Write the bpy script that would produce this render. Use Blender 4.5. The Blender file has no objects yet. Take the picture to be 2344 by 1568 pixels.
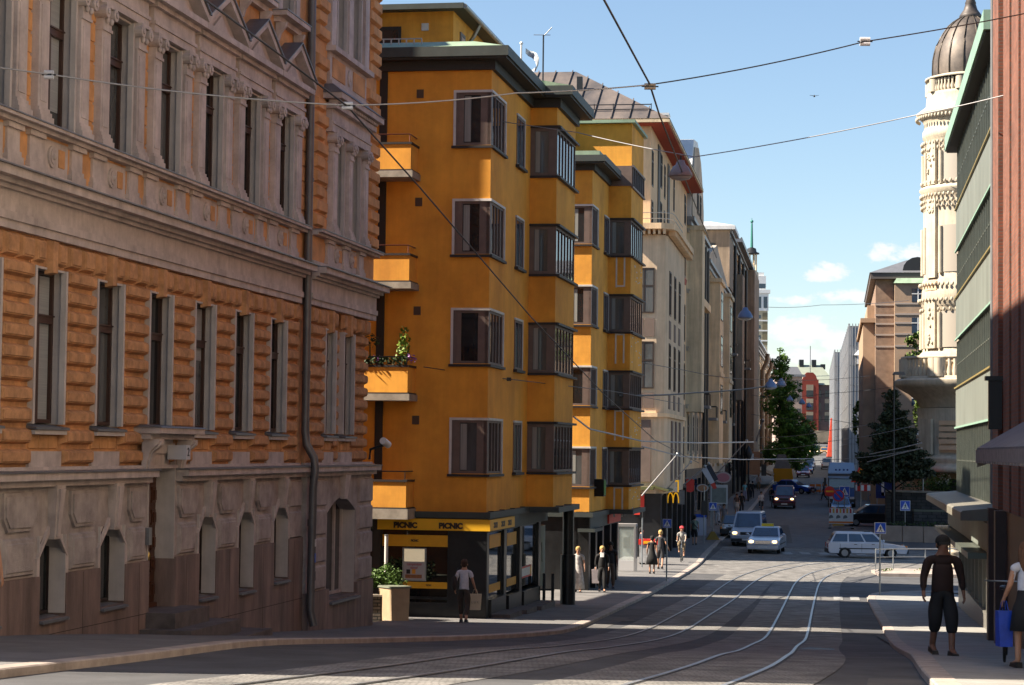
import bpy, bmesh, math, random
from mathutils import Vector, Matrix
R_=math.radians
random.seed(7)
scene=bpy.context.scene
COL=scene.collection
# ---------------------------------------------------------------- camera (eye at the origin, looking along +Y)
PITCH=math.atan(244/4900.); ROLL=.012
cp,sp=math.cos(PITCH),math.sin(PITCH); cr,sr=math.cos(ROLL),math.sin(ROLL)
FW=Vector((0,cp,sp)); _r0=Vector((1,0,0)); _u0=Vector((0,-sp,cp))
RT=_r0*cr+_u0*sr; UP=_u0*cr-_r0*sr
cam=bpy.data.objects.new('camera',bpy.data.cameras.new('camera')); COL.objects.link(cam)
cam.data.sensor_width=36; cam.data.lens=36*4900/2344.; cam.data.clip_start=.5; cam.data.clip_end=6000
cam.matrix_world=Matrix(((RT[0],UP[0],-FW[0],0),(RT[1],UP[1],-FW[1],0),(RT[2],UP[2],-FW[2],0),(0,0,0,1)))
scene.camera=cam
# ---------------------------------------------------------------- light
SUN_AZ=R_(5)      # how far behind the camera's left the sun stands
SUN_EL=R_(43)
TOSUN=Vector((-math.cos(SUN_EL)*math.cos(SUN_AZ),-math.cos(SUN_EL)*math.sin(SUN_AZ),math.sin(SUN_EL)))
sl=bpy.data.lights.new('sun','SUN'); sl.energy=5.0; sl.angle=R_(.5); sl.color=(1,.88,.72)
so=bpy.data.objects.new('sun',sl); COL.objects.link(so); so.rotation_euler=(-TOSUN).to_track_quat('-Z','Y').to_euler(); so.location=(-60,-20,80)
w=bpy.data.worlds.new('World'); scene.world=w; w.use_nodes=True
nt=w.node_tree; nt.nodes.clear(); L=nt.links.new
def N(t,**k):
    n=nt.nodes.new(t)
    for a,b in k.items(): setattr(n,a,b)
    return n
sky=N('ShaderNodeTexSky',sky_type='NISHITA'); sky.sun_disc=False; sky.sun_elevation=SUN_EL
sky.sun_rotation=math.atan2(TOSUN.x,TOSUN.y); sky.air_density=1.0; sky.dust_density=.25; sky.ozone_density=2.2; sky.altitude=20
# cumulus clouds low over the far end of the street, by direction (x/y, z/y)
tc=N('ShaderNodeTexCoord'); sep=N('ShaderNodeSeparateXYZ'); L(tc.outputs['Generated'],sep.inputs[0])
def M(op,a,b=None,c=None):
    n=N('ShaderNodeMath',operation=op)
    for i,v in enumerate((a,b,c)):
        if v is None: continue
        if isinstance(v,(int,float)): n.inputs[i].default_value=v
        else: L(v,n.inputs[i])
    return n.outputs[0]
ysafe=M('MAXIMUM',sep.outputs[1],.05)
u=M('DIVIDE',sep.outputs[0],ysafe); v=M('DIVIDE',sep.outputs[2],ysafe)
cmb=N('ShaderNodeCombineXYZ'); L(u,cmb.inputs[0]); L(v,cmb.inputs[1])
nz=N('ShaderNodeTexNoise'); nz.inputs['Scale'].default_value=85; nz.inputs['Detail'].default_value=7; nz.inputs['Roughness'].default_value=.6
mp=N('ShaderNodeMapping'); mp.inputs['Scale'].default_value=(1,1.7,1); L(cmb.outputs[0],mp.inputs[0]); L(mp.outputs[0],nz.inputs['Vector'])
tot=None
#          u      v     ru    rv   density
for cu,cv,ru,rv,am in [(.1465,.0845,.0125,.0055,1.0),(.137,.0565,.0215,.0085,1.05),(.150,.053,.016,.006,.8),(.157,.0735,.016,.004,.62),(.183,.0945,.02,.006,.7),(.128,.0712,.012,.003,.5),(.139,.0455,.03,.0045,.6),(.13,.034,.03,.006,.55),(.10,.031,.016,.008,.6)]:
    a=M('DIVIDE',M('SUBTRACT',u,cu),ru); b=M('DIVIDE',M('SUBTRACT',v,cv),rv)
    d=M('ADD',M('MULTIPLY',a,a),M('MULTIPLY',b,b))
    e=M('MULTIPLY',M('SUBTRACT',1.15,d),am)
    tot=e if tot is None else M('MAXIMUM',tot,e)
tot=M('MAXIMUM',tot,-.6)
dens=M('ADD',M('MULTIPLY',tot,.75),M('MULTIPLY',M('SUBTRACT',nz.outputs['Fac'],.5),2.6))
mr=N('ShaderNodeMapRange',interpolation_type='SMOOTHSTEP'); L(dens,mr.inputs[0]); mr.inputs[1].default_value=.1; mr.inputs[2].default_value=.75
up=N('ShaderNodeMapRange'); L(v,up.inputs[0]); up.inputs[1].default_value=.0; up.inputs[2].default_value=.3; up.inputs[3].default_value=.92; up.inputs[4].default_value=.92
cl=N('ShaderNodeMix',data_type='RGBA'); L(M('MULTIPLY',mr.outputs[0],.9),cl.inputs['Factor']); L(sky.outputs[0],cl.inputs['A']); cl.inputs['B'].default_value=(6.2,6.2,6.4,1)
bg=N('ShaderNodeBackground'); bg.inputs['Strength'].default_value=.056; L(cl.outputs['Result'],bg.inputs['Color'])
wo=N('ShaderNodeOutputWorld'); L(bg.outputs[0],wo.inputs[0])
vs=scene.view_settings; vs.view_transform='Standard'; vs.look='None'; vs.exposure=1.6; vs.gamma=1; vs.use_curve_mapping=False
scene.cycles.max_bounces=8; scene.cycles.diffuse_bounces=5; scene.cycles.glossy_bounces=3; scene.cycles.transparent_max_bounces=6
scene.cycles.caustics_reflective=False; scene.cycles.caustics_refractive=False
# ---------------------------------------------------------------- picture <-> place
GT=[(0,-1.6),(10,-1.85),(20,-2.3),(26,-2.62),(32,-2.97),(40,-3.62),(45,-4.0),(50,-4.33),(53.5,-4.53),(56.5,-4.67),(60,-4.8),(70,-5.1),(81,-5.32),(100,-5.5),(125,-5.58),(150,-5.32),(170,-5.05),(189,-4.7),(240,-3.9),(295,-3.0),(400,-.9),(500,1.2),(567,2.5),(700,4.5),(1200,8)]
def g0(Y):
    T=GT
    if Y<=T[0][0]: return T[0][1]
    if Y>=T[-1][0]: return T[-1][1]
    i=0
    while T[i+1][0]<Y: i+=1
    def m(k):
        a=max(k-1,0); b=min(k+1,len(T)-1)
        return (T[b][1]-T[a][1])/(T[b][0]-T[a][0])
    h=T[i+1][0]-T[i][0]; t=(Y-T[i][0])/h
    return (2*t**3-3*t*t+1)*T[i][1]+(t**3-2*t*t+t)*h*m(i)+(-2*t**3+3*t*t)*T[i+1][1]+(t**3-t*t)*h*m(i+1)
def g(X,Y):
    return g0(Y)-.06-.01*max(-10,min(10,X-(.153*Y-4)))
def ray(px,py):
    q=FW+RT*((px-1172)/4900.)-UP*((py-784)/4900.)
    return q/q.y
def at(px,py,Y): return ray(px,py)*Y
def xat(px,Y,py=1040): return ray(px,py).x*Y
# ---------------------------------------------------------------- helpers
def put(o,parent=None,label=None,cat=None,group=None,kind=None):
    if parent is not None: o.parent=parent
    if label: o['label']=label
    if cat: o['category']=cat
    if group: o['group']=group
    if kind: o['kind']=kind
    return o
def thing(name,label,cat,loc=(0,0,0),rot=0,group=None,kind=None):
    o=bpy.data.objects.new(name,None); COL.objects.link(o); o.empty_display_size=.3
    o.location=loc; o.rotation_euler=(0,0,rot)
    return put(o,None,label,cat,group,kind)
def copy_tree(o,parent=None):
    c=o.copy(); COL.objects.link(c)
    if parent is not None:
        c.parent=parent; c.matrix_parent_inverse=o.matrix_parent_inverse.copy()
    for ch in list(o.children): copy_tree(ch,c)
    return c
def dup(o,loc,rot=None,label=None,group=None,scale=None):
    c=copy_tree(o); c.location=loc
    if rot is not None: c.rotation_euler=(0,0,rot)
    if label: c['label']=label
    if group: c['group']=group
    if scale: c.scale=(scale,)*3
    return c
class MB:
    """collects boxes, prisms, tubes, lathes; build() links them as ONE mesh object"""
    def __init__(s,ys=1,zb=0): s.v=[]; s.f=[]; s.m=[]; s.ys=ys; s.zb=zb; s.sm=[]
    def add(s,vs,fs,mi=0,sm=False):
        b=len(s.v); s.v+=[(p[0],p[1]*s.ys,p[2]-s.zb) for p in vs]
        s.f+=[tuple(b+i for i in f) for f in fs]; s.m+=[mi]*len(fs); s.sm+=[sm]*len(fs)
    def box(s,x0,x1,y0,y1,z0,z1,mi=0):
        s.add([(x0,y0,z0),(x1,y0,z0),(x1,y1,z0),(x0,y1,z0),(x0,y0,z1),(x1,y0,z1),(x1,y1,z1),(x0,y1,z1)],
              [(0,3,2,1),(4,5,6,7),(0,1,5,4),(1,2,6,5),(2,3,7,6),(3,0,4,7)],mi)
    def hexa(s,p,mi=0):
        s.add(p,[(0,3,2,1),(4,5,6,7),(0,1,5,4),(1,2,6,5),(2,3,7,6),(3,0,4,7)],mi)
    def block(s,x0,x1,z0,z1,o0,o1,c,mi=0):   # rusticated block, chamfered face toward +y
        s.hexa([(x0,o0,z0),(x1,o0,z0),(x1,o0,z1),(x0,o0,z1),(x0+c,o1,z0+c),(x1-c,o1,z0+c),(x1-c,o1,z1-c),(x0+c,o1,z1-c)],mi)
    def quad(s,a,b,c,d,mi=0): s.add([a,b,c,d],[(0,1,2,3)],mi)
    def prism(s,poly,ax,a0,a1,mi=0,sm=False):   # polygon in the two other axes, extruded along ax
        def P(p,t):
            return {'x':(t,p[0],p[1]),'y':(p[0],t,p[1]),'z':(p[0],p[1],t)}[ax]
        n=len(poly); vs=[P(p,a0) for p in poly]+[P(p,a1) for p in poly]
        s.add(vs,[tuple(range(n-1,-1,-1)),tuple(range(n,2*n))],mi)
        s.add(vs,[(i,(i+1)%n,n+(i+1)%n,n+i) for i in range(n)],mi,sm)
    def tube(s,pts,r,n=8,mi=0,r1=None,cap=True):
        pts=[Vector(p) for p in pts]; k=len(pts); vs=[]
        for i,p in enumerate(pts):
            d=(pts[min(i+1,k-1)]-pts[max(i-1,0)]).normalized()
            a=d.cross(Vector((0,0,1)) if abs(d.z)<.9 else Vector((1,0,0))).normalized(); b=d.cross(a)
            rr=r if r1 is None else r+(r1-r)*i/max(1,k-1)
            vs+=[tuple(p+a*math.cos(2*math.pi*j/n)*rr+b*math.sin(2*math.pi*j/n)*rr) for j in range(n)]
        fs=[(i*n+j,i*n+(j+1)%n,(i+1)*n+(j+1)%n,(i+1)*n+j) for i in range(k-1) for j in range(n)]
        s.add(vs,fs,mi,True)
        if cap: s.add(vs[:n]+vs[-n:],[tuple(range(n)),tuple(range(2*n-1,n-1,-1))],mi)
    def lathe(s,prof,c=(0,0),n=16,mi=0,a0=0,a1=2*math.pi,sm=True):
        full=abs(a1-a0-2*math.pi)<1e-4; k=n if full else n+1; vs=[]
        for r,z in prof: vs+=[(c[0]+r*math.cos(a0+(a1-a0)*j/n),c[1]+r*math.sin(a0+(a1-a0)*j/n),z) for j in range(k)]
        fs=[(i*k+j,i*k+(j+1)%k,(i+1)*k+(j+1)%k,(i+1)*k+j) for i in range(len(prof)-1) for j in range(n)]
        s.add(vs,fs,mi,sm)
    def ball(s,c,rx,ry=None,rz=None,n=12,m=8,mi=0):
        ry=ry or rx; rz=rz or rx; vs=[]
        for i in range(m+1):
            t=math.pi*i/m
            vs+=[(c[0]+rx*math.sin(t)*math.cos(2*math.pi*j/n),c[1]+ry*math.sin(t)*math.sin(2*math.pi*j/n),c[2]-rz*math.cos(t)) for j in range(n)]
        s.add(vs,[(i*n+j,i*n+(j+1)%n,(i+1)*n+(j+1)%n,(i+1)*n+j) for i in range(m) for j in range(n)],mi,True)
    def build(s,name,mats,parent=None,loc=None,rot=None,recalc=True,**kw):
        me=bpy.data.meshes.new(name); me.from_pydata(s.v,[],s.f)
        for m in (mats if isinstance(mats,(list,tuple)) else [mats]): me.materials.append(m)
        me.polygons.foreach_set('material_index',s.m); me.polygons.foreach_set('use_smooth',s.sm)
        if recalc:
            bm=bmesh.new(); bm.from_mesh(me); bmesh.ops.remove_doubles(bm,verts=bm.verts,dist=1e-6) if len(s.v)<20000 and recalc=='weld' else None
            bmesh.ops.recalc_face_normals(bm,faces=bm.faces); bm.to_mesh(me); bm.free()
        me.update()
        o=bpy.data.objects.new(name,me); COL.objects.link(o)
        if loc is not None: o.location=loc
        if rot is not None: o.rotation_euler=rot if isinstance(rot,tuple) else (0,0,rot)
        return put(o,parent,**kw)
# ---------------------------------------------------------------- materials
MATS={}
def mat(name,col,rough=.7,var=.0,scale=3.,bump=0.,bscale=40.,metal=0.,spec=.5,var2=None,stretch=(1,1,1),coat=0,emit=None,emits=0,streak=0):
    if name in MATS: return MATS[name]
    m=bpy.data.materials.new(name); m.use_nodes=True; t=m.node_tree; b=t.nodes['Principled BSDF']
    b.inputs['Roughness'].default_value=rough; b.inputs['Metallic'].default_value=metal; b.inputs['Specular IOR Level'].default_value=spec
    if coat: b.inputs['Coat Weight'].default_value=coat
    c=(*col,1); b.inputs['Base Color'].default_value=c
    if emit: b.inputs['Emission Color'].default_value=(*emit,1); b.inputs['Emission Strength'].default_value=emits
    if var or var2 or bump:
        tcn=t.nodes.new('ShaderNodeTexCoord'); mpn=t.nodes.new('ShaderNodeMapping'); mpn.inputs['Scale'].default_value=stretch
        t.links.new(tcn.outputs['Object'],mpn.inputs[0])
    if var or var2:
        n=t.nodes.new('ShaderNodeTexNoise'); n.inputs['Scale'].default_value=scale; n.inputs['Detail'].default_value=6; n.inputs['Roughness'].default_value=.65
        t.links.new(mpn.outputs[0],n.inputs['Vector'])
        rr=t.nodes.new('ShaderNodeMapRange'); rr.inputs[1].default_value=.3; rr.inputs[2].default_value=.7; t.links.new(n.outputs['Fac'],rr.inputs[0])
        mx=t.nodes.new('ShaderNodeMix'); mx.data_type='RGBA'; t.links.new(rr.outputs[0],mx.inputs['Factor'])
        lo=tuple(x*(1-var) for x in col) if var2 is None else var2
        hi=tuple(min(1,x*(1+var*.6)) for x in col)
        mx.inputs['A'].default_value=(*lo,1); mx.inputs['B'].default_value=(*hi,1)
        t.links.new(mx.outputs['Result'],b.inputs['Base Color'])
    if streak:
        ms_=t.nodes.new('ShaderNodeMapping'); ms_.inputs['Scale'].default_value=(2.2,2.2,.16); t.links.new(tcn.outputs['Object'],ms_.inputs[0])
        n3=t.nodes.new('ShaderNodeTexNoise'); n3.inputs['Scale'].default_value=1.5; n3.inputs['Detail'].default_value=7; n3.inputs['Roughness'].default_value=.7; t.links.new(ms_.outputs[0],n3.inputs['Vector'])
        r3=t.nodes.new('ShaderNodeMapRange'); r3.inputs[1].default_value=.35; r3.inputs[2].default_value=.62; r3.inputs[3].default_value=1-streak; r3.inputs[4].default_value=1; t.links.new(n3.outputs['Fac'],r3.inputs[0])
        m3=t.nodes.new('ShaderNodeMix'); m3.data_type='RGBA'; m3.blend_type='MULTIPLY'; m3.inputs['Factor'].default_value=1; t.links.new(mx.outputs['Result'],m3.inputs['A']); t.links.new(r3.outputs[0],m3.inputs['B']); t.links.new(m3.outputs['Result'],b.inputs['Base Color'])
    if bump:
        n2=t.nodes.new('ShaderNodeTexNoise'); n2.inputs['Scale'].default_value=bscale; n2.inputs['Detail'].default_value=3
        t.links.new(mpn.outputs[0],n2.inputs['Vector'])
        bp=t.nodes.new('ShaderNodeBump'); bp.inputs['Strength'].default_value=bump; bp.inputs['Distance'].default_value=.02
        t.links.new(n2.outputs['Fac'],bp.inputs['Height']); t.links.new(bp.outputs[0],b.inputs['Normal'])
    MATS[name]=m; return m
def brickmat(name,c1,c2,mortar,bw,bh,swap=True,off=.5,ms=.02,rough=.85,bump=.3,noise=.25,mscale=1.,warp=0):
    if name in MATS: return MATS[name]
    m=bpy.data.materials.new(name); m.use_nodes=True; t=m.node_tree; b=t.nodes['Principled BSDF']; b.inputs['Roughness'].default_value=rough
    tcn=t.nodes.new('ShaderNodeTexCoord'); sx=t.nodes.new('ShaderNodeSeparateXYZ'); cx=t.nodes.new('ShaderNodeCombineXYZ')
    t.links.new(tcn.outputs['Object'],sx.inputs[0])
    if swap:   # a wall: x+y along, z up
        ad=t.nodes.new('ShaderNodeMath'); ad.operation='ADD'; t.links.new(sx.outputs[0],ad.inputs[0]); t.links.new(sx.outputs[1],ad.inputs[1])
        t.links.new(ad.outputs[0],cx.inputs[0]); t.links.new(sx.outputs[2],cx.inputs[1])
    else:
        t.links.new(sx.outputs[0],cx.inputs[0]); t.links.new(sx.outputs[1],cx.inputs[1])
    br=t.nodes.new('ShaderNodeTexBrick'); br.offset=off
    if warp:
        wn=t.nodes.new('ShaderNodeTexNoise'); wn.inputs['Scale'].default_value=5; t.links.new(tcn.outputs['Object'],wn.inputs['Vector'])
        wv=t.nodes.new('ShaderNodeVectorMath'); wv.operation='MULTIPLY_ADD'; t.links.new(wn.outputs['Color'],wv.inputs[0]); wv.inputs[1].default_value=(warp,warp,0); t.links.new(cx.outputs[0],wv.inputs[2]); t.links.new(wv.outputs[0],br.inputs['Vector'])
    else: t.links.new(cx.outputs[0],br.inputs['Vector'])
    br.inputs['Color1'].default_value=(*c1,1); br.inputs['Color2'].default_value=(*c2,1); br.inputs['Mortar'].default_value=(*mortar,1)
    br.inputs['Scale'].default_value=mscale; br.inputs['Brick Width'].default_value=bw; br.inputs['Row Height'].default_value=bh; br.inputs['Mortar Size'].default_value=ms; br.inputs['Bias'].default_value=0
    n=t.nodes.new('ShaderNodeTexNoise'); n.inputs['Scale'].default_value=1.6; n.inputs['Detail'].default_value=6; t.links.new(tcn.outputs['Object'],n.inputs['Vector'])
    mx=t.nodes.new('ShaderNodeMix'); mx.data_type='RGBA'; mx.blend_type='MULTIPLY'; mx.inputs['Factor'].default_value=1
    rr=t.nodes.new('ShaderNodeMapRange'); rr.inputs[1].default_value=.3; rr.inputs[2].default_value=.7; rr.inputs[3].default_value=1-noise; rr.inputs[4].default_value=1+noise*.5
    t.links.new(n.outputs['Fac'],rr.inputs[0]); t.links.new(br.outputs['Color'],mx.inputs['A']); t.links.new(rr.outputs[0],mx.inputs['B'])
    t.links.new(mx.outputs['Result'],b.inputs['Base Color'])
    bp=t.nodes.new('ShaderNodeBump'); bp.inputs['Strength'].default_value=bump; bp.inputs['Distance'].default_value=.015; bp.invert=True
    t.links.new(br.outputs['Fac'],bp.inputs['Height']); t.links.new(bp.outputs[0],b.inputs['Normal'])
    MATS[name]=m; return m
def glassmat(name,col=(.02,.025,.03),rough=.04,spec=.6,var=.6):
    if name in MATS: return MATS[name]
    m=mat(name,col,rough,var,.9,0,spec=spec,stretch=(1,1,.25)); m.node_tree.nodes['Principled BSDF'].inputs['IOR'].default_value=1.52; return m
GLASS=glassmat('window_glass'); GLASSL=glassmat('curtained_glass',(.10,.11,.115),.05,.6,.7); GLASSW=glassmat('blue_glass',(.03,.05,.08),.03,.7,.4)
FARGL=mat('far_window_glass',(.03,.035,.045),.15,.3,1.2)
WHITE=mat('white_paint',(.75,.75,.74),.5,.1,5); BLACK=mat('black_paint',(.012,.012,.014),.45); DKMETAL=mat('dark_metal',(.03,.032,.035),.4,metal=.4)
STEEL=mat('galvanised_steel',(.33,.35,.36),.4,.2,4,metal=.7); CHROME=mat('chrome',(.6,.6,.62),.15,metal=1.)
GREYP=mat('grey_paint',(.16,.165,.17),.5,.15,3)
YELLOW=mat('sign_yellow',(.78,.42,.012),.5,.05,2); BLUE=mat('sign_blue',(.015,.08,.5),.4); REDP=mat('sign_red',(.6,.025,.02),.4); ORNG=mat('orange_paint',(.75,.2,.02),.5)
def text(s,size,m,parent,loc,rot,name='lettering',extr=.004,bold=0.,sx=1.,align='CENTER'):
    cu=bpy.data.curves.new(name,'FONT'); cu.body=s; cu.size=size; cu.extrude=extr; cu.align_x=align; cu.align_y='CENTER'; cu.offset=bold
    o=bpy.data.objects.new(name,cu); COL.objects.link(o)
    dg=bpy.context.evaluated_depsgraph_get(); me=bpy.data.meshes.new_from_object(o.evaluated_get(dg)); bpy.data.objects.remove(o)
    me.materials.clear(); me.materials.append(m)
    o=bpy.data.objects.new(name,me); COL.objects.link(o); o.location=loc; o.rotation_euler=rot; o.scale=(sx,1,1)
    return put(o,parent)
# ================================================================ GROUND
def roadmat():
    m=mat('asphalt',(.078,.079,.084),.85,.45,.7,.6,60); return m
ASPH=roadmat()
SETT=brickmat('granite_setts',(.255,.245,.23),(.19,.183,.175),(.11,.105,.10),.15,.10,swap=False,ms=.012,bump=.7,noise=.55,warp=.12)
PAVE=mat('pavement_asphalt',(.155,.15,.148),.85,.3,1.1,.35,70)
PAVE2=mat('pavement_slab_grey',(.28,.275,.26),.85,.25,1.3,.3,60)
KERB=mat('granite_kerb',(.38,.32,.28),.8,.35,2.2,.3,50)
def lerp_poly(P,step=1.):
    out=[]
    for a,b in zip(P,P[1:]):
        n=max(1,int(abs(b[1]-a[1])/step+abs(b[0]-a[0])/step))
        out+=[(a[0]+(b[0]-a[0])*i/n,a[1]+(b[1]-a[1])*i/n) for i in range(n)]
    return out+[P[-1]]
def smooth_poly(P,step=1.):
    out=[]
    for i in range(len(P)-1):
        p0=P[max(i-1,0)];p1=P[i];p2=P[i+1];p3=P[min(i+2,len(P)-1)]
        n=max(2,int(math.hypot(p2[0]-p1[0],p2[1]-p1[1])/step))
        for k in range(n):
            t=k/n
            out.append(tuple(.5*(2*p1[c]+(p2[c]-p0[c])*t+(2*p0[c]-5*p1[c]+4*p2[c]-p3[c])*t*t+(3*p1[c]-p0[c]-3*p2[c]+p3[c])*t**3) for c in (0,1)))
    return out+[P[-1]]
ys=[-30,-10,0,5]+[6+i for i in range(0,135)]+[142+4*i for i in range(40)]+[310,330,360,400,450,500,567,620,700,900,1200,1800,3000]
xo=[-1500,-400,-120,-60,-40]+[-34+2*i for i in range(0,51)]+[80,110,160,260,500,1500]
mb=MB(); nx=len(xo)
# columns follow the street axis so that the cells stay dense where the street is
vs=[]
for Y in ys:
    c=.15*max(0,min(Y,600))
    for x in xo: vs.append((x+c,Y,g(x+c,Y)))
mb.add(vs,[(i*nx+j,i*nx+j+1,(i+1)*nx+j+1,(i+1)*nx+j) for i in range(len(ys)-1) for j in range(nx-1)],0,True)
mb.build('road',ASPH,recalc=False,kind='structure')
def strip(name,Lp,Rp,m,dz,kind='structure',n=6):
    """sheet between two polylines with the same count of points"""
    mb=MB(); k=n+1; vs=[]
    for a,b in zip(Lp,Rp):
        for j in range(k):
            x=a[0]+(b[0]-a[0])*j/n; y=a[1]+(b[1]-a[1])*j/n; vs.append((x,y,g(x,y)+dz))
    mb.add(vs,[(i*k+j,i*k+j+1,(i+1)*k+j+1,(i+1)*k+j) for i in range(len(Lp)-1) for j in range(n)],0,True)
    return mb.build(name,m,recalc=False,kind=kind)
KL=smooth_poly([(-8.6,2),(-7.0,12),(-5.25,22.2),(-4.29,28),(-3.2,37),(-1.9,43),(-.8,46.3),(.1,49),(.95,52),(1.7,55.5),(3.63,69.2),(5.75,82.7),(9.16,104),(12.13,126.2),(21.8,190.2),(31.2,255),(45.5,350),(56,420)],1.)
KR=smooth_poly([(.8,2),(2.6,12),(4.1,20),(5.37,28.2),(7.35,40.2),(9.1,51.5),(10.65,61.5),(12.6,75.0),(13.35,80),(14.3,83.3),(16.5,85.3),(21,86.2),(34,86.8),(60,88)],1.)
def slab(name,K,inner,m,top=.10,kw=.28):
    """kerb stones along K and the raised pavement behind them up to the inner line"""
    def off(P,d):
        out=[]
        for i,p in enumerate(P):
            a=P[max(i-1,0)];b=P[min(i+1,len(P)-1)]; l=math.hypot(b[0]-a[0],b[1]-a[1]); nx_,ny_=(b[1]-a[1])/l,-(b[0]-a[0])/l
            out.append((p[0]+nx_*d,p[1]+ny_*d))
        return out
    sgn=-1 if inner(K[0])[0]<K[0][0] else 1
    K2=off(K,sgn*kw); mb=MB(); vs=[]
    for i,(a,b) in enumerate(zip(K,K2)):
        z=g(*a); t=top
        vs+=[(a[0],a[1],z-.1),(a[0],a[1],z+t-.015),(a[0]+(b[0]-a[0])*.08,a[1]+(b[1]-a[1])*.08,z+t),(b[0],b[1],g(*b)+t)]
    mb.add(vs,[(i*4+j,i*4+j+1,(i+1)*4+j+1,(i+1)*4+j) for i in range(len(K)-1) for j in range(3)],0)
    mb.build('kerb',KERB,recalc=False,kind='structure')
    I=[inner(p) for p in K]
    strip(name,K2,I,m,top-.004)
slab('pavement',KL,lambda p:(min(p[0]-3.2,-13.3+.1751*p[1] if p[1]<92 else -10.5+.148*p[1]),p[1]),PAVE)
slab('pavement',KR,lambda p:(max(p[0]+1.5,4.2+.158*p[1]) if p[1]<84 else p[0],p[1] if p[1]<84 else 84.),PAVE2)
# tram lanes: granite setts under each pair of rails, a broad field of setts on the junction
RLp=[(-.9,14),(1.07,22.5),(1.93,26.2),(2.74,30),(3.55,35),(5.14,46.0),(6.22,52.5),(7.28,59.5),(8.81,69.75),(10.14,78.5),(11.11,84.75),(11.99,90.2),(12.86,94.9),(13.78,98.9),(15.01,103.0),(16.3,106.5),(17.61,109.4),(20.05,113.2),(24,117.5),(32,123),(50,132)]
LLp=[(-4.8,15),(-2.3,23.5),(-1.04,28.3),(-.1,33),(1.2,43),(2.45,50),(3.82,58.0),(5.35,67.5),(7.17,78.0),(8.23,84.6),(9.28,90.6),(10.2,95.3),(11.03,98.8),(11.81,101.7),(13.08,105.6),(14.18,108.6),(16.6,113.2),(20,118),(26,123.5),(46,134)]
RLp=smooth_poly(RLp,.8); LLp=smooth_poly(LLp,.8)
def offs(P,d):
    out=[]
    for i,p in enumerate(P):
        a=P[max(i-2,0)];b=P[min(i+2,len(P)-1)]; l=math.hypot(b[0]-a[0],b[1]-a[1])
        out.append((p[0]+(b[1]-a[1])/l*d,p[1]-(b[0]-a[0])/l*d))
    return out
strip('tram_lane_setts',offs(LLp,-.75),offs(LLp,1.8),SETT,.006)
strip('tram_lane_setts',offs(RLp,-.9),offs(RLp,1.9),SETT,.010)
J=[(Y,) for Y in range(92,127)]
strip('junction_setts',[(9.16+.148*(Y-104)+.05,Y) for Y in range(97,128)],[(15.5+(Y-97)*.55,Y) for Y in range(97,128)],SETT,.0035)
strip('street_setts',[(9.6+.149*(Y-104),Y) for Y in range(128,260,2)],[(21.0+.15*(Y-128),Y) for Y in range(128,260,2)],mat('worn_setts',(.085,.09,.10),.8,.4,1.4,.8,16),.004)
RAIL=mat('rail_steel',(.42,.43,.44),.38,.2,6,metal=.75); RAILD=mat('rail_groove',(.02,.02,.02),.7)
for P,nm,lab in ((RLp,'right','tram track curving right across the junction, nearer the right pavement'),(LLp,'left','tram track nearer the left kerb, curving right at the junction')):
    t=thing('tram_track',lab,'tram track',(0,0,0),group='tram tracks set in the street')
    for o0 in (0.,1.0):
        A=offs(P,o0-.032);B=offs(P,o0+.032);C_=offs(P,o0+.075)
        mb=MB(); vs=[]
        for a,b,c in zip(A,B,C_): vs+=[(a[0],a[1],g(*a)+.0105),(a[0],a[1],g(*a)+.021),(b[0],b[1],g(*b)+.021),(b[0],b[1],g(*b)+.0135),(c[0],c[1],g(*c)+.0135)]
        mb.add(vs,[(i*5+j,i*5+j+1,(i+1)*5+j+1,(i+1)*5+j) for i in range(len(A)-1) for j in range(3)],0)
        mb.add(vs,[(i*5+3,i*5+4,(i+1)*5+4,(i+1)*5+3) for i in range(len(A)-1)],1)
        mb.build('rail',[RAIL,RAILD],t,recalc=False)
# worn zebra crossing before the junction and asphalt repairs
ZEB=mat('worn_white_paint',(.30,.30,.29),.8,.5,5,.2,40)
mb=MB()
for i in range(6):
    x0=13.0+i*1.05; Y0=119.5+ .05*i
    mb.quad(*[(x,y,g(x,y)+.012) for x,y in ((x0+1.2,Y0),(x0+1.75,Y0),(x0+1.9,Y0+2.6),(x0+1.35,Y0+2.6))])
for i in range(5):
    x0=11.9+i*.62; Y0=78.8
    mb.quad(*[(x,y,g(x,y)+.014) for x,y in ((x0,Y0),(x0+.34,Y0),(x0+.72,Y0+2.6),(x0+.38,Y0+2.6))])
mb.build('crossing_paint',ZEB,recalc=False,kind='structure')
# islands on the right of the junction
def island(name,poly,m,top=.14):
    mb=MB(); n=len(poly); vs=[(x,y,g(x,y)-.1) for x,y in poly]+[(x,y,g(x,y)+top) for x,y in poly]
    mb.add(vs,[tuple(range(n,2*n))]+[(i,(i+1)%n,n+(i+1)%n,n+i) for i in range(n)],0)
    return mb.build(name,m,kind='structure')
island('traffic_island',[(16.9,98.3),(30,97.6),(60,98.5),(60,102.5),(30,102.8),(18.2,103.2),(17.1,101.5)],KERB)

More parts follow.
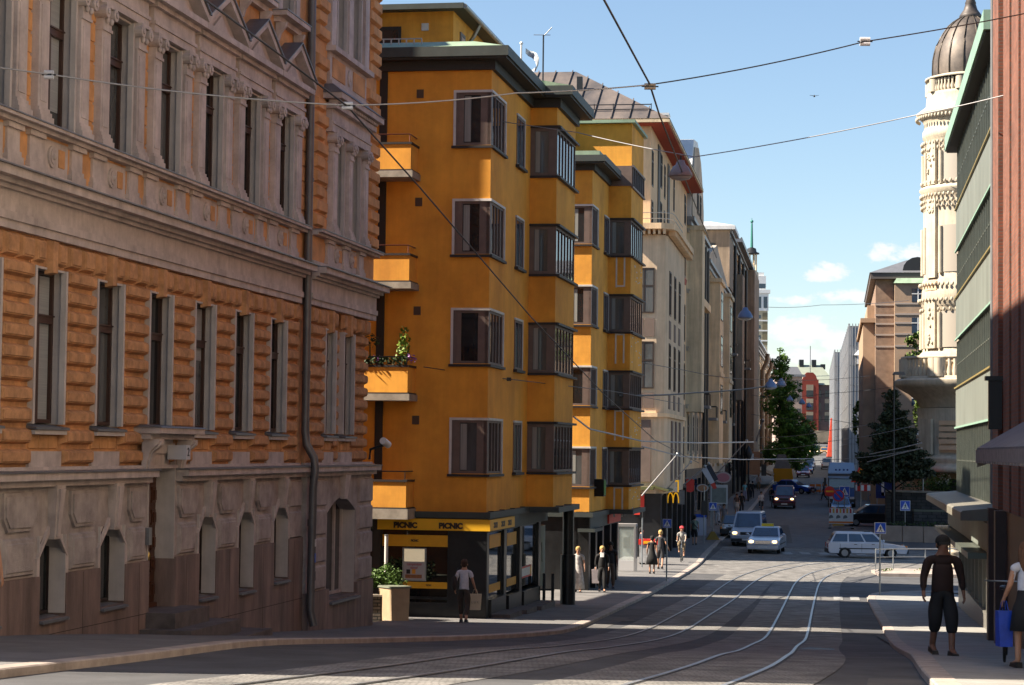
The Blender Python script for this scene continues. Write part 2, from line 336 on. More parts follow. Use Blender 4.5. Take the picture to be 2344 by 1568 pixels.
# repairs in the carriageway and iron covers
PATCH=mat('fresh_asphalt_patch',(.05,.052,.056),.8,.3,2,.5,70); OLDP=mat('bleached_asphalt_patch',(.125,.12,.115),.9,.3,1.5,.5,60)
def patch(poly,m):
    mb=MB(); mb.add([(x,y,g(x,y)+.003) for x,y in poly],[tuple(range(len(poly)))]); mb.build('asphalt_patch',m,recalc=False,kind='structure')
for P,m in (([(5.6,33),(6.9,33.2),(7.6,40),(6.6,39.6)],PATCH),([(8.5,47),(9.0,47),(10.3,57),(9.7,57)],OLDP),([(-2.6,34),(-1.7,33.6),(-.9,39.5),(-1.9,39.8)],PATCH),([(1.6,58),(2.6,57.6),(3.6,64),(3.0,64.5)],OLDP),([(11.6,62),(12.2,62),(13.2,70),(12.5,70)],PATCH),([(5.2,26),(5.0,24),(3.9,23.5),(4.4,26.3)],OLDP),([(16.2,132),(17.4,132),(20.5,158),(19.2,158)],PATCH)): patch(P,m)
for k,(x,y,lab) in enumerate(((6.3,44.0,'round iron manhole cover in the dark asphalt beside the right track'),(3.3,62.0,'round iron manhole cover between the left kerb and the tram rails'),(17.0,127.0,'round iron manhole cover beyond the junction'))):
    t=thing('manhole_cover',lab,'manhole cover',(x,y,g(x,y)+.004),0)
    b=MB(); b.lathe([(.0,.014),(.3,.014),(.31,.0)],(0,0),24,sm=False); b.build('lid',mat('cast_iron',(.05,.045,.04),.5,.3,12,.4,50,metal=.6),t,recalc=False)
    b=MB(); b.lathe([(.31,.012),(.37,.012),(.38,.0)],(0,0),24,sm=False); b.build('rim',mat('cast_iron',(.05,.045,.04)),t,recalc=False)
# ================================================================ ORNATE BUILDING ON THE LEFT
ANG=math.atan2(1,.1751)
ORANGE=mat('orange_render',(.66,.34,.14),.85,.35,1.6,.4,90,streak=.12)
ORANGE2=mat('rusticated_orange',(.57,.30,.14),.9,.45,3.2,.5,70,streak=.12)
TRIM=mat('grey_pink_trim',(.55,.475,.445),.8,.3,2.2,.25,60,streak=.18)
STONE=mat('ground_floor_render',(.43,.38,.36),.9,.35,2.4,.6,60,streak=.16)
GRAN=mat('red_granite_plinth',(.25,.175,.15),.65,.45,2.2,.3,80,stretch=(1,1,.3),streak=.4)
STEPS=mat('grey_granite_steps',(.12,.10,.095),.8,.4,3,.4,60)
FLASH=mat('sheet_metal_flashing',(.20,.205,.22),.45,.2,3,metal=.5)
BWOOD=mat('brown_window_wood',(.055,.026,.018),.5,.2,6)
BLIND=mat('pale_blind',(.30,.32,.33),.6,.2,3,stretch=(.2,.2,30))
REVEAL=mat('smooth_grey_reveal',(.55,.50,.475),.75,.2,1.5,streak=.15)
DOORW=mat('carved_door_wood',(.07,.025,.012),.5,.3,5)
def sA(Y): return Y*1.01522
tA=thing('apartment_building','orange and grey ornate stone building with pediments and rusticated piers, nearest on the left','building',(-12.97,0,-4.6),ANG)
def AB(): return MB(-1,-4.6)
def part(b,name,m,p=tA,**k): return b.build(name,m,p,**k)
S0,S1=sA(23.4),sA(53.55)          # near end (outside the picture) and far corner
ZT=17.4                            # top cornice
bays=[25.73,28.22,30.71,33.2,35.77,38.28,40.76,43.23,45.7]; hw=.64
# core wall set back behind all openings
b=AB(); b.box(S0,S1,-13,-.42,-5.6,ZT)
core=part(b,'wall',ORANGE)
# ---- first floor: rusticated piers, lintel band, frieze
risp=[(49.06,50.05),(50.72,51.78)]
op1=[(y-hw,y+hw) for y in bays]+risp
def piers(ops,a,bnd):
    out=[];p=a
    for o in ops: out.append((p,o[0])); p=o[1]
    return out+[(p,bnd)]
bl=AB()
for i,(a,c) in enumerate(piers(op1,23.4,53.55)):
    s0,s1=sA(a),sA(c)
    if i==9: continue
    hb=.325
    bl.box(s0,s1,-.42,-.10,-.42,3.17)
    n=10
    for k in range(n):
        z=-.42+.06+k*.315
        rg=.0
        bl.block(s0-.0,s1,z+.022,z+.293,-.13,.0,.048)
        bl.block(s0+.085,s1-.085,z+.085,z+.23,.0,.024,.008)
# pier 9 spans the main wing and the projecting end bay: two stacks either side of the downpipe
for s0,s1,o in ((sA(46.34),sA(47.3),0),(sA(47.75),sA(49.06),.12)):
    bl.box(s0,s1,-.42,-.10+o,-.42,3.17)
    for k in range(10):
        z=-.42+.06+k*.315
        bl.block(s0,s1,z+.015,z+.30,-.10+o,o,.055); bl.block(s0+.1,s1-.1,z+.075,z+.24,o,o+.018,.012)
bl.box(sA(47.3),sA(47.75),-.42,-.06,-.42,3.17)
# lintel course of voussoirs and keystones
for y in bays+[49.55,51.25]:
    o=.12 if y>48 else 0
    s=sA(y); h=.66 if y<48 else .53
    bl.box(s-h,s+h,-.42,-.08+o,2.72,3.17)
    bl.block(s-.13,s+.13,2.62,3.17,-.08+o,.05+o,.03)
    for q in (-.43,.43): bl.block(s+q-.2,s+q+.2,2.78,3.15,-.08+o,.0+o,.04); bl.block(s+q-.14,s+q+.14,2.84,3.09,.0+o,.016+o,.01)
for y in [y+1.245 for y in bays[:-1]]+[46.8,48.4,52.7]:
    o=.12 if y>48 else 0; s=sA(y)
    for q in (-.3,.3): bl.block(s+q-.26,s+q+.26,2.78,3.15,-.1+o,.01+o,.04); bl.block(s+q-.2,s+q+.2,2.84,3.09,.01+o,.026+o,.01)
part(bl,'rusticated_piers',ORANGE2)
# plain course under the first-floor windows
t_=AB()
for a,c in op1:
    o=.12 if a>48 else 0
    t_.box(sA(a),sA(c),-.42,-.05+o,-.42,-.12)
t_.box(S0,sA(47.35),-.42,.03,-.42,-.36); t_.box(sA(47.75),S1,-.42,.15,-.42,-.36)
# frieze and big cornice
for s0,s1,o in ((S0,sA(47.35),0),(sA(47.6),S1+.12,.14)):
    t_.box(s0,s1,-.42,.02+o,3.17,3.30); t_.box(s0,s1,-.42,.06+o,3.30,3.42); t_.box(s0,s1,-.42,.02+o,3.42,3.74)
    t_.box(s0,s1,-.42,.10+o,3.74,3.80); t_.box(s0,s1,-.42,.20+o,3.80,3.87); t_.box(s0,s1,-.42,.36+o,3.87,4.0)
    t_.box(s0,s1,-.42,.06+o,4.03,4.16)
part(t_,'cornice',TRIM)
b=AB()
for s0,s1,o in ((S0,sA(47.35),.02),(sA(47.6),S1+.15,.16)):
    b.hexa([(s0,-.3,4.0),(s1,-.3,4.0),(s1,.40+o,4.0),(s0,.40+o,4.0),(s0,-.3,4.06),(s1,-.3,4.06),(s1,.40+o,4.02),(s0,.40+o,4.02)])
part(b,'cornice_flashing',FLASH)
# ---- balustrade zone and second floor
def yw(y): return (y-.6,y+.6)
g2=[25.73,28.22,30.71,33.2,35.77,38.28,40.76,43.23,45.74]
b=AB(); fl=AB()
def pilaster(bb,s,z0,z1,w=.24,o=.12,cap=True):
    bb.box(s-w-.06,s+w+.06,-.05,o+.08,z0,z0+.09); bb.box(s-w-.035,s+w+.035,-.05,o+.055,z0+.09,z0+.16); bb.box(s-w-.015,s+w+.015,-.05,o+.03,z0+.16,z0+.22)
    bb.box(s-w,s+w,-.05,o,z0+.22,z1-.44)
    bb.box(s-w*.62,s+w*.62,o,o+.012,z0+.32,z1-.55)
    if cap:
        bb.box(s-w-.02,s+w+.02,-.05,o+.03,z1-.44,z1-.39); bb.box(s-w+.02,s+w-.02,-.05,o+.02,z1-.39,z1-.2)
        for q in (-1,1):
            c=(s+q*(w-.01),z1-.14)
            poly=[(c[0]+.105*math.cos(a*math.pi/6),c[1]+.105*math.sin(a*math.pi/6)) for a in range(12)]
            bb.prism([(p[0],p[1]) for p in poly],'y',-.02,o+.10)
            poly=[(c[0]+.05*math.cos(a*math.pi/4),c[1]+.05*math.sin(a*math.pi/4)) for a in range(8)]
            bb.prism(poly,'y',o+.10,o+.125)
            bb.ball((s+q*.09,o+.05,z1-.27),.05,.04,.06,6,4)
        bb.box(s-w-.04,s+w+.04,-.05,o+.09,z1-.06,z1)
for y in g2:
    for q in (-.82,.85):
        pl=AB(); pilaster(pl,sA(y+q),4.88,7.22,.2); part(pl,'pilaster',TRIM)
for y in (49.13,50.57,52.06):
    pl=AB(); pilaster(pl,sA(y),4.88,7.22,.2 if y<50 or y>52 else .17,.26); part(pl,'pilaster',TRIM)
# wall between, grooved
wl=AB()
edges=[23.4]
for y in g2: edges+=[y-.6,y+.6]
edges+=[49.45,50.32,50.83,51.85,53.55]
for i in range(0,len(edges),2):
    a,c=edges[i],edges[i+1]
    o=.12 if a>48 else 0
    if i==18:
        segs=((a,47.6,0),(47.6,c,.12))
    else: segs=((a,c,o),)
    for a_,c_,o_ in segs:
        wl.box(sA(a_),sA(c_),-.42,-.02+o_,4.1,9.25)
        z=4.9
        while z<7.6:
            wl.box(sA(a_)+.01,sA(c_)-.01,-.02+o_,.004+o_,z+.02,z+.30); z+=.33
for y in g2: wl.box(sA(y-.6),sA(y+.6),-.42,-.02,7.2,9.25); wl.box(sA(y-.6),sA(y+.6),-.42,-.02,4.1,4.86)
for a,c in ((49.45,50.32),(50.83,51.85)): wl.box(sA(a),sA(c),-.42,.10,7.2,9.25); wl.box(sA(a),sA(c),-.42,.10,4.1,4.86)
# quoins of the projecting end bay
for a,c in ((47.72,48.72),(52.45,53.6)):
    z=4.95; k=0
    while z<16.2:
        if not(7.85<z+.2<8.3 or 9.0<z+.1<9.3):
            w0=sA(a) if k%2==0 else sA(a)+.0
            if a<50:
                wl.block(w0,sA(c)-(.0 if k%2 else .28),z,z+.3,.12,.21,.05)
            else: wl.block(sA(a)+(.0 if k%2 else .3),sA(c)+.08,z,z+.3,.12,.21,.05)
        z+=.33;k+=1
part(wl,'upper_wall',ORANGE)
# pedestals, rosette panels, ledge
for y in g2+[49.9,51.3]:
    ris=y>48; o=.14 if ris else 0
    qs=(-.82,.85) if not ris else ((-.77,.67) if y<50 else (.76,))
    for q in qs:
        s=sA(y+q)
        b.box(s-.3,s+.3,-.05,.06+o,4.16,4.26); b.box(s-.26,s+.26,-.05,.04+o,4.26,4.34); b.box(s-.23,s+.23,-.05,.02+o,4.34,4.66); b.box(s-.3,s+.3,-.05,.07+o,4.66,4.74)
    s=sA(y); hwid=.55 if not ris else .4
    b.box(s-hwid,s+hwid,-.05,-.015+o,4.18,4.7)
    b.prism([(s-.12+.17*math.cos(a*math.pi/8),4.45+.17*math.sin(a*math.pi/8)) for a in range(16)],'y',-.02+o,.02+o)
    b.prism([(s-.12+.12*math.cos(a*math.pi/8),4.45+.12*math.sin(a*math.pi/8)) for a in range(16)],'y',.02+o,.035+o)
    b.ball((s-.12,.03+o,4.45),.06,.05,.06,8,5)
    pan=AB(); pan.box(s+.16,s+.40,-.05,.0+o,4.32,4.6); part(pan,'orange_panel',ORANGE)
for s0,s1,o in ((S0,sA(47.35),0),(sA(47.7),S1,.14)):
    b.box(s0,s1,-.05,.12+o,4.74,4.80); b.box(s0,s1,-.05,.22+o,4.80,4.85)
    fl.box(s0,s1,-.05,.24+o,4.852,4.872)
# entablatures with pediments
for y in g2:
    ped=AB()
    s=sA(y+.015); h=1.13
    b.box(s-h,s+h,-.05,.14,7.22,7.36); b.box(s-h-.02,s+h+.02,-.05,.17,7.36,7.42); b.box(s-h,s+h,-.05,.13,7.42,7.66); b.box(s-h-.06,s+h+.06,-.05,.22,7.66,7.74); b.box(s-h-.12,s+h+.12,-.05,.34,7.74,7.86)
    ped.prism([(s-h-.1,7.86),(s+h+.1,7.86),(s,8.5)],'y',-.05,.14)
    for q in (-1,1):   # raking cornices
        e=s+q*(h+.14)
        ped.hexa([(e,-.05,7.86),(s,-.05,8.52),(s,.36,8.52),(e,.36,7.86),(e,-.05,7.98),(s,-.05,8.66),(s,.36,8.66),(e,.36,7.98)])
        fl.hexa([(e+q*.03,-.1,7.985),(s,-.1,8.665),(s,.40,8.665),(e+q*.03,.40,7.985),(e+q*.03,-.1,8.01),(s,-.1,8.69),(s,.40,8.69),(e+q*.03,.40,8.01)])
    ped.prism([(s-.5,7.93),(s+.5,7.93),(s,8.24)],'y',.14,.19)
    part(ped,'pediment',TRIM)
s0,s1=sA(48.72),sA(52.35)
b.box(s0,s1,-.05,.28,7.22,7.40); b.box(s0,s1,-.05,.31,7.40,7.46); b.box(s0,s1,-.05,.27,7.46,7.74)
b.box(s0-.1,s1+.1,-.05,.40,7.74,7.86); b.box(s0-.2,s1+.25,-.05,.55,7.95,8.08)
for k in range(22): b.box(s0-.05+k*(s1-s0+.1)/22,s0+.05+k*(s1-s0+.1)/22,.2,.46,7.87,7.94)
fl.hexa([(s0-.22,-.05,8.08),(s1+.28,-.05,8.08),(s1+.28,.58,8.08),(s0-.22,.58,8.08),(s0-.1,-.05,8.3),(s1+.1,-.05,8.3),(s1+.1,.3,8.3),(s0-.1,.3,8.3)])
b.box(s0+.1,s1-.1,-.05,.17,8.3,9.1); b.box(s0+.05,s1-.05,-.05,.24,8.3,8.42); b.box(s0-.02,s1+.02,-.05,.34,9.08,9.2)
for q in (s0+.3,s1-1.45): pan=AB(); pan.box(q,q+1.15,.1,.19,8.52,8.98); part(pan,'orange_panel',ORANGE)
sm=(s0+s1)/2
b.prism([(sm+.14*math.cos(a*math.pi/8),8.75+.2*math.sin(a*math.pi/8)) for a in range(16)],'y',.1,.21); b.ball((sm,.2,8.75),.08,.05,.1,8,5)
# third floor
th=[y for y in g2]
u_=AB()
for y in th:
    s=sA(y)
    b.box(s-.95,s+.95,-.05,.30,9.10,9.2); b.box(s-.85,s+.85,-.05,.12,8.98,9.1)
    fl.box(s-.97,s+.97,-.05,.32,9.202,9.222)
    for q in (-.7,.7):
        b.prism([(.0,8.6),(.06,8.6),(.10,8.75),(.20,8.88),(.24,8.98),(.0,8.98)],'x',s+q-.07,s+q+.07)
    for q in (-.68,.68): b.box(s+q-.14,s+q+.14,-.05,.09,9.22,11.5)
    b.box(s-.95,s+.95,-.05,.25,11.5,11.75)
for s in (s0+.25,sm,s1-.25): b.box(s-.2,s+.2,-.05,.22,9.2,11.6)
b.box(s0-.1,s1+.1,-.05,.4,11.6,11.95)
part(b,'stone_trim',TRIM); part(fl,'flashing',FLASH)
edges3=[23.4]
for y in th: edges3+=[y-.56,y+.56]
edges3+=[49.4,50.35,50.8,51.75,53.55]
for i in range(0,len(edges3),2):
    o=.12 if edges3[i]>47 else 0
    u_.box(sA(edges3[i]),sA(edges3[i+1]),-.42,-.02+o,9.25,11.6)
u_.box(S0,S1,-.42,-.02,11.6,ZT)
part(u_,'top_wall',ORANGE)
b=AB(); b.box(S0,S1+.2,-.42,.3,16.5,16.8); b.box(S0,S1+.3,-.42,.75,16.8,17.2); b.box(S0,S1+.35,-.42,.95,17.2,17.4); part(b,'top_cornice',TRIM)
b=AB(); b.prism([(.9,17.4),(-.6,18.6),(-6,20.2),(-12,18.4),(-13.2,17.4)],'x',S0,S1+.25); part(b,'roof',FLASH)
# ---- windows (each a part: frame, with its panes and curtain as sub-parts)
def awindow(sa,sb,z0,z1,o=-.34,transom=.32,blind=None,curtain=None,parent=tA,mid=True):
    f=AB(); fw=.06
    f.box(sa,sa+fw,o-.06,o+.02,z0,z1); f.box(sb-fw,sb,o-.06,o+.02,z0,z1); f.box(sa+fw,sb-fw,o-.06,o+.02,z0,z0+fw); f.box(sa+fw,sb-fw,o-.06,o+.02,z1-fw,z1)
    zt=z1-(z1-z0)*transom
    f.box(sa+fw,sb-fw,o-.06,o+.045,zt-.06,zt+.05); f.box(sa+fw,sb-fw,o-.06,o+.07,zt+.05,zt+.075)
    if mid: f.box((sa+sb)/2-.05,(sa+sb)/2+.05,o-.06,o+.03,z0+fw,zt-.06); f.box((sa+sb)/2-.03,(sa+sb)/2+.03,o-.06,o+.02,zt+.075,z1-fw)
    w=f.build('window',BWOOD,parent)
    p=AB(); p.box(sa+.02,sb-.02,o-.06,o-.035,z0+.02,z1-.02); p.build('pane',GLASSL if curtain else GLASS,w)
    if blind:
        q=AB(); q.box(sa+.08,sb-.08,o-.034,o-.028,z0+(z1-z0)*blind,z1-.08); q.build('blind',BLIND,w)
    return w
def jamb(w,sa,sb,z0,z1,o0=-.40,o1=.0,head=True,sill=None):
    rv=AB()
    rv.box(sa-.004,sa+.02,o0,o1-.11,z0,z1); rv.box(sb-.02,sb+.004,o0,o1-.11,z0,z1)
    rv.box(sb-.07,sb+.005,o1-.11,o1-.02,z0,z1); rv.box(sa-.005,sa+.07,o1-.11,o1-.02,z0,z1)
    if head: rv.box(sa+.02,sb-.02,o0,o1-.06,z1-.03,z1+.004)
    rv.build('reveal',REVEAL,w)
for i,(a,c) in enumerate(op1):
    o=.12 if a>48 else 0
    w=awindow(sA(a)+.02,sA(c)-.02,.32,2.7,o=-.245+o,blind=.02 if i==3 else (.55 if i==6 else None),curtain=i in (3,4,6))
    jamb(w,sA(a),sA(c),.3,2.72,o1=o+.02); sills=AB()
    sills.hexa([(sA(a)-.0,-.4,.27),(sA(c)+.0,-.4,.27),(sA(c)+.03,.07+o,.21),(sA(a)-.03,.07+o,.21),(sA(a),-.4,.32),(sA(c),-.4,.32),(sA(c)+.03,.07+o,.25),(sA(a)-.03,.07+o,.25)])
    ap=AB(); s0,s1=sA(a),sA(c); ap.box(s0,s1,-.42,-.12+o,-.12,.14)
    for k in range(3): ap.block(s0+.06+k*(s1-s0-.12)/3+.01,s0+.06+(k+1)*(s1-s0-.12)/3-.01,-.08,.135,-.12+o,-.09+o,.01)
    ap.build('apron_panel',ORANGE,w)
    sills.build('sill',FLASH,w); rv=AB(); rv.box(sA(a),sA(c),-.3,.04+o,.14,.205); rv.build('apron_moulding',REVEAL,w)
for i,y in enumerate(g2):
    w=awindow(sA(y-.58),sA(y+.58),4.88,7.2,o=-.16,blind=.15 if i==3 else None,curtain=i in (3,4,5)); jamb(w,sA(y-.6),sA(y+.6),4.88,7.2,o1=.1)
    w=awindow(sA(y-.55),sA(y+.55),9.26,11.5,o=-.3); jamb(w,sA(y-.56),sA(y+.56),9.25,11.5,o1=.06)
for a,c in ((49.45,50.32),(50.83,51.85)):
    w=awindow(sA(a)+.02,sA(c)-.02,4.88,7.2,o=-.25,mid=False); jamb(w,sA(a),sA(c),4.88,7.2,o1=.2)
for a,c in ((49.4,50.35),(50.8,51.75)):
    w=awindow(sA(a)+.02,sA(c)-.02,9.25,11.5,o=-.25,mid=False); jamb(w,sA(a),sA(c),9.25,11.5,o1=.2)
# ---- ground floor
gw=[(32.84,33.9,-2.66,-1.42),(35.37,36.52,-2.65,-1.36),(40.45,41.46,-2.84,-1.30),(42.93,43.96,-2.88,-1.28),(45.39,46.48,-2.82,-1.26)]
extra=[(27.7,28.8,-2.6,-1.4),(30.2,31.3,-2.6,-1.4)]
gws=extra+gw; door=(37.7,39.1)
# granite plinth
b=AB()
def plinth(a,c,zt,o,z0=-5.6): b.box(sA(a),sA(c),-.42,o,z0,zt)
cuts=sorted([(x[0],x[1],x[2]) for x in gws]+[(37.7,39.1,-3.1)])
p=23.4
for a,c,zb in cuts:
    plinth(p,a,-2.03,.06); plinth(a,c,zb-.04,.06); p=c
plinth(p,47.6,-2.0,.06)
plinth(47.6,49.38,-3.25,.2); plinth(49.38,52.03,-3.52,.2); plinth(52.03,53.6,-3.25,.2)
part(b,'granite_plinth',GRAN)
b=AB(); jn=mat('plinth_joints',(.05,.035,.03),.9)
for y in (34.6,37.2,39.7,42.3,44.6,46.9): b.box(sA(y),sA(y)+.012,.05,.062,-5,-2.05)
z_=-3.35
b.box(sA(39.2),sA(49.3),.05,.063,z_-.0,z_+.012); b.box(sA(31),sA(37.6),.05,.063,-2.95,-2.938)
part(b,'plinth_joint_lines',jn)
# rendered ground-floor wall, eared panels and keystones
b=AB(); k_=AB()
p=23.4
allop=sorted([(x[0],x[1],x[3]) for x in gws]+[(37.7,39.1,9)])
for a,c,zt in allop:
    b.box(sA(p),sA(a),-.42,.0,-2.03,-.62)
    if zt<8: b.box(sA(a),sA(c),-.42,.0,zt,-.62)
    # panel blocks of the pier, upper eared block and two lower ones
    s0,s1=sA(p),sA(a)
    if s1-s0>.7:
        b.prism([(s0+.16,-.74),(s1-.16,-.74),(s1-.16,-1.12),(s1-.34,-1.32),(s0+.34,-1.32),(s0+.16,-1.12)],'y',0,.05)
        b.prism([(s0+.22,-.80),(s1-.22,-.80),(s1-.22,-1.10),(s1-.37,-1.26),(s0+.37,-1.26),(s0+.22,-1.10)],'y',.05,.075)
        b.block(s0+.2,s1-.2,-2.0,-1.42,0,.05,.03); b.block(s0+.27,s1-.27,-1.93,-1.49,.05,.07,.015)
    if zt<8:
        s=(sA(a)+sA(c))/2; k_=AB()
        k_.hexa([(s-.11,0,zt-.06),(s+.11,0,zt-.06),(s+.11,.1,zt-.06),(s-.11,.1,zt-.06),(s-.17,0,-.64),(s+.17,0,-.64),(s+.17,.16,-.64),(s-.17,.16,-.64)])
        k_.hexa([(s-.06,.1,zt-.02),(s+.06,.1,zt-.02),(s+.06,.13,zt-.02),(s-.06,.13,zt-.02),(s-.1,.14,-.7),(s+.1,.14,-.7),(s+.1,.19,-.7),(s-.1,.19,-.7)])
        for q in (-1,1):   # hood mould beside the keystone
            e=sA(a) if q<0 else sA(c)
            k_.hexa([(e-q*.0,0,zt-.32),(e+q*.1,0,zt-.36),(e+q*.1,.05,zt-.36),(e,.05,zt-.32),(s+q*.17,0,zt+.02),(s+q*.17,0,zt+.14),(s+q*.17,.05,zt+.14),(s+q*.17,.05,zt+.02)])
            k_.box(min(e,e+q*.1),max(e,e+q*.1),0,.045,-2.03,zt-.34)
        part(k_,'keystone',TRIM)
    p=c
b.box(sA(p),sA(47.6),-.42,.0,-2.03,-.62)
s0,s1=sA(46.6),sA(47.55); b.block(s0,s1,-1.32,-.74,0,.05,.03); b.block(s0,s1,-2.0,-1.42,0,.05,.03)
# end bay with the wide segmental-arched shop window
b.box(sA(47.6),sA(49.38),-.42,.12,-3.25,-.62); b.box(sA(52.03),sA(53.58),-.42,.12,-3.25,-.62)
s0,s1=sA(49.38),sA(52.03); sm2=(s0+s1)/2
arc=[(s0,-.62),(s0,-1.52)]+[(s0+(s1-s0)*i/10,-1.52+.34*math.sin(math.pi*i/10)) for i in range(1,10)]+[(s1,-1.52),(s1,-.62)]
b.prism(arc,'y',-.42,.12)
for z0,z1 in ((-1.35,-.74),(-2.0,-1.42),(-2.62,-2.06),(-3.22,-2.68)):
    b.block(sA(47.75),sA(49.2),z0,z1,.12,.18,.04); b.block(sA(52.2),sA(53.55),z0,z1,.12,.18,.04)
k_=AB(); k_.hexa([(sm2-.16,.12,-1.22),(sm2+.16,.12,-1.22),(sm2+.16,.22,-1.22),(sm2-.16,.22,-1.22),(sm2-.24,.12,-.64),(sm2+.24,.12,-.64),(sm2+.24,.28,-.64),(sm2-.24,.28,-.64)])
part(b,'ground_floor_wall',STONE); part(k_,'keystone',TRIM)
# base cornice
b=AB()
for s0,s1,o in ((S0,sA(37.62),0),(sA(39.2),sA(47.55),0),(sA(47.65),S1+.1,.12)):
    b.box(s0,s1,-.42,.12+o,-.66,-.56); b.box(s0,s1,-.42,.24+o,-.56,-.45)
    b.box(s0,s1,-.42,.06+o,-.43,-.40)
part(b,'base_cornice',TRIM)
b=AB()
for s0,s1,o in ((S0,sA(37.65),0),(sA(39.18),sA(47.55),0),(sA(47.65),S1+.12,.12)):
    b.hexa([(s0,-.1,-.449),(s1,-.1,-.449),(s1,.27+o,-.449),(s0,.27+o,-.449),(s0,-.1,-.40),(s1,-.1,-.40),(s1,.27+o,-.43),(s0,.27+o,-.43)])
part(b,'base_cornice_flashing',FLASH)
for a,c,zb,zt in gws:
    rv=AB(); sills=AB()
    s0,s1=sA(a),sA(c)
    rv.box(s1-.02,s1+.003,-.4,.04,zb,zt); rv.box(s0-.003,s0+.02,-.4,.04,zb,zt)
    for q,e in ((1,s0),(-1,s1)): rv.prism([(e,zt+.02),(e+q*.28,zt+.02),(e,zt-.24)],'y',-.40,-.01)
    sills.hexa([(s0,-.4,zb-.03),(s1,-.4,zb-.03),(s1,.13,zb-.1),(s0,.13,zb-.1),(s0,-.4,zb+.0),(s1,-.4,zb+.0),(s1,.13,zb-.06),(s0,.13,zb-.06)])
    f=AB(); f.box(s0,s0+.05,-.30,-.23,zb,zt); f.box(s1-.05,s1,-.30,-.23,zb,zt); f.box(s0+.05,s1-.05,-.30,-.23,zb,zb+.05); f.box(s0+.05,s1-.05,-.30,-.23,zt-.1,zt)
    wd=f.build('window',mat('dark_brown_frame',(.02,.012,.01),.5),tA); pz=AB(); pz.box(s0+.03,s1-.03,-.29,-.27,zb+.03,zt-.03); pz.build('pane',GLASS,wd); rv.build('reveal',REVEAL,wd); sills.build('sill',FLASH,wd)
s0,s1=sA(49.38),sA(52.03); rv=AB(); sills=AB()
rv.box(s1-.02,s1+.003,-.4,.1,-3.5,-1.5); rv.box(s0-.003,s0+.02,-.4,.1,-3.5,-1.5)
sills.hexa([(s0,-.4,-3.53),(s1,-.4,-3.53),(s1,.28,-3.62),(s0,.28,-3.62),(s0,-.4,-3.49),(s1,-.4,-3.49),(s1,.28,-3.57),(s0,.28,-3.57)])
f=AB(); f.box(s0,s0+.06,-.3,-.2,-3.5,-1.2); f.box(s1-.06,s1,-.3,-.2,-3.5,-1.2); f.box(s1-.75,s1-.69,-.3,-.2,-3.42,-1.2); f.box(s0+.06,s1-.06,-.3,-.2,-3.5,-3.42)
wd=f.build('shop_window',TRIM,tA); pz=AB(); pz.box(s0+.03,s1-.03,-.28,-.26,-3.45,-1.2); pz.build('pane',GLASS,wd)
rv.build('reveal',REVEAL,wd); sills.build('sill',FLASH,wd)
# door, hood, steps
s0,s1=sA(37.7),sA(39.1)
d=AB(); d.box(s0,s1,-.42,-.34,-3.1,-.12)
for zz in (-2.75,-2.3,-1.9,-1.45,-1.05,-.65):
    for ss in (s0+.12,s0+.42,s1-.62,s1-.32):
        d.box(ss,ss+.2,-.34,-.30,zz,zz+.28); d.box(ss+.05,ss+.15,-.30,-.27,zz+.05,zz+.23)
d.box(s0,s1,-.34,-.28,-3.1,-2.85)
dd=d.build('entrance_door',DOORW,tA)
hd=AB(); hd.ball((s0+.75,-.24,-2.0),.04,.05,.1,8,6); hd.build('door_handle',mat('brass',(.5,.35,.12),.3,metal=1),dd)
b=AB(); b.box(s1-.025,s1+.004,-.42,.02,-2.06,-.15); b.box(s0-.004,s0+.025,-.42,.02,-2.06,-.15); b.box(s0,s1,-.42,.0,-.15,.15); part(b,'door_reveal',REVEAL)
b=AB(); b.box(s1-.02,s1+.005,-.42,.05,-3.2,-2.06); part(b,'door_reveal_base',GRAN)
b=AB(); b.box(s0-.45,s1+.5,-.1,.2,.10,.2); b.box(s0-.5,s1+.55,-.1,.38,.2,.30)
for q in (s0-.22,s1+.22):
    b.prism([(.0,-.5),(.07,-.5),(.1,-.3),(.16,-.1),(.3,.02),(.32,.1),(.0,.1)],'x',q-.13,q+.13)
    b.prism([(.07,-.46),(.11,-.44),(.13,-.3),(.19,-.12),(.33,.0),(.34,.06),(.1,.06)],'x',q-.06,q+.06)
hood=part(b,'door_hood',TRIM)
b=AB(); b.hexa([(s0-.53,-.1,.302),(s1+.58,-.1,.302),(s1+.58,.41,.302),(s0-.53,.41,.302),(s0-.5,-.1,.36),(s1+.55,-.1,.36),(s1+.55,.4,.32),(s0-.5,.4,.32)]); b.build('hood_flashing',FLASH,hood)
gz=g(-6.2,38.4)
b=AB(); b.box(s0-.15,s1+.35,-.38,.60,gz-.3,-2.93); b.box(s0-.45,s1+1.0,.02,1.0,gz-.3,-3.2); b.box(s0+.5,s1+1.9,.02,1.35,gz-.3,-3.44)
part(b,'entrance_steps',STEPS)
b=AB(); b.box(s0-.16,s0-.02,.0,.1,-1.75,-1.45); part(b,'door_phone',STEEL)
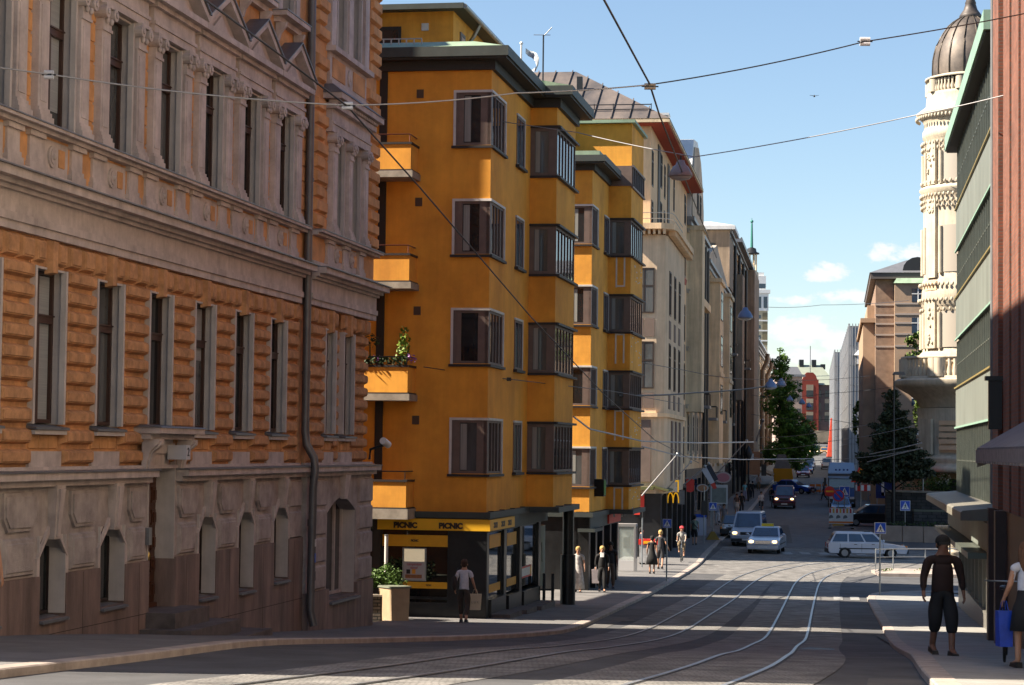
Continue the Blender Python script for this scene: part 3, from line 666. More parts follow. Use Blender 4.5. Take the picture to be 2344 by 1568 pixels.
# downpipe with offset near the pavement
P=[(sA(47.48),.10,17),(sA(47.48),.10,.35),(sA(47.49),.13,.05),(sA(47.52),.30,-.25),(sA(47.5),.34,-.5),(sA(47.5),.30,-.9),(sA(47.5),.28,-3.6),(sA(47.5),.36,-3.95)]
b=AB(); b.tube(P,.092,12); b.tube([(P[0][0],.10,7.9),(P[0][0],.10,8.05)],.11,12); b.tube([(P[0][0],.10,5.9),(P[0][0],.10,5.98)],.105,12); b.tube([(P[0][0],.10,1.6),(P[0][0],.10,1.68)],.105,12); b.tube([(P[6][0],.285,-1.75),(P[6][0],.285,-1.6)],.104,12)
dp=part(b,'downpipe',mat('downpipe_grey',(.12,.12,.125),.45,.2,3,metal=.4))
b=AB(); 
for z0,hh,c in ((-2.2,.16,0),(-2.55,.2,1),(-2.95,.2,2)): b.box(P[6][0]-.05,P[6][0]+.05,.372,.379,z0,z0+hh,c)
b.build('sticker',[WHITE,BLUE,mat('worn_sticker',(.10,.09,.09),.6)],dp)
# lit-box house number on the door hood: a thing of its own
def Aw(s,o,z):
    d=Vector((.1725,.9850,0)); n=Vector((.985,-.1725,0)); return Vector((-12.97,0,0))+d*s+n*o+Vector((0,0,z))
th_=thing('house_number_sign','white box sign with the number 2 above the carved door','sign',Aw(s1-.32,.06,-.26),ANG)
b=MB(-1); b.box(-.12,.12,-.05,.30,.0,.26); b.build('sign_box',mat('white_box',(.5,.5,.55),.4),th_)
text('2',.22,BLACK,th_,(0,-.304,.13),(math.pi/2,0,0))
tc_=thing('security_camera','small white security camera on a bracket at the corner of the ornate building','camera',Aw(sA(53.3),.15,.05),ANG)
b=MB(-1); b.tube([(0,-.02,-.35),(0,.0,-.1),(.05,.2,-.02),(.05,.32,0)],.035,8); b.build('bracket',DKMETAL,tc_)
b=MB(-1); b.tube([(-.18,.36,.12),(.14,.42,.02)],.09,12); b.build('camera_body',WHITE,tc_)
b=MB(-1); b.tube([(.14,.42,.02),(.18,.43,.01)],.06,12); b.build('lens',BLACK,tc_)
# ================================================================ YELLOW CORNER BUILDING AND ITS NEIGHBOUR
AMBER=mat('amber_render',(.92,.385,.045),.85,.3,.45,.35,110,streak=.09)
AMBER2=mat('amber_render_faded',(.92,.39,.05),.85,.32,.6,.35,110,streak=.12)
AMBSTAIN=mat('stained_amber_render',(.52,.22,.03),.88,.45,1.6,.4,90)
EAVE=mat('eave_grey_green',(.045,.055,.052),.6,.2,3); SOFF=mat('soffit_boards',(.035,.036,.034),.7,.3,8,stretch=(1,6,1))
COPPER=mat('pale_copper_sheet',(.26,.36,.25),.6,.3,1.5); WFR=mat('brown_grey_window_frame',(.15,.105,.088),.55,.2,4)
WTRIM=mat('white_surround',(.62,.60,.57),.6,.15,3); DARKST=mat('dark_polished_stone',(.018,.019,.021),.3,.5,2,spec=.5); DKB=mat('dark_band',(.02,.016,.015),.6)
SLAB=mat('weathered_concrete',(.33,.29,.24),.85,.35,3,.3,40); CURT=mat('window_curtain',(.28,.28,.26),.8,.3,2,stretch=(14,14,.3)); REDR=mat('rust_red_rail',(.18,.06,.035),.5)
def bldB(name,label,s_origin,zb,corner=(-.656,59.5)):
    return thing(name,label,'building',(corner[0],corner[1],zb),ANG)
def yellow(t,zb,zt0,n,main,bay0,bay1,bayo,zbase,ze,slit,strip=True,baytop=None,col=AMBER,step=3.06,wh=1.48,side=9.,sidew=1.0,frontw=2.15):
    """stucco block: side wall at s=0 facing the camera, street wall at out=0, a projecting bay, corner windows"""
    B=lambda: MB(-1,zb)
    b=B()
    # body, cut for the corner windows: built as storey bands
    zs=[zt0-step*i for i in range(n)]
    b.box(.0,sidew*0+main+.0,-side,-1.25,zbase,ze)            # inner mass
    z_prev=ze
    for zt in zs:
        b.box(0,main,-1.25,0,zt,z_prev)                       # full band above the window
        b.box(frontw,main,-1.25,0,zt-wh,zt)                   # street wall beside the window
        b.box(0,frontw,-1.25,-sidew,zt-wh,zt)                 # side wall beside the window
        z_prev=zt-wh
    b.box(0,main,-1.25,0,zbase,z_prev)
    b.build('wall',col,t)
    b=B(); zb_=bay1
    bt=baytop or ze
    z_prev=bt
    for zt in zs+([] ):
        b.box(bay0,bay1,-1.0,bayo,zt+.03,z_prev); b.box(bay0+.6,bay1-.3,-1.0,bayo-.15,zt-wh-.03,zt+.03)
        z_prev=zt-wh-.03
    b.box(bay0,bay1,-1.0,bayo,zbase,z_prev)
    b.build('bay',col,t)
    for i,zt in enumerate(zs):
        z0=zt-wh
        # corner window
        f=B()
        f.box(-.02,.06,-sidew,-sidew+.05,z0,zt); f.box(-.0,.07,-.30,-.02,z0,zt); f.box(.0,.10,-.10,.0,z0,zt)
        f.box(.0,.07,-sidew+.05,-.30,z0,z0+.07); f.box(.0,.07,-sidew+.05,-.30,zt-.07,zt); f.box(.0,.07,-sidew+.05,-sidew+.22,z0+.07,zt-.07)
        f.box(.10,.26,-.09,-.0,z0,zt)
        for k in range(4):
            ss=.26+(frontw-.3)*(k+1)/4; f.box(ss-.03,ss+.03,-.06,-.0,z0,zt)
        f.box(.26,frontw,-.06,-.004,z0,z0+.06); f.box(.26,frontw,-.06,-.004,zt-.06,zt)
        w=f.build('corner_window',WFR,t)
        p=B(); p.box(.03,.05,-sidew+.2,-.28,z0+.05,zt-.05); p.build('side_pane',GLASSL if i in (3,) else GLASS,w)
        p=B(); ww=(frontw-.3)/4
        for k in range(4): sa_=.26+k*ww; p.hexa([(sa_,-.06,z0+.05),(sa_+ww,-.06,z0+.05),(sa_+ww,-.028,z0+.05),(sa_,-.016,z0+.05),(sa_,-.06,zt-.05),(sa_+ww,-.06,zt-.05),(sa_+ww,-.028,zt-.05),(sa_,-.016,zt-.05)])
        p.build('street_pane',GLASS,w)
        p=B()   # surround
        p.box(-.045,.0,-sidew-.07,-sidew,z0-.02,zt+.07); p.box(-.045,.0,-sidew,.045,zt,zt+.07); p.box(.0,frontw+.07,.0,.045,zt,zt+.07); p.box(frontw,frontw+.07,.0,.045,z0-.02,zt)
        p.build('surround',WTRIM,w)
        p=B(); p.box(-.09,.0,-sidew-.11,.09,z0-.09,z0-.02); p.box(.0,frontw+.12,.0,.09,z0-.09,z0-.02); p.build('sill',DKB,w)
        if i in (0,1,3):
            p=B(); p.box(.024,.029,-sidew+.24,-sidew+.42,z0+.1,zt-.1); p.build('curtain',CURT,w)
        # slit window
        s0,s1=slit
        f=B(); f.box(s0,s0+.07,0,.03,z0,zt); f.box(s1-.07,s1,0,.03,z0,zt); f.box(s0+.07,s1-.07,0,.03,zt-.07,zt); f.box(s0+.07,s1-.07,0,.03,z0,z0+.07); f.box((s0+s1)/2-.03,(s0+s1)/2+.03,0,.03,z0+.07,zt-.07)
        w=f.build('narrow_window',WFR,t)
        p=B(); p.box(s0+.05,s1-.05,-.01,.012,z0+.05,zt-.05); p.build('pane',GLASSW,w)
        p=B(); p.box(s0-.05,s1+.05,0,.05,zt,zt+.06); p.box(s1,s1+.05,0,.05,z0,zt); p.build('surround',WTRIM,w)
        p=B(); p.box(s0-.1,s1+.12,0,.12,z0-.08,z0); p.build('sill',DKB,w)
        # bay window: side light and a street light of six narrow casements
        f=B(); a=bay0; o=bayo
        f.box(a-.0,a+.06,.0,.14,z0,zt); f.box(a-.0,a+.06,o-.26,o,z0,zt); f.box(a,a+.06,.14,o-.26,z0,z0+.08); f.box(a,a+.06,.14,o-.26,zt-.1,zt)
        m=6
        for k in range(m+1):
            ss=a+.06+(bay1-a-.12)*k/m; f.box(ss-.03,ss+.03,o-.06,o+.004,z0,zt)
        f.box(a+.1,bay1-.1,o-.06,o+.002,z0,z0+.07); f.box(a+.1,bay1-.1,o-.06,o+.002,zt-.07,zt)
        w=f.build('bay_window',WFR,t)
        p=B(); p.box(a+.025,a+.04,.12,o-.24,z0+.06,zt-.08); p.build('side_pane',GLASSL,w)
        p=B(); ww=(bay1-a-.12)/m
        for k in range(m): sa_=a+.06+k*ww; p.hexa([(sa_,o-.06,z0+.05),(sa_+ww,o-.06,z0+.05),(sa_+ww,o-.026,z0+.05),(sa_,o-.012,z0+.05),(sa_,o-.06,zt-.05),(sa_+ww,o-.06,zt-.05),(sa_+ww,o-.026,zt-.05),(sa_,o-.012,zt-.05)])
        p.build('street_pane',GLASS,w)
        p=B(); p.box(a+.02,a+.024,.16,.30,z0+.1,zt-.1); p.build('curtain',CURT,w)
        p=B()
        for zz in (z0-.08,zt): p.box(a-.07,a,-.0,o+.1,zz,zz+.07); p.box(a,bay1+.15,o,o+.12,zz,zz+.07)
        p.build('sill',DKB,w)
    return B
tB=bldB('yellow_building','amber stucco corner block with four balconies and a cafe at street level','',-5.2)
BB=yellow(tB,-5.2,9.97,4,6.72,6.72,10.7,.83,-1.78,10.73,(4.16,5.45))
b=BB()
# rear wing walls beyond the recess and dark rainwater strip on the side wall
b.box(.02,6.7,-16,-9.,-5,10.73); b.box(10.66,10.7,-9,-1,-1.78,10.73); b.box(6.7,10.66,-9,-1,-1.78,10.73); b.build('rear_wing',AMBER,tB)
b=BB(); b.box(-2.4,4,-16,-9.15,-5,19); b.build('unseen_shade_block',AMBER,tB)  # unseen block added behind to keep the sun off the side wall
b=BB(); b.box(-.05,.0,-3.2,-2.98,-5,10.7); b.build('dark_strip',DKB,tB)
for i in range(4):
    z=8.02-3.06*i+.02; b=BB(); b.box(-.02,.0,-2.14,-1.94,z+1.8,z+2.04); b.build('wall_vent',mat('vent_grille',(.09,.05,.03),.7),tB)
# eaves and roof
b=BB(); ov=.55
def ring(b,z0,z1,o,s):   # outline that follows main block and bay
    b.box(-s,6.72-o+.0,-16,o,z0,z1); b.box(6.72-o,10.7+.4,-9,.83+o,z0,z1)
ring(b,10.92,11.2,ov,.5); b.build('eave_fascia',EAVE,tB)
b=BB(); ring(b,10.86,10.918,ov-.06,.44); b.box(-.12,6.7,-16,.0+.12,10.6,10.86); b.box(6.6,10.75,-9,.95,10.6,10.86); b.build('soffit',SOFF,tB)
b=BB(); b.hexa([(-.45,-16,11.2),(6.6,-16,11.2),(6.6,.45,11.2),(-.45,.45,11.2),(.4,-16,11.5),(6.6,-16,11.5),(6.6,-.6,11.42),(.4,-.6,11.5)]); b.hexa([(6.2,-9,11.2),(11.1,-9,11.2),(11.1,1.34,11.2),(6.2,1.34,11.2),(6.2,-9,11.4),(11,-9,11.4),(11,.5,11.36),(6.2,.5,11.36)]); b.build('copper_roof',COPPER,tB)
b=BB()
for k in range(60): b.box(-.1,-.06,-15+k*.22,-14.97+k*.22,11.35,11.5)
b.box(-.1,-.06,-15,-2,11.5,11.53); b.build('roof_edge_grille',mat('pale_grille',(.4,.4,.4),.5),tB)
# penthouse
b=BB(); b.box(6,15,-16,-2.35,11.2,13.55); ph=b.build('penthouse_wall',AMBER2,tB)
b=BB(); b.box(5.55,15.4,-16,-1.95,13.55,13.72); b.build('penthouse_roof',EAVE,tB)
b=BB(); b.tube([(5.6,-1.92,13.62),(15.3,-1.92,13.62)],.08,8); b.tube([(8.3,-1.95,13.6),(8.3,-2.15,13.2),(8.3,-2.28,13.0),(8.3,-2.28,11.5)],.07,8); b.build('penthouse_gutter',STEEL,tB)
for s0,s1,z0,z1 in ((5.96,5.99,11.9,13.1),):
    f=BB(); f.box(s0,s1,-5.3,-4.0,11.95,13.1); w=f.build('penthouse_window',DKB,tB); p=BB(); p.box(s0-.01,s0,-5.2,-4.1,12.05,13.0); p.build('pane',GLASS,w)
for s0 in (7.0,9.2):
    f=BB(); f.box(s0,s0+.75,-2.35,-2.31,11.7,13.1); w=f.build('penthouse_window',WFR,tB); p=BB(); p.box(s0+.08,s0+.67,-2.31,-2.30,11.8,13.0); p.build('pane',GLASSW,w)
b=BB(); b.box(5.95,6,-3.35,-3.13,12.95,13.18); b.build('penthouse_vent',WTRIM,tB)
# balconies on the side wall
for i in range(4):
    z=8.46-3.06*i-(.16 if i==3 else .03*i)
    b=BB(); b.box(-.97,-.85,-7,-2.07,z-.76,z-.06); b.box(-.85,.0,-2.19,-2.07,z-.76,z-.06)
    bc=b.build('balcony',AMBER2,tB)
    p=BB(); p.box(-1.0,-.82,-7,-2.04,z-.06,z); p.box(-.82,0,-2.22,-2.04,z-.06,z); p.build('parapet_cap',DKB,bc)
    p=BB(); p.box(-1.02,.0,-7,-2.03,z-.80,z-.76); p.build('drip_edge',DKB,bc)
    p=BB(); p.box(-1.05,.0,-7,-2.0,z-.98-(.1 if i==3 else 0),z-.80); p.build('slab',SLAB,bc)
    p=BB(); p.tube([(-.9,-7,z+.23),(-.9,-2.12,z+.23),(0,-2.12,z+.23)],.018,6)
    for q in (-2.12,-3.3,-4.5): p.tube([(-.9,q,z),(-.9,q,z+.23)],.014,6)
    p.build('rail',REDR if i<2 else DKMETAL,bc)
# cafe at street level
b=BB()
b.box(0,.3,-1.05,0,-5,-1.78); b.box(-.02,.0,-1.05,.02,-5,-2.3)           # corner pillar
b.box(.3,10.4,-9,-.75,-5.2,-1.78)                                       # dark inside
b.box(0,.5,-3.05,-1.05,-5,-4.35); b.box(-.02,.0,-3.3,-1.05,-4.2,-4.12)
b.box(0,.3,-16,-3.05,-5.2,-4.9)
for s0,s1 in ((2.75,3.85),(5.45,7.2),(9.0,10.55)):
    b.box(s0,s0+.42,-.6,.03,-5,-2.3)
b.box(2.75,3.2,-.5,.0,-5,-2.3); b.box(0.02,.35,-.4,.03,-5,-2.2)
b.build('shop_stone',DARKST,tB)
b=BB(); b.box(-.14,6.9,-3.6,.14,-1.93,-1.76); b.box(6.5,11,-1,1.05,-1.93,-1.76)
for k in range(6): b.box(.3+k*1.75,.34+k*1.75,.0,.15 if k<4 else 1.06,-1.76,-1.73)
b.box(0.0,6.8,-.3,.06,-2.32,-1.93); b.box(6.8,10.6,-.3,.06,-2.3,-1.93); b.box(-.05,.0,-5.5,-2.98,-2.28,-1.95); b.build('shop_canopy',EAVE,tB)
b=BB(); b.box(-.1,.0,-3.07,.06,-2.28,-1.96); b.box(-.1,3.9,.06,.13,-2.28,-1.97); sg=b.build('cafe_sign',YELLOW,tB)
INK=mat('sign_ink',(.03,.015,.008),.5)
for o in (-2.2,-.98):
    text('P',.2,INK,sg,(-.103,-o-.29,3.06),(math.pi/2,0,-math.pi/2),bold=.012)
def side_text(s,o,z,size,par,m=INK,sx=1.0,bold=.008,x=-.104):
    # reads left to right seen from the camera: along -out in local y
    return text(s,size,m,par,(x,-o,z+5.2),(math.pi/2,0,-math.pi/2),bold=bold,sx=sx)
for ch in list(sg.children): bpy.data.objects.remove(ch)
for o in (-2.27,-.98):
    side_text('PICNIC',o,-2.155,.205,sg,sx=1.02,bold=.014); side_text('C A F E',o-.22,-2.01,.05,sg,mat('faint_ink',(.45,.25,.02),.5),bold=0)
for s_ in (.75,1.95,3.05): text('PICNIC',.2,INK,sg,(s_,-.133,3.06),(math.pi/2,0,math.pi),bold=.01,sx=.9)
# side shop window
f=BB(); f.box(-.0,.05,-3.02,-2.94,-4.35,-2.3); f.box(.0,.05,-1.08,-1.02,-4.35,-2.3); f.box(0,.05,-2.94,-1.08,-4.35,-4.28); w=f.build('shop_window',DKMETAL,tB)
p=BB(); p.box(.03,.045,-2.96,-1.06,-4.3,-2.3); p.build('pane',glassmat('shop_glass',(.008,.008,.01),.03,.8,.5),w)
p=BB(); p.box(.005,.03,-2.94,-1.08,-2.74,-2.42); bd=p.build('yellow_band',mat('band_yellow',(.66,.33,.01),.5,.1),w); side_text('PICNIC',-2.02,-2.58,.085,bd,x=.0,sx=.8,bold=.004)
p=BB(); p.box(.005,.03,-2.94,-1.08,-3.9,-3.72); bd=p.build('yellow_band',MATS['band_yellow'],w); side_text('PICNIC',-1.6,-3.81,.06,bd,x=.0,sx=.8,bold=.002)
p=BB(); p.box(-.005,.025,-2.36,-1.68,-3.7,-2.78); po=p.build('poster_case',STEEL,w)
p=BB(); p.box(-.012,-.005,-2.31,-1.73,-3.66,-2.81); p.box(-.016,-.012,-2.31,-1.73,-3.66,-3.16,1); p.box(-.02,-.016,-2.27,-1.80,-3.62,-3.52,2); p.box(-.02,-.016,-2.24,-2.13,-3.50,-3.38,3); p.box(-.02,-.016,-2.08,-1.98,-3.50,-3.37,4); p.build('poster',[mat('lit_poster_board',(.5,.47,.38),.5,emit=(1,.8,.5),emits=.12),mat('poster_paper',(.36,.34,.35),.5),mat('poster_food',(.25,.1,.04),.6,.5,30),BLACK,mat('poster_juice',(.6,.25,.02),.5)],po)
PINK=mat('poster_ink',(.3,.06,.08),.6)
side_text('Lämpimästi',-2.02,-3.235,.098,po,PINK,.95,.0015,x=-.018); side_text('tänne!',-2.02,-3.33,.09,po,PINK,.95,.0015,x=-.018)
# street shop windows
for k,(s0,s1) in enumerate(((.4,2.75),(3.25,5.45),(5.9,9.0))):
    f=BB(); f.box(s0,s0+.06,-.12,-.04,-4.2,-2.3); f.box(s1-.06,s1,-.12,-.04,-4.2,-2.3); f.box(s0+.06,s1-.06,-.12,-.04,-2.36,-2.3); w=f.build('shop_window',DKMETAL,tB)
    p=BB(); p.box(s0+.04,s1-.04,-.09,-.07,-4.2,-2.32); p.build('pane',MATS['shop_glass'],w)
    if k<2:
        p=BB(); p.box(s0+.5,s1-.1,-.068,-.06,-2.8-.05*k,-2.42-.05*k); p.box(s0+.5,s1-.1,-.068,-.06,-4.05,-3.82); p.build('yellow_band',MATS['band_yellow'],w)
    else:
        p=BB(); p.box(s0+.25,s1-.9,-.066,-.05,-3.95,-3.6); p.box(s0+.25,s1-.9,-.05,-.045,-3.95,-3.9,1); p.box(s0+.25,s1-.9,-.05,-.045,-3.65,-3.6,1); p.box(s1-1.15,s1-.9,-.05,-.045,-3.9,-3.65,2); p.build('notice_board',[WHITE,REDP,YELLOW],w)
    zz=-4.2-.06*k
    p=BB(); p.box(s0,s1,-.5,.1,-5.2,zz); p.build('window_base',DARKST,tB)
    p=BB(); p.box(s0+.1,s1-.3,.1,.62,-5.2,g(.3,61+k*2.6)+.24); p.build('door_step',STEPS,tB)
b=BB(); b.box(9.42,10.5,-.7,.0,-4.4,-2.45); b.build('pale_display_panel',mat('pale_green_panel',(.25,.30,.24),.6,.1),tB)
b=BB(); b.hexa([(9.85,.0,-3.6),(9.92,.0,-3.62),(9.92,.01,-3.62),(9.85,.01,-3.6),(9.75,.0,-3.0),(9.82,.0,-2.98),(9.82,.01,-2.98),(9.75,.01,-3.0)]); b.build('panel_drawing',DKB,tB)
b=BB(); b.tube([(10.55,.75,-5.3),(10.55,.75,-3.4)],.25,14); b.tube([(10.55,.75,-3.4),(10.55,.75,-1.9)],.19,14); b.build('column',DARKST,tB)
b=BB()
for q in (-.55,-.2,.12,.4): b.box(9.3,9.36,q,q+.09,-5.2,-3.95)
b.box(9.33,9.35,-.6,.5,-4.5,-4.44); b.build('slatted_gate',DKMETAL,tB)
# plants of the third balcony
LEAFD=mat('dark_leaf',(.03,.055,.015),.7,.5,9); LEAFL=mat('light_leaf',(.16,.24,.03),.6,.4,9); FLOW=mat('violet_flower',(.25,.08,.3),.6)
def leaves(mb,c,r,n,sz,mi=0,rng=random):
    for _ in range(n):
        d=Vector((rng.gauss(0,1),rng.gauss(0,1),rng.gauss(0,1))); d.normalize(); d*=rng.random()**.4
        p=Vector((c[0]+d.x*r[0],c[1]+d.y*r[1],c[2]+d.z*r[2]))
        a=Vector((rng.gauss(0,1),rng.gauss(0,1),rng.gauss(0,.7))).normalized(); b_=a.cross(Vector((rng.gauss(0,1),rng.gauss(0,1),rng.gauss(0,1)))).normalized()
        s1=sz*(.6+.8*rng.random()); s2=s1*.55
        mb.quad(p-a*s1,p-b_*s2,p+a*s1,p+b_*s2,mi)
def BW(s,o,z): return Vector((-.656,59.5,z))+Vector((.1725,.985,0))*s+Vector((.985,-.1725,0))*o
t=thing('balcony_plants','flower box and leafy shrub on the third balcony from the top','plant',BW(-.8,-4,2.36),ANG)
b=MB(-1); 
for k in range(26): leaves(b,(-.14+random.uniform(-.05,.1),1.8-k*.19,.02),(.16,.2,.14),26,.06)
b.build('trailing_foliage',LEAFD,t,recalc=False)
b=MB(-1); leaves(b,(0.1,1.75,.55),(.16,.18,.5),150,.07); leaves(b,(.1,1.72,.2),(.12,.22,.25),60,.05); b.build('leafy_shrub',LEAFL,t,recalc=False)
b=MB(-1); b.tube([(.1,.8,0),(.12,.78,.45)],.02,6); leaves(b,(.12,.75,.6),(.1,.34,.2),90,.05); b.build('small_tree',LEAFD,t,recalc=False)
b=MB(-1); leaves(b,(0,1.95,.12),(.1,.22,.14),40,.04); leaves(b,(0,.95,.12),(.1,.2,.1),20,.04); b.build('flowers',FLOW,t,recalc=False)
# ---- the second yellow block
tC=thing('yellow_building','second amber stucco block past the recess, with white patterned bay and green roof box','building',(2.95,80.0,-5.8),ANG)
BC=yellow(tC,-5.8,9.15,4,4.85,4.85,9.0,.9,-2.32,10.56,(3.5,4.85-.05),baytop=13.0,col=AMBER2,step=3.03,wh=1.42,side=10,sidew=.95,frontw=1.5)
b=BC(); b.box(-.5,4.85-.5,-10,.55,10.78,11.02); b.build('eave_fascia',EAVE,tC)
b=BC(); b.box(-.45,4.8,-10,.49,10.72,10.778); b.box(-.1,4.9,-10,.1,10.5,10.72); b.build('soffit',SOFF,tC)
b=BC(); b.box(-.3,4.2,-10,.3,11.02,11.2); b.build('copper_roof',COPPER,tC)
b=BC(); b.box(4.84,9.0,-10,-1.0,-2.32,13.0); b.build('stair_tower',AMBER2,tC)
b=BC(); b.box(4.6,9.2,-10,1.05,13.0,13.12); b.build('tower_roof',COPPER,tC)
b=BC(); b.box(1.5,4.6,-4.2,-1.6,11.1,13.0); b.build('roof_box',mat('dark_green_sheet',(.03,.06,.05),.5,.2,2),tC)
b=BC(); b.tube([(1.3,-3.2,12.4),(1.3,-2.9,12.0),(1.4,-3.1,11.6),(1.4,-3.1,11.2)],.1,8); b.build('roof_duct',COPPER,tC)
b=BC()
for i in range(4):
    z0=9.15-3.03*i-3.0+.2
    b.box(4.835,4.85,.3,.36,z0-.02+1.4-1.42+.15,z0+1.3); b.box(4.835,4.85,.62,.68,z0+.13,z0+1.3); b.box(4.835,4.85,.36,.62,z0+.13 if i<1 else z0+1.24,z0+.19 if i<1 else z0+1.3)
    random.seed(i)
    for k in range(12): 
        ss=5.1+random.random()*3.5; zz=z0+.15+random.random()*1.2; b.box(ss,ss+.22,.9,.912,zz,zz+.04)
b.build('white_pattern',WTRIM,tC)
f=BC(); f.box(4.8,4.84,.1,.92,10.5,11.3); f.box(4.8,9.1,.9,.98,11.25,11.33); f.box(4.8,9.1,.9,.98,10.42,10.5)
for k in range(7): f.box(4.9+k*.66,4.98+k*.66,.9,.96,10.5,11.25)
w=f.build('attic_window',WFR,tC); p=BC(); p.box(4.9,8.95,.9,.92,10.5,11.25); p.build('pane',GLASSW,w)
b=BC(); b.box(0,9.0,-10,-.4,-5.8,-2.32); 
for s0 in (0,1.9,3.9,6.2,8.5): b.box(s0,s0+.45,-.5,.0,-5.8,-2.3)
b.build('shop_stone',DARKST,tC)
for k,(s0,s1) in enumerate(((.45,1.9),(2.35,3.9),(4.35,6.2),(6.65,8.5))):
    p=BC(); p.box(s0,s1,-.38,-.3,-5.3,-2.9); w=p.build('shop_window',MATS['shop_glass'],tC)
    p=BC(); p.box(s0+.1,s1-.3,-.3,-.29,-3.4,-3.0); p.build('window_poster',mat('cyan_poster',(.05,.2,.5),.5),w)
b=BC(); b.box(-.15,4.9,-3,.16,-2.5,-2.33); b.box(4.7,9.1,-1,1.1,-2.5,-2.33); b.box(0,9,-.3,.05,-2.95,-2.5); b.box(-.2,2,-.4,.25,-3.05,-2.93); b.build('shop_canopy',EAVE,tC)
b=BC(); b.box(5.0,8.8,.05,.12,-2.9,-2.55); sg=b.build('red_shop_sign',mat('red_sign_panel',(.75,.05,.03),.45),tC)
b=BC(); b.box(1.35,2.0,.02,.36,-1.75,-1.1); b.box(1.35,1.36,.0,.36,-1.75,-1.1); hs=b.build('hanging_sign_box',BLACK,tC)
b=BC(); b.box(1.4,1.95,.36,.375,-1.7,-1.15); b.build('sign_face',mat('green_sign_face',(.05,.22,.01),.5,.6,8),hs)
# planter and low wall in the gap between the ornate and the yellow building
CONC=mat('cream_concrete',(.42,.31,.19),.9,.2,2,.3,50)
px_=xat(905,57.3,1380)
t=thing('planter','cream concrete planter box between ornate building and cafe','planter',(px_,57.3,g(px_,57.3)+.1),.55)
b=MB(); b.hexa([(-.24,-.26,-.1),(.26,-.26,-.1),(.26,.4,-.1),(-.24,.4,-.1),(-.28,-.28,.86),(.28,-.28,.86),(.28,.42,.86),(-.28,.42,.86)]); b.build('box',CONC,t)
b=MB(); b.box(-.31,.31,-.31,.45,.86,.91); b.build('rim',mat('green_grey_cap',(.17,.19,.14),.7),t)
t=thing('stone_wall','low wall of rough stacked stones behind cream planter','wall',(px_-.85,57.6,g(px_,57.6)+.1),0)
b=MB(); b.box(-1.2,.45,-.2,.2,-.2,.62); b.build('stonework',brickmat('rough_stone_wall',(.16,.14,.12),(.11,.095,.08),(.03,.03,.028),.35,.09,bump=1.,ms=.015,noise=.5),t)
b=MB(); b.box(-1.25,.5,-.24,.24,.62,.67); b.build('coping',SLAB,t)
t=thing('shrub','dense green shrub filling the planter beside the ornate building','shrub',(px_-.35,57.9,-3.75),0)
b=MB(); random.seed(3)
for _ in range(46): leaves(b,(random.uniform(-.75,.45),random.uniform(-.3,.4),random.uniform(0,.55)*(1 if random.random()<.6 else .4)),(.2,.2,.2),60,.045)
b.build('foliage',[mat('shrub_leaf',(.07,.14,.016),.65,.6,6)],t,recalc=False)
b=MB(); b.tube([(0,0,-.6),(.1,.1,.3)],.04,6); b.build('stem',BWOOD,t)
t=thing('pole','thin white pole standing behind the planter','pole',(xat(883,58.6,1340),58.6,-4.5),0)
b=MB(); b.tube([(0,0,0),(0,0,2.1)],.05,8); b.build('shaft',WTRIM,t); b=MB(); b.tube([(0,0,2.1),(0,0,2.13)],.06,8); b.build('cap',STEEL,t)
# ================================================================ LEFT ROW BEYOND THE CROSS STREET
BEIGE=mat('beige_render',(.86,.60,.36),.85,.2,.5,.3,80,streak=.22); BEIGE2=mat('pinkish_beige_render',(.72,.53,.35),.85,.2,.6,.3,80,streak=.2)
TAUPE=mat('taupe_panel',(.17,.12,.095),.8,.2,1); CREAM=mat('cream_render',(.78,.62,.41),.85,.25,.5,.3,70,streak=.3); GREYR=mat('grey_stone_render',(.54,.47,.38),.85,.3,.5,.3,60,streak=.35)
BROWNR=mat('dark_brown_render',(.36,.27,.19),.85,.3,.5,.3,60,streak=.35); REDS=mat('red_soffit',(.34,.045,.02),.7,.15,1.5); SHEET=mat('white_roof_sheet',(.62,.63,.64),.5,.12,1.2,metal=.2)
OLDROOF=mat('weathered_tin_roof',(.125,.10,.085),.6,.6,.5,.3,8,var2=(.045,.042,.045),stretch=(.6,1,1)); DKWIN=mat('dark_window_wood',(.03,.02,.016),.5)
ANGD=math.atan2(1,.148)
def windows(t,mk,spec,fr=DKWIN,gl=GLASS,o=0.,depth=.12,mull=1,trans=.3,name='window',surround=None):
    """spec: list of (s0,s1,z0,z1); every window a part with its pane"""
    for s0,s1,z0,z1 in spec:
        f=mk(); r=.07
        f.box(s0,s0+r,o-.05,o+.03,z0,z1); f.box(s1-r,s1,o-.05,o+.03,z0,z1); f.box(s0+r,s1-r,o-.05,o+.03,z0,z0+r); f.box(s0+r,s1-r,o-.05,o+.03,z1-r,z1)
        for k in range(mull): c=s0+(s1-s0)*(k+1)/(mull+1); f.box(c-.035,c+.035,o-.05,o+.028,z0+r,z1-r)
        if trans: zt=z1-(z1-z0)*trans; f.box(s0+r,s1-r,o-.05,o+.026,zt-.04,zt+.04)
        w=f.build(name,fr,t); p=mk(); p.box(s0+.03,s1-.03,o-.04,o+.01,z0+.03,z1-.03); p.build('pane',gl,w)
        if surround:
            p=mk(); p.box(s0-.12,s0,o,o+.06,z0-.1,z1+.12); p.box(s1,s1+.12,o,o+.06,z0-.1,z1+.12); p.box(s0,s1,o,o+.06,z1,z1+.12); p.box(s0-.16,s1+.16,o,o+.12,z0-.2,z0-.1); p.build('surround',surround,w)
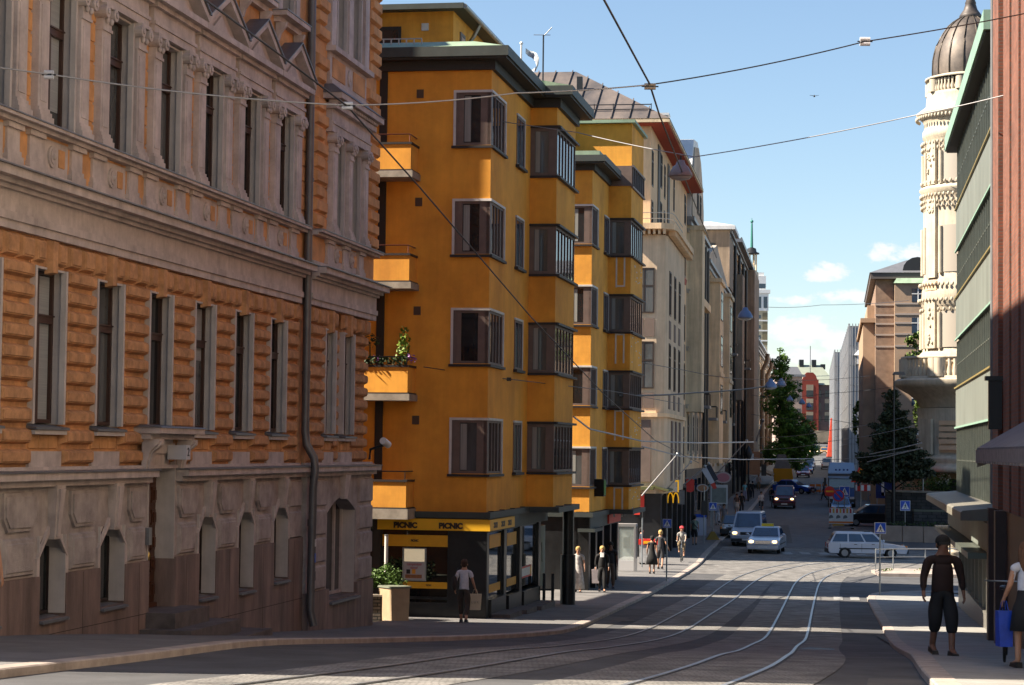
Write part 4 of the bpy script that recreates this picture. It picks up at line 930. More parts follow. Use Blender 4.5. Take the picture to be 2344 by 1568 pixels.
def winx(t,mk,spec,x,fr=DKWIN,gl=GLASS,mull=1,trans=.4,name='window'):
    """the same on a wall facing the camera at local s = x; spec (o0,o1,z0,z1)"""
    for a,c,z0,z1 in spec:
        f=mk(); r=.06
        f.box(x-.04,x+.04,a,a+r,z0,z1); f.box(x-.04,x+.04,c-r,c,z0,z1); f.box(x-.04,x+.04,a+r,c-r,z0,z0+r); f.box(x-.04,x+.04,a+r,c-r,z1-r,z1)
        for k in range(mull): q=a+(c-a)*(k+1)/(mull+1); f.box(x-.036,x+.04,q-.035,q+.035,z0+r,z1-r)
        if trans: zt=z1-(z1-z0)*trans; f.box(x-.034,x+.04,a+r,c-r,zt-.04,zt+.04)
        w=f.build(name,fr,t); p=mk(); p.box(x-.02,x+.03,a+.03,c-.03,z0+.03,z1-.03); p.build('pane',gl,w)
def rowthing(label,Y0,zb,name='apartment_building'):
    return thing(name,label,'building',(-9.35+.148*Y0,Y0,zb),ANGD)
# ---- beige building with red eaves on the far corner
tD=rowthing('tall beige corner building with a red painted eave, weathered tin roof and round bay',111.5,-6)
DB=lambda: MB(-1,-6)
b=DB(); b.box(0,29,-13,0,-2.2,17.0); b.build('wall',BEIGE,tD)
b=DB()
b.prism([(-.9,-1.2),(-.9,.45),(-.55,.85),(0,.95),(13.0,.95),(14.2,.6),(14.5,0),(14.5,-1.2)],'z',-2.2,11.2); b.build('corner_bay',BEIGE2,tD)
b=DB(); b.prism([(-1.5,-1.5),(-1.5,.7),(-1,1.3),(0,1.45),(13.3,1.45),(14.9,.9),(15.1,0),(15.1,-1.5)],'z',11.45,11.75)
for k in range(9): b.box(-1.35,-1.0,-1.3+k*.26,-1.18+k*.26,11.2,11.45)
for k in range(28): b.box(-.2+k*.53,.05+k*.53,1.0,1.35,11.2,11.45)
b.build('bay_cornice',BEIGE,tD)
b=DB(); b.tube([(-1.2,-1.2,11.75),(-1.2,.7,11.75)],.02,5)
for z in (12.0,12.3): b.tube([(-1.3,-1.3,z),(-1.3,.6,z),(-.9,1.2,z),(0,1.3,z),(6,1.3,z)],.02,5)
b.build('bay_rail',STEEL,tD)
b=DB(); b.box(-1.0,29.6,-13,1.05,17.06,17.2); b.box(-.95,29.5,-13,1.0,17.2,17.26); b.build('eave_trim',CREAM,tD)
b=DB(); b.box(-.9,29.5,-13,.95,17.0,17.058); b.build('red_soffit',REDS,tD)
b=DB(); b.add([(-1,-13,17.26),(-1,1.05,17.26),(29.6,1.05,17.26),(29.6,-13,17.26),(6,-4.7,21.0),(29.6,-4.7,21.0),(6,-13,21.0)],[(0,1,4,6),(1,2,5,4),(2,3,6,5) if False else (2,3,5),(0,3,2,1),(3,6,4,5)])
for k in range(14): 
    o=-12.5+k*.95; e=max(-1.0,-1.0)
    zz=lambda s:17.26+(s+1)/7*3.74
    s_end=6 if o<-4.7 else 6-(o+4.7)/5.75*7
    b.hexa([(-1,o,17.28),(-1,o+.05,17.28),(s_end,o+.05,zz(s_end)+.02),(s_end,o,zz(s_end)+.02),(-1,o,17.36),(-1,o+.05,17.36),(s_end,o+.05,zz(s_end)+.1),(s_end,o,zz(s_end)+.1)])
b.build('roof',OLDROOF,tD)
b=DB()
for z in (.4,.65): b.tube([(.0,-12,17.5+z),(.0,.0,17.5+z)],.03,5)
for k in range(13): b.tube([(.0,-12+k,17.5),(.0,-12+k,18.2)],.025,5)
b.build('snow_guard',DKMETAL,tD)
b=DB(); b.box(3,3.3,-4.3,-4.0,18.8,20.2); b.build('roof_vent',DKMETAL,tD)
spec=[]
for s0,s1 in ((.6,1.7),(6.9,8.0),(9.3,10.4),(16.6,17.6)):
    spec+=[(s0,s1,13.9+.0,15.8)] ; spec+=[(s0,s1,12.0-.0,13.2)] if s0<15 else []
spec=[(.6,1.6,13.95,15.85),(.6,1.6,11.95,13.2),(6.6,7.7,14.6,16.5),(6.6,7.7,12.0,13.8),(9.2,10.1,14.3,16.2),(9.2,10.1,11.95,13.6),(16.5,17.4,14.4,16.4),(16.5,17.4,11.9,13.0)]
windows(tD,DB,spec)
b=DB(); b.box(4.6,6.0,-.02,.05,11.76,16.7); b.build('dark_window_strip',DKB,tD); b=DB(); b.box(11.7,13.1,-.02,.05,11.76,16.6); b.build('dark_window_strip',DKB,tD)
windows(tD,DB,[(26.4,27.9,z0,z1) for z0,z1 in ((14.7,16.6),(11.3,13.3),(7.1,9.5),(3.3,5.7),(-.8,1.6))]+[(22.5,23.6,z0,z1) for z0,z1 in ((7.0,9.3),(3.2,5.6))])
b=DB()
for z0,z1 in ((5.85,6.9),(1.9+.2,3.0)): b.box(26.4,27.9,0,.03,z0,z1); b.box(22.5,23.6,0,.03,z0,z1)
b.box(19.6,21.6,0,.35,-2.2,9.3)
b.build('taupe_pilaster',TAUPE,tD)
b=DB(); b.box(14.4,17.4,0,.4,10.9,11.3); b.hexa([(17,0,10.6),(20.5,0,10.6),(20.5,.55,10.2),(17,.55,10.2),(17,0,11.6),(20.5,0,11.6),(20.5,.6,10.5),(17,.6,10.5)]); b.build('red_cap',REDS,tD)
for z0,z1 in ((7.13,9.47),(3.22,5.65)):
    f=[(-.75,.32,z0,z1)]
    winx(tD,DB,f,-.94,gl=GLASSL)
    windows(tD,DB,[(1.0,2.2,z0,z1),(4.6,5.8,z0,z1),(8.2,9.4,z0,z1)],o=.96)
b=DB()
for z0,z1 in ((5.9,6.85),(2.2,3.0)):
    b.box(-.93,-.90,-.78,-.25,z0,z1); b.box(-.93,-.90,-.17,.34,z0,z1); b.box(1,2.2,.95,.98,z0,z1); b.box(4.6,5.8,.95,.98,z0,z1); b.box(8.2,9.4,.95,.98,z0,z1)
b.build('taupe_panel',TAUPE,tD)
b=DB(); b.prism([(-1.1,-1.2),(-1.1,.55),(-.6,1.0),(0,1.1),(13.3,1.1),(14.6,.6),(14.7,0)],'z',1.75,1.95); b.build('bay_ledge',BEIGE,tD)
for q in ((-.96,-.9,-.62,.2),(3,4.2,.95,1.0),(6,7.2,.95,1.0),(9,10.2,.95,1.0)): b=DB(); b.box(*q,-1.6,1.6); b.build('tall_dark_panel',TAUPE,tD)
# its shops
b=DB(); b.box(-.9,29,-13,.3,-6,-2.2)
for s0 in (-.9,3,7,11,15,19,23,27): b.box(s0,s0+.8,.3,.75,-6,-2.2)
b.build('shop_front',DARKST,tD)
for s0 in (0,4,8,12,16,20,24):
    p=DB(); p.box(s0+.1,s0+2.9,.3,.36,-5.3,-2.7); w=p.build('shop_window',MATS['shop_glass'],tD); q=DB(); q.box(s0+.1,s0+2.9,.36,.42,-2.9,-2.7); q.build('window_frame',DKMETAL,w)
b=DB(); b.prism([(.3,-1.75),(1.15,-2.0),(1.15,-2.08),(.3,-1.9)],'x',-1.0,2.2); b.box(-1.4,-.9,-1.2,.4,-2.0,-1.85); b.build('shop_awning',mat('olive_awning',(.10,.10,.03),.7),tD)
b=DB(); b.box(-1.0,-.91,-.62,-.1,-3.3,-2.25); b.build('red_panel',MATS['red_sign_panel'],tD)
# ---- grey-cream building with a white curved gable
def rowb(label,Y0,Y1,zt,wall,nwin,floors,zb=-6,roof=None,shop=True,fr=DKWIN,ww=1.5,sur=None,first=1.6):
    t=rowthing(label,Y0,zb); Lg=(Y1-Y0)*1.0109; mk=lambda: MB(-1,zb)
    b=mk(); b.box(0,Lg,-12,0,zb,zt); b.build('wall',wall,t)
    sp=[]
    for k in range(nwin):
        s=first+k*(Lg-2*first-ww)/max(1,nwin-1)
        for z0,z1 in floors: sp.append((s,s+ww,z0,z1))
    windows(t,mk,sp,fr=fr,o=.0,surround=sur)
    for z0,z1 in floors:
        c_=mk(); c_.box(-.06,Lg,-.3,.13,z1+.42,z1+.6); c_.box(-.1,Lg,-.3,.2,z1+.6,z1+.68); c_.build('string_course',sur or CREAM,t)
    for k in range(nwin-1):
        s=first+(k+.5)*(Lg-2*first-ww)/max(1,nwin-1)+ww/2
        c_=mk(); c_.box(s-.28,s+.28,0,.16,floors[-1][0]-.6,zt-.35); c_.box(s-.36,s+.36,0,.24,zt-1.1,zt-.5); c_.build('pilaster_strip',sur or GREYR,t)
    for k in range(0,nwin,2):
        s=first+k*(Lg-2*first-ww)/max(1,nwin-1)
        z0=floors[min(2,len(floors)-1)][0]
        c_=mk(); c_.box(s-.4,s+ww+.4,0,.95,z0-.55,z0-.35); bc=c_.build('balcony',FLASH,t)
        c_=mk(); c_.tube([(s-.35,.02,z0+.5),(s-.35,.9,z0+.5),(s+ww+.35,.9,z0+.5),(s+ww+.35,.02,z0+.5)],.03,5)
        for q in range(8): c_.tube([(s-.35+(ww+.7)*q/7,.9,z0-.35),(s-.35+(ww+.7)*q/7,.9,z0+.5)],.018,4)
        c_.build('railing',DKMETAL,bc)
    b=mk(); b.box(-.3,Lg,-12,.5,zt,zt+.25); b.box(-.2,Lg,-12,.3,zt-.3,zt); b.build('eave',FLASH,t)
    if shop:
        b=mk(); b.box(0,Lg,-12,.08,zb,floors[-1][0]-1.2); b.build('shop_front',mat('shop_plinth',(.06,.05,.045),.6,.4,.5),t)
        for k in range(max(2,int(Lg/4))):
            s=.6+k*4.; 
            if s+2.8<Lg: p=mk(); p.box(s,s+2.8,.08,.12,floors[-1][0]-4.2,floors[-1][0]-1.9); p.build('shop_window',MATS['shop_glass'],t)
    return t,mk,Lg
tE,EB,LE=rowb('narrow cream house with a tall white sheet-metal curved gable',140.6,160,15.2,CREAM,4,((11.3,14.0),(7.4,10.0),(3.6,6.2),(.0,2.4)),sur=GREYR)
b=EB(); b.prism([(-.1,15.45),(.0,17.5),(.6,19.0),(2.2,20.9),(6.5,21.3),(9.5,20.6),(12,18.8),(13.2,17.2),(13.4,15.45)],'y',-8,.25,sm=False); b.build('gable',SHEET,tE)
b=EB(); b.prism([(.2,15.6),(.35,17.4),(.95,18.8),(2.4,20.4),(6.5,20.9),(9.2,20.2),(11.6,18.6),(12.8,17.1),(13,15.6)],'y',.26,.34); b.build('gable_face',GREYR,tE)
b=EB(); b.box(.6,1.7,-2.4,-1.4,20,22.3); b.box(.5,1.8,-2.5,-1.3,22.3,22.45); b.build('chimney',SHEET,tE)
b=EB(); b.tube([(.5,-6,21.6),(.5,-2.4,21.6)],.03,5); b.tube([(.5,-6,22.0),(.5,-2.4,22.0)],.03,5); b.build('roof_rail',DKMETAL,tE)
windows(tE,EB,[(4.8,6.2,16.2,18.2),(8,9.2,16.2,17.8)],o=.36)
b=EB(); b.box(1,13,.0,.9,9.9,10.4); b.box(.4,3.2,0,1.0,10.4,14.6); b.box(.3,3.3,0,1.1,14.6,14.9); b.box(.4,3.2,0,1.0,2.6,10.4); b.build('oriel',CREAM,tE)
for s0 in (16,19.4): b=EB(); b.tube([(s0,.3,15),(s0,.3,-5)],.13,8); b.build('downpipe',DKMETAL,tE)
tF,FB,LF=rowb('cream and grey house with white dormer box behind a sloping parapet',160.2,195,14.2,MATS['grey_stone_render'],5,((10.4,13.2),(6.6,9.2),(2.9,5.4),(-.6,1.8)),zb=-5.5,sur=CREAM)
b=FB(); b.hexa([(1,-8,14.4),(14,-8,14.4),(14,-.3,14.4),(1,-.3,14.4),(1.3,-8,17.6),(13,-8,17.6),(13,-1,17.6),(1.3,-1,17.6)]); b.build('dormer',SHEET,tF)
b=FB(); b.prism([(0,14.45),(34,14.45),(34,15.2),(16,17.0)],'y',-8,.1); b.build('roof',GREYR,tF)
b=FB()
for s0 in (4,20): b=FB(); b.box(s0,s0+6,0,1.0,-.9,13.0); b.box(s0-.2,s0+6.2,0,1.15,13.0,13.3); b.box(s0-.1,s0+6.1,0,1.1,5.8,6.1); b.build('oriel',CREAM,tF)
for s0 in (4,20): windows(tF,FB,[(s0+1.5,s0+4.5,z0,z1) for z0,z1 in ((10.2,12.4),(6.6,9.0),(2.9,5.2))],o=1.02)
tG,GB,LG=rowb('dark brown tall house with turret-like corner and white capped roof',195.2,250,20.0,BROWNR,7,((16.6,18.9),(13.4,16.2),(9.4,12.2),(5.4,8.2),(1.6,4.2)),zb=-5,fr=WFR)
b=GB(); b.box(-1.0,8,-7,.8,20.25,20.6); b.hexa([(-1.0,-7,20.6),(8,-7,20.6),(8,.8,20.6),(-1.0,.8,20.6),(1.5,-5,21.2),(6,-5,21.2),(6,-1.5,21.2),(1.5,-1.5,21.2)]); b.build('cap_roof',SHEET,tG)
b=GB(); b.box(-.6,7,-6.5,.3,15.0,20.2); b.build('turret',BROWNR,tG)
winx(tG,GB,[(-2.4,-1.0,16.0,19.0),(-5.4,-4.2,16.0,19.0)],-.62)
b=GB(); b.box(11,LG,-.2,1.0,20.25,20.6); b.build('eave_board',FLASH,tG); b=GB(); b.box(40,LG,0,1.2,-2,20.0); b.build('oriel',BROWNR,tG); b=GB(); b.box(12,17,0,1,5,17.2); b.build('oriel',BROWNR,tG)
b=GB()
for s0 in (10,20,30,38): b=GB(); b.tube([(s0,.35,19.8),(s0,.35,-4)],.15,6); b.build('downpipe',DKMETAL,tG)
b=GB(); b.prism([(.0,-1.2),(3.2,-2.4),(3.2,-2.6),(.0,-1.5)],'x',38,54); b.build('awning',mat('striped_beige_awning',(.36,.26,.15),.8,.5,3),tG)
tH,HB,LH=rowb('low beige house at the end of the left row with three drainpipes',250.5,345,13.4,mat('warm_beige_render',(.70,.50,.31),.85,.2,.4),8,((9.0,11.8),(4.6,7.4),(.4,3.0)),zb=-4.5,sur=GREYR,ww=2.2)
b=HB(); b.box(0,LH,-12,.9,13.65,13.9); b.prism([(.5,13.9),(-4,16.3),(-12,16.3),(-12,13.9)],'x',20,LH); b.build('roof',SHEET,tH)
b=HB()
for s0 in (44,66,86): b=HB(); b.tube([(s0,1.0,13.5),(s0,.9,12.4),(s0,.3,11.2),(s0,.3,-2)],.3,6); b.build('drainpipe',mat('brown_pipe',(.12,.07,.04),.5),tH)
# ---- tower block and lantern far behind
def plain(name,label,cat,px0,px1,Y,depth,zb,zt,m,py=1040,group=None,rot=0):
    x0=xat(px0,Y,py); x1=xat(px1,Y,py)
    t=thing(name,label,cat,(x0,Y,zb),rot,group)
    b=MB(1,zb); b.box(0,x1-x0,0,depth,zb,zt); b.build('wall',m,t)
    return t,(lambda: MB(1,zb)),x1-x0
zpx=lambda py,Y,px=1800: at(px,py,Y).z
Yt=460
TWR=mat('tower_yellow_brick',(.46,.40,.27),.85,.15,.3)
t,KB,W=plain('tower_block','slim pale high-rise tower behind the left row, with blue windows and a white top','tower',1716,1757,Yt,5,0,zpx(712,Yt),TWR,750)
b=KB(); b.box(-.15,W+.15,-.15,5,zpx(712,Yt),zpx(672,Yt)); b.build('white_storey',WHITE,t)
b=KB(); b.box(-.5,W+.5,-.5,5,zpx(672,Yt),zpx(664,Yt)); b.box(0,W-.4,0,4,zpx(664,Yt),zpx(632,Yt)); b.box(.4,W-.8,.4,3,zpx(632,Yt),zpx(624,Yt)); b.build('white_top',WHITE,t)
b=KB(); b.box(.1,W-.5,-.04,.0,zpx(661,Yt),zpx(650,Yt)); b.build('balcony_glass',GLASSW,t)
for k in range(3):
    p=KB(); p.box(.35+k*1.3,1.15+k*1.3,-.2,-.15,zpx(706,Yt),zpx(680,Yt)); p.build('window',GLASSW,t)
for py in (722,745,768):
    for k in range(2): p=KB(); p.box(.5+k*1.1,1.3+k*1.1,-.05,0,zpx(py+8,Yt),zpx(py,Yt)); p.build('window',GLASSW,t)
b=KB(); b.box(W-1.1,W+.02,-.03,0,zpx(790,Yt),zpx(716,Yt)); b.build('dark_stripe',mat('olive_stripe',(.2,.17,.1),.8),t)
b=KB()
for py in (733,756,779): b.box(-.05,W+.1,-.08,0,zpx(py+3,Yt),zpx(py,Yt))
b.build('white_band',WHITE,t)
Ys=400; xs=xat(1720.5,Ys,600); f=Ys/4900.
t=thing('lantern_tower','slender roof lantern with green spire rising above the left row','tower',(xs,Ys,14),0)
b=MB(1,14); b.lathe([(1.3,14),(1.3,zpx(625,Ys)),(.95,zpx(622,Ys)),(.95,zpx(620,Ys))],(0,0),12)
for k in range(6): b.tube([(.85*math.cos(k*1.047),.85*math.sin(k*1.047),zpx(622,Ys)),(.85*math.cos(k*1.047),.85*math.sin(k*1.047),zpx(582,Ys))],.16,6)
b.build('colonnade',CREAM,t)
b=MB(1,14); b.lathe([(0,zpx(584,Ys)),(1.45,zpx(583,Ys)),(1.45,zpx(580,Ys)),(.95,zpx(578,Ys)),(.8,zpx(570,Ys)),(0,zpx(566,Ys))],(0,0),12); b.build('cap',DKMETAL,t)
b=MB(1,14); b.tube([(0,0,zpx(568,Ys)),(0,0,zpx(512,Ys))],.28,8,r1=.16); b.ball((0,0,zpx(508,Ys)),.3); b.tube([(0,0,zpx(508,Ys)),(0,0,zpx(500,Ys))],.05,5); b.build('spire',mat('verdigris_green',(.03,.2,.16),.6),t)
t=thing('weather_vane','thin roof ornament left of the green spire','ornament',(xat(1697,300,580),300,20),0)
b=MB(1,20); b.tube([(0,0,20),(0,0,zpx(545,300))],.05,5); b.build('rod',DKMETAL,t)
b=MB(1,20); b.tube([(-.35,0,zpx(556,300)),(.35,0,zpx(556,300))],.05,5); b.ball((0,0,zpx(546,300)),.12); b.build('cross_bar',DKMETAL,t)
# ---- end of the street
Yr=560
RBR=mat('red_brick_far',(.30,.05,.03),.85,.15,.4); DSTN=mat('far_dark_stone',(.13,.085,.075),.85,.2,.3)
t,KB,W=plain('red_brick_house','red brick house with green hipped roof closing the street','building',1826,1912,Yr,25,0,zpx(880,Yr),DSTN,900)
xq=lambda px: xat(px,Yr,900)-xat(1826,Yr,900)
b=KB(); b.box(xq(1833),xq(1873),-.6,0,zpx(985,Yr),zpx(868,Yr)); b.prism([(xq(1836),zpx(868,Yr)),(xq(1870),zpx(868,Yr)),(xq(1866),zpx(858,Yr)),(xq(1860),zpx(852,Yr)),(xq(1846),zpx(852,Yr)),(xq(1840),zpx(858,Yr))],'y',-.6,0); b.build('brick_gable',RBR,t)
b=KB(); b.box(xq(1845),xq(1861),-.66,-.6,zpx(893,Yr),zpx(880,Yr)); 
for py in (912,942): b.box(xq(1845),xq(1861),-.66,-.6,zpx(py+12,Yr),zpx(py,Yr)); b.box(xq(1888),xq(1910),-.06,0,zpx(py+12,Yr),zpx(py,Yr))
b.box(-.3,W,-.9,0,zpx(1012,Yr),zpx(985,Yr)); b.box(xq(1833),xq(1873),-.7,-.6,zpx(988,Yr),zpx(984,Yr)); b.build('pale_stone',mat('far_pale_stone',(.4,.31,.21),.85,.3,.4),t)
b=KB()
b.prism([(xq(1846)+2.1*math.cos(a),zpx(1012,Yr)+4.2*math.sin(a)) for a in [math.pi*i/8 for i in range(9)]],'y',-.98,-.9); b.build('arched_doorway',DKB,t)
b=KB(); b.add([(-.5,-.5,zpx(880,Yr)),(W+.5,-.5,zpx(880,Yr)),(W+.5,24,zpx(880,Yr)),(-.5,24,zpx(880,Yr)),(xq(1836),8,zpx(832,Yr)),(xq(1888),8,zpx(832,Yr))],[(0,1,5,4),(1,2,5),(2,3,4,5),(3,0,4)]); b.build('roof',mat('grey_green_roof',(.24,.27,.22),.6,.15,.4),t)
for px in (1843,1872,1893):
    p=KB(); p.box(xq(px-5),xq(px+5),7,8.5,zpx(842,Yr),zpx(820 if px<1890 else 830,Yr)); p.build('chimney',DKMETAL,t)
for py0,py1 in ((893,908),(922,938),(950,964)):
    for a,c in ((1845,1861),(1874,1880),(1888,1900)):
        p=KB(); o=-.68 if a<1870 else -.08
        p.box(xq(a),xq(c),o,o+.06,zpx(py1,Yr),zpx(py0,Yr)); p.build('window',FARGL,t)
b=KB(); b.tube([(xq(1858),3,zpx(850,Yr)),(xq(1858),3,zpx(790,Yr))],.12,5); b.build('flagpole',GREYP,t)
t,KB,W=plain('grey_house','grey-pink house half hidden by the street tree','building',1786,1836,470,20,-1,zpx(862,470),mat('far_pink_render',(.38,.29,.25),.85,.2,.3),900)
b=KB(); b.box(-.5,W+.6,-.8,1,zpx(862,470),zpx(857,470)); b.hexa([(0,0,zpx(857,470)),(W,0,zpx(857,470)),(W,20,zpx(857,470)),(0,20,zpx(857,470)),(1,3,zpx(838,470)),(W-.6,3,zpx(838,470)),(W-.6,18,zpx(838,470)),(1,18,zpx(838,470))]); b.build('roof',FLASH,t)
for py in (878,905,935,962):
    for k in range(3):
        p=KB(); p.box(.6+k*1.5,1.5+k*1.5,-.05,0,zpx(py+14,470),zpx(py,470)); p.build('window',FARGL,t)
# sheeted scaffold on the right
SHT=mat('scaffold_sheet',(.48,.48,.49),.7,.12,.5,stretch=(1,1,.15))
def scaff(px0,px1,Y,depth,pyt,zb,label):
    t,KB,W=plain('sheeted_house',label,'building',px0,px1,Y,depth,zb,zpx(pyt,Y),SHT,900,rot=-.139)
    b=KB()
    n=7
    for k in range(n+1): b.tube([(W*k/n,-.12,zb),(W*k/n,-.12,zpx(pyt-6,Y))],.07,5)
    for k in range(9): z=zb+(zpx(pyt,Y)-zb)*k/8; b.tube([(0,-.12,z),(W,-.12,z)],.04,5); b.tube([(-.12,0,z),(-.12,depth,z)],.05,5)
    for k in range(14): b.tube([(-.12,depth*k/13,zb),(-.12,depth*k/13,zpx(pyt-6,Y))],.06,5)
    b.build('scaffold_tubes',mat('pale_scaffold_tube',(.22,.23,.25),.5,metal=.4),t); return t,KB,W
scaff(1911,1952,372,90,805,-2,'house wrapped in white scaffold sheeting, farther along the right side')
t,KB,W=scaff(1944,1992,285,85,745,-4,'taller house wrapped in white scaffold sheeting beside the brown one')
b=KB(); b.box(W*.35,W,-.8,0,zpx(832,285),zpx(812,285)); b.hexa([(W*.2,-1,zpx(812,285)),(W,-1,zpx(812,285)),(W,0,zpx(812,285)),(W*.2,0,zpx(812,285)),(W*.4,-.6,zpx(800,285)),(W,-.6,zpx(800,285)),(W,0,zpx(800,285)),(W*.4,0,zpx(800,285))]); b.build('site_roof',SHEET,t)
t=thing('hoist','tall red construction hoist mast beside the white scaffold','hoist',(xat(1904,400,1000),400,g(60,400)),0)
b=MB(); b.hexa([(-.9,-.5,0),(.5,-.5,0),(.5,.5,0),(-.9,.5,0),(-.2,-.3,7.5),(.3,-.3,7.5),(.3,.3,7.5),(-.2,.3,7.5)]); b.build('red_chute',mat('chute_red',(.65,.06,.02),.5,.1,2),t)
b=MB(); b.box(-1.0,.6,-.6,.6,0,.3); b.build('base',DKMETAL,t)
# ================================================================ RIGHT SIDE
ANGR=math.atan2(1,.158)
def RP(Y): return Y*1.01241
REDBR=brickmat('red_brick_wall',(.25,.085,.048),(.18,.06,.036),(.14,.10,.08),.26,.085,ms=.012,noise=.3,bump=.6)
BRTRIM=mat('dark_brick_edge',(.25,.045,.02),.85,.3,6)
OXG=mat('oxidised_green_panel',(.165,.185,.165),.55,.25,.9,stretch=(1,1,.3)); OXE=mat('verdigris_eave',(.22,.36,.28),.6,.2,2)
FIN=mat('dark_bronze_fin',(.16,.18,.155),.4,.2,1.5,metal=.5)
tR=thing('glass_fronted_building','green panelled office building with bands of dark vertical window fins on the right','building',(3.7,0,-5.6),ANGR)
RB=lambda: MB(1,-5.6)
a0,a1=RP(54.1),RP(74.6)
b=RB(); b.box(a0,a1,-14,-.25,-5.6,11); b.build('core_wall',FIN,tR)
pan=[(7.08,8.5),(4.0,5.4),(.95,2.27)]
for z0,z1 in pan:
    b=RB(); b.box(a0,a1,-.25,.0,z0,z1); w=b.build('green_panel',OXG,tR)
    p=RB(); p.box(a0,a1,0,.05,z0-.06,z0); p.build('drip_edge',OXE,w)
    p=RB(); p.box(a0,a1,0,.06,z1,z1+.05); p.build('gilt_edge',mat('gilt_edge',(.22,.17,.06),.5),w)
for z0,z1 in ((8.56,10.85),(5.46,7.0),(2.33,3.93),(-1.28,.88)):
    p=RB(); p.box(a0,a1,-.16,-.14,z0,z1); w=p.build('window_band',GLASS,tR)
    f=RB(); n=26
    for k in range(n+1): s=a0+(a1-a0)*k/n; f.box(s-.03,s+.03,-.14,-.03,z0,z1)
    f.box(a0,a1,-.13,-.05,z0+(z1-z0)*.5-.02,z0+(z1-z0)*.5+.02)
    f.build('fins',FIN,w)
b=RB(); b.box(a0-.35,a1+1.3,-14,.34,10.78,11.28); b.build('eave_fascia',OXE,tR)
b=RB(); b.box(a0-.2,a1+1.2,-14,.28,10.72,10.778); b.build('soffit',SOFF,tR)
b=RB(); b.box(RP(52.6),a1+1.6,-1,.95,-1.62,-1.42); b.hexa([(RP(52.6),-1,-1.42),(a1+1.6,-1,-1.42),(a1+1.6,.95,-1.42),(RP(52.6),.95,-1.42),(RP(52.6),-1,-1.2),(a1+1.6,-1,-1.2),(a1+1.6,.9,-1.38),(RP(52.6),.9,-1.38)]); b.build('canopy',mat('canopy_metal',(.17,.16,.13),.55,.2,2),tR)
b=RB(); b.box(RP(53.2),a1,-.3,.22,-2.45,-1.62); b.box(RP(53.2),a1,.22,.26,-2.4,-1.7,1); b.box(RP(54),a1+.3,-.3,.7,-2.62,-2.47); b.build('sign_band',[FIN,OXG],tR)
b=RB()
p=RB(); p.box(RP(52.4),a1,-.3,-.25,-4.6,-2.62); w=p.build('shop_glazing',MATS['shop_glass'],tR)
f=RB()
for k in range(13): s=RP(52.4)+(a1-RP(52.4))*k/12; f.box(s-.05,s+.05,-.25,-.12,-5.2,-2.62)
f.box(RP(52.4),a1,-.3,-.1,-5.6,-4.45); f.box(RP(52.4),a1,-.2,-.08,-4.45,-4.38); f.build('shop_frame',mat('aluminium_frame',(.28,.27,.24),.4,.1,3,metal=.5),w)
tK=thing('brick_building','red brick building with rounded piers and narrow slots at the right edge','building',(3.7,0,-5.2),ANGR)
KB_=lambda: MB(1,-5.2)
c0,c1=RP(32),RP(53.95)
b=KB_(); b.box(c0,c1,-14,-.02,-1.3,14); b.build('brick_wall',REDBR,tK)
for Y in (51.95,49.2,46.6,44.0,41.4,38.8): b=KB_(); s=RP(Y); b.box(s-1.0,s+1.0,-.1,.10 if Y<51 else .16,-1.3,14); b.build('brick_pier',REDBR,tK)
for Y in (50.55,47.9,45.3,42.7):
    s=RP(Y)
    for z0,z1 in ((9.0,13.2),(5.9,8.2),(2.6,4.8),(-.6,1.4)):
        b=KB_(); b.hexa([(s-.22,-.03,z0),(s+.22,-.03,z0),(s+.22,.0,z0-.0),(s-.22,.0,z0-.2),(s-.22,-.03,z1),(s+.22,-.03,z1),(s+.22,.0,z1),(s-.22,.0,z1)]); b.build('dark_slot',DKB,tK)
for Y in (50.55,47.9,45.3): b=KB_(); s=RP(Y); b.box(s-.07,s+.07,-.02,.06,-1.2,14); b.build('brick_edge',BRTRIM,tK)
b=KB_(); b.box(c0,RP(53.3),-14,.05,-5.2,-1.3); b.box(RP(52.3),RP(52.9),-.1,.3,-5.2,-1.3); b.box(RP(49.8),RP(50.3),-.1,.3,-5.2,-1.3); b.build('dark_shop_front',mat('dark_brown_front',(.05,.022,.018),.5,.3,2),tK)
b=KB_(); b.box(RP(53.45),RP(53.6),.0,.09,-1.2,14); b.tube([(RP(53.7),.12,14),(RP(53.7),.12,-1.2)],.05,6); b.build('downpipe',GREYP,tK)
AWN=mat('grey_striped_awning',(.16,.15,.16),.8,.5,2.,stretch=(12,1,1))
t=thing('awning','grey cloth awning with a scalloped valance over the pavement, right edge','awning',(3.7+.158*34.4,34.4,-.93),ANGR)
b=MB(1); b.prism([(.0,1.85),(1.35,1.05),(1.35,1.0),(0,1.78)],'x',-7,4.6); b.build('canvas',AWN,t)
b=MB(1)
for k in range(39): b.prism([(1.34,1.02),(1.37,1.02),(1.37,.78+.04*(k%2)),(1.34,.78+.04*(k%2))],'x',-7+k*.3,-6.71+k*.3)
b.prism([(0,1.78),(1.35,1.0),(1.35,.7),(1.2,.75),(.0,1.5)],'x',4.6,4.62); b.build('valance',mat('awning_valance',(.26,.22,.21),.85,.3,6),t)
b=MB(1); b.tube([(4.55,0,1.2),(4.55,1.3,1.03)],.02,6); b.tube([(-3,0,1.2),(-3,1.3,1.03)],.02,6); b.build('arm',STEEL,t)
t=thing('wall_lantern','black box lantern on the shaded brick wall','lamp',(3.7+.158*50.4+.0,50.4,.6),ANGR)
b=MB(1); b.box(-.16,.16,.12,.42,.0,1.15); b.build('lantern_box',BLACK,t); b=MB(1); b.box(-.2,.2,.0,.5,1.15,1.25); b.build('bracket',DKMETAL,t)
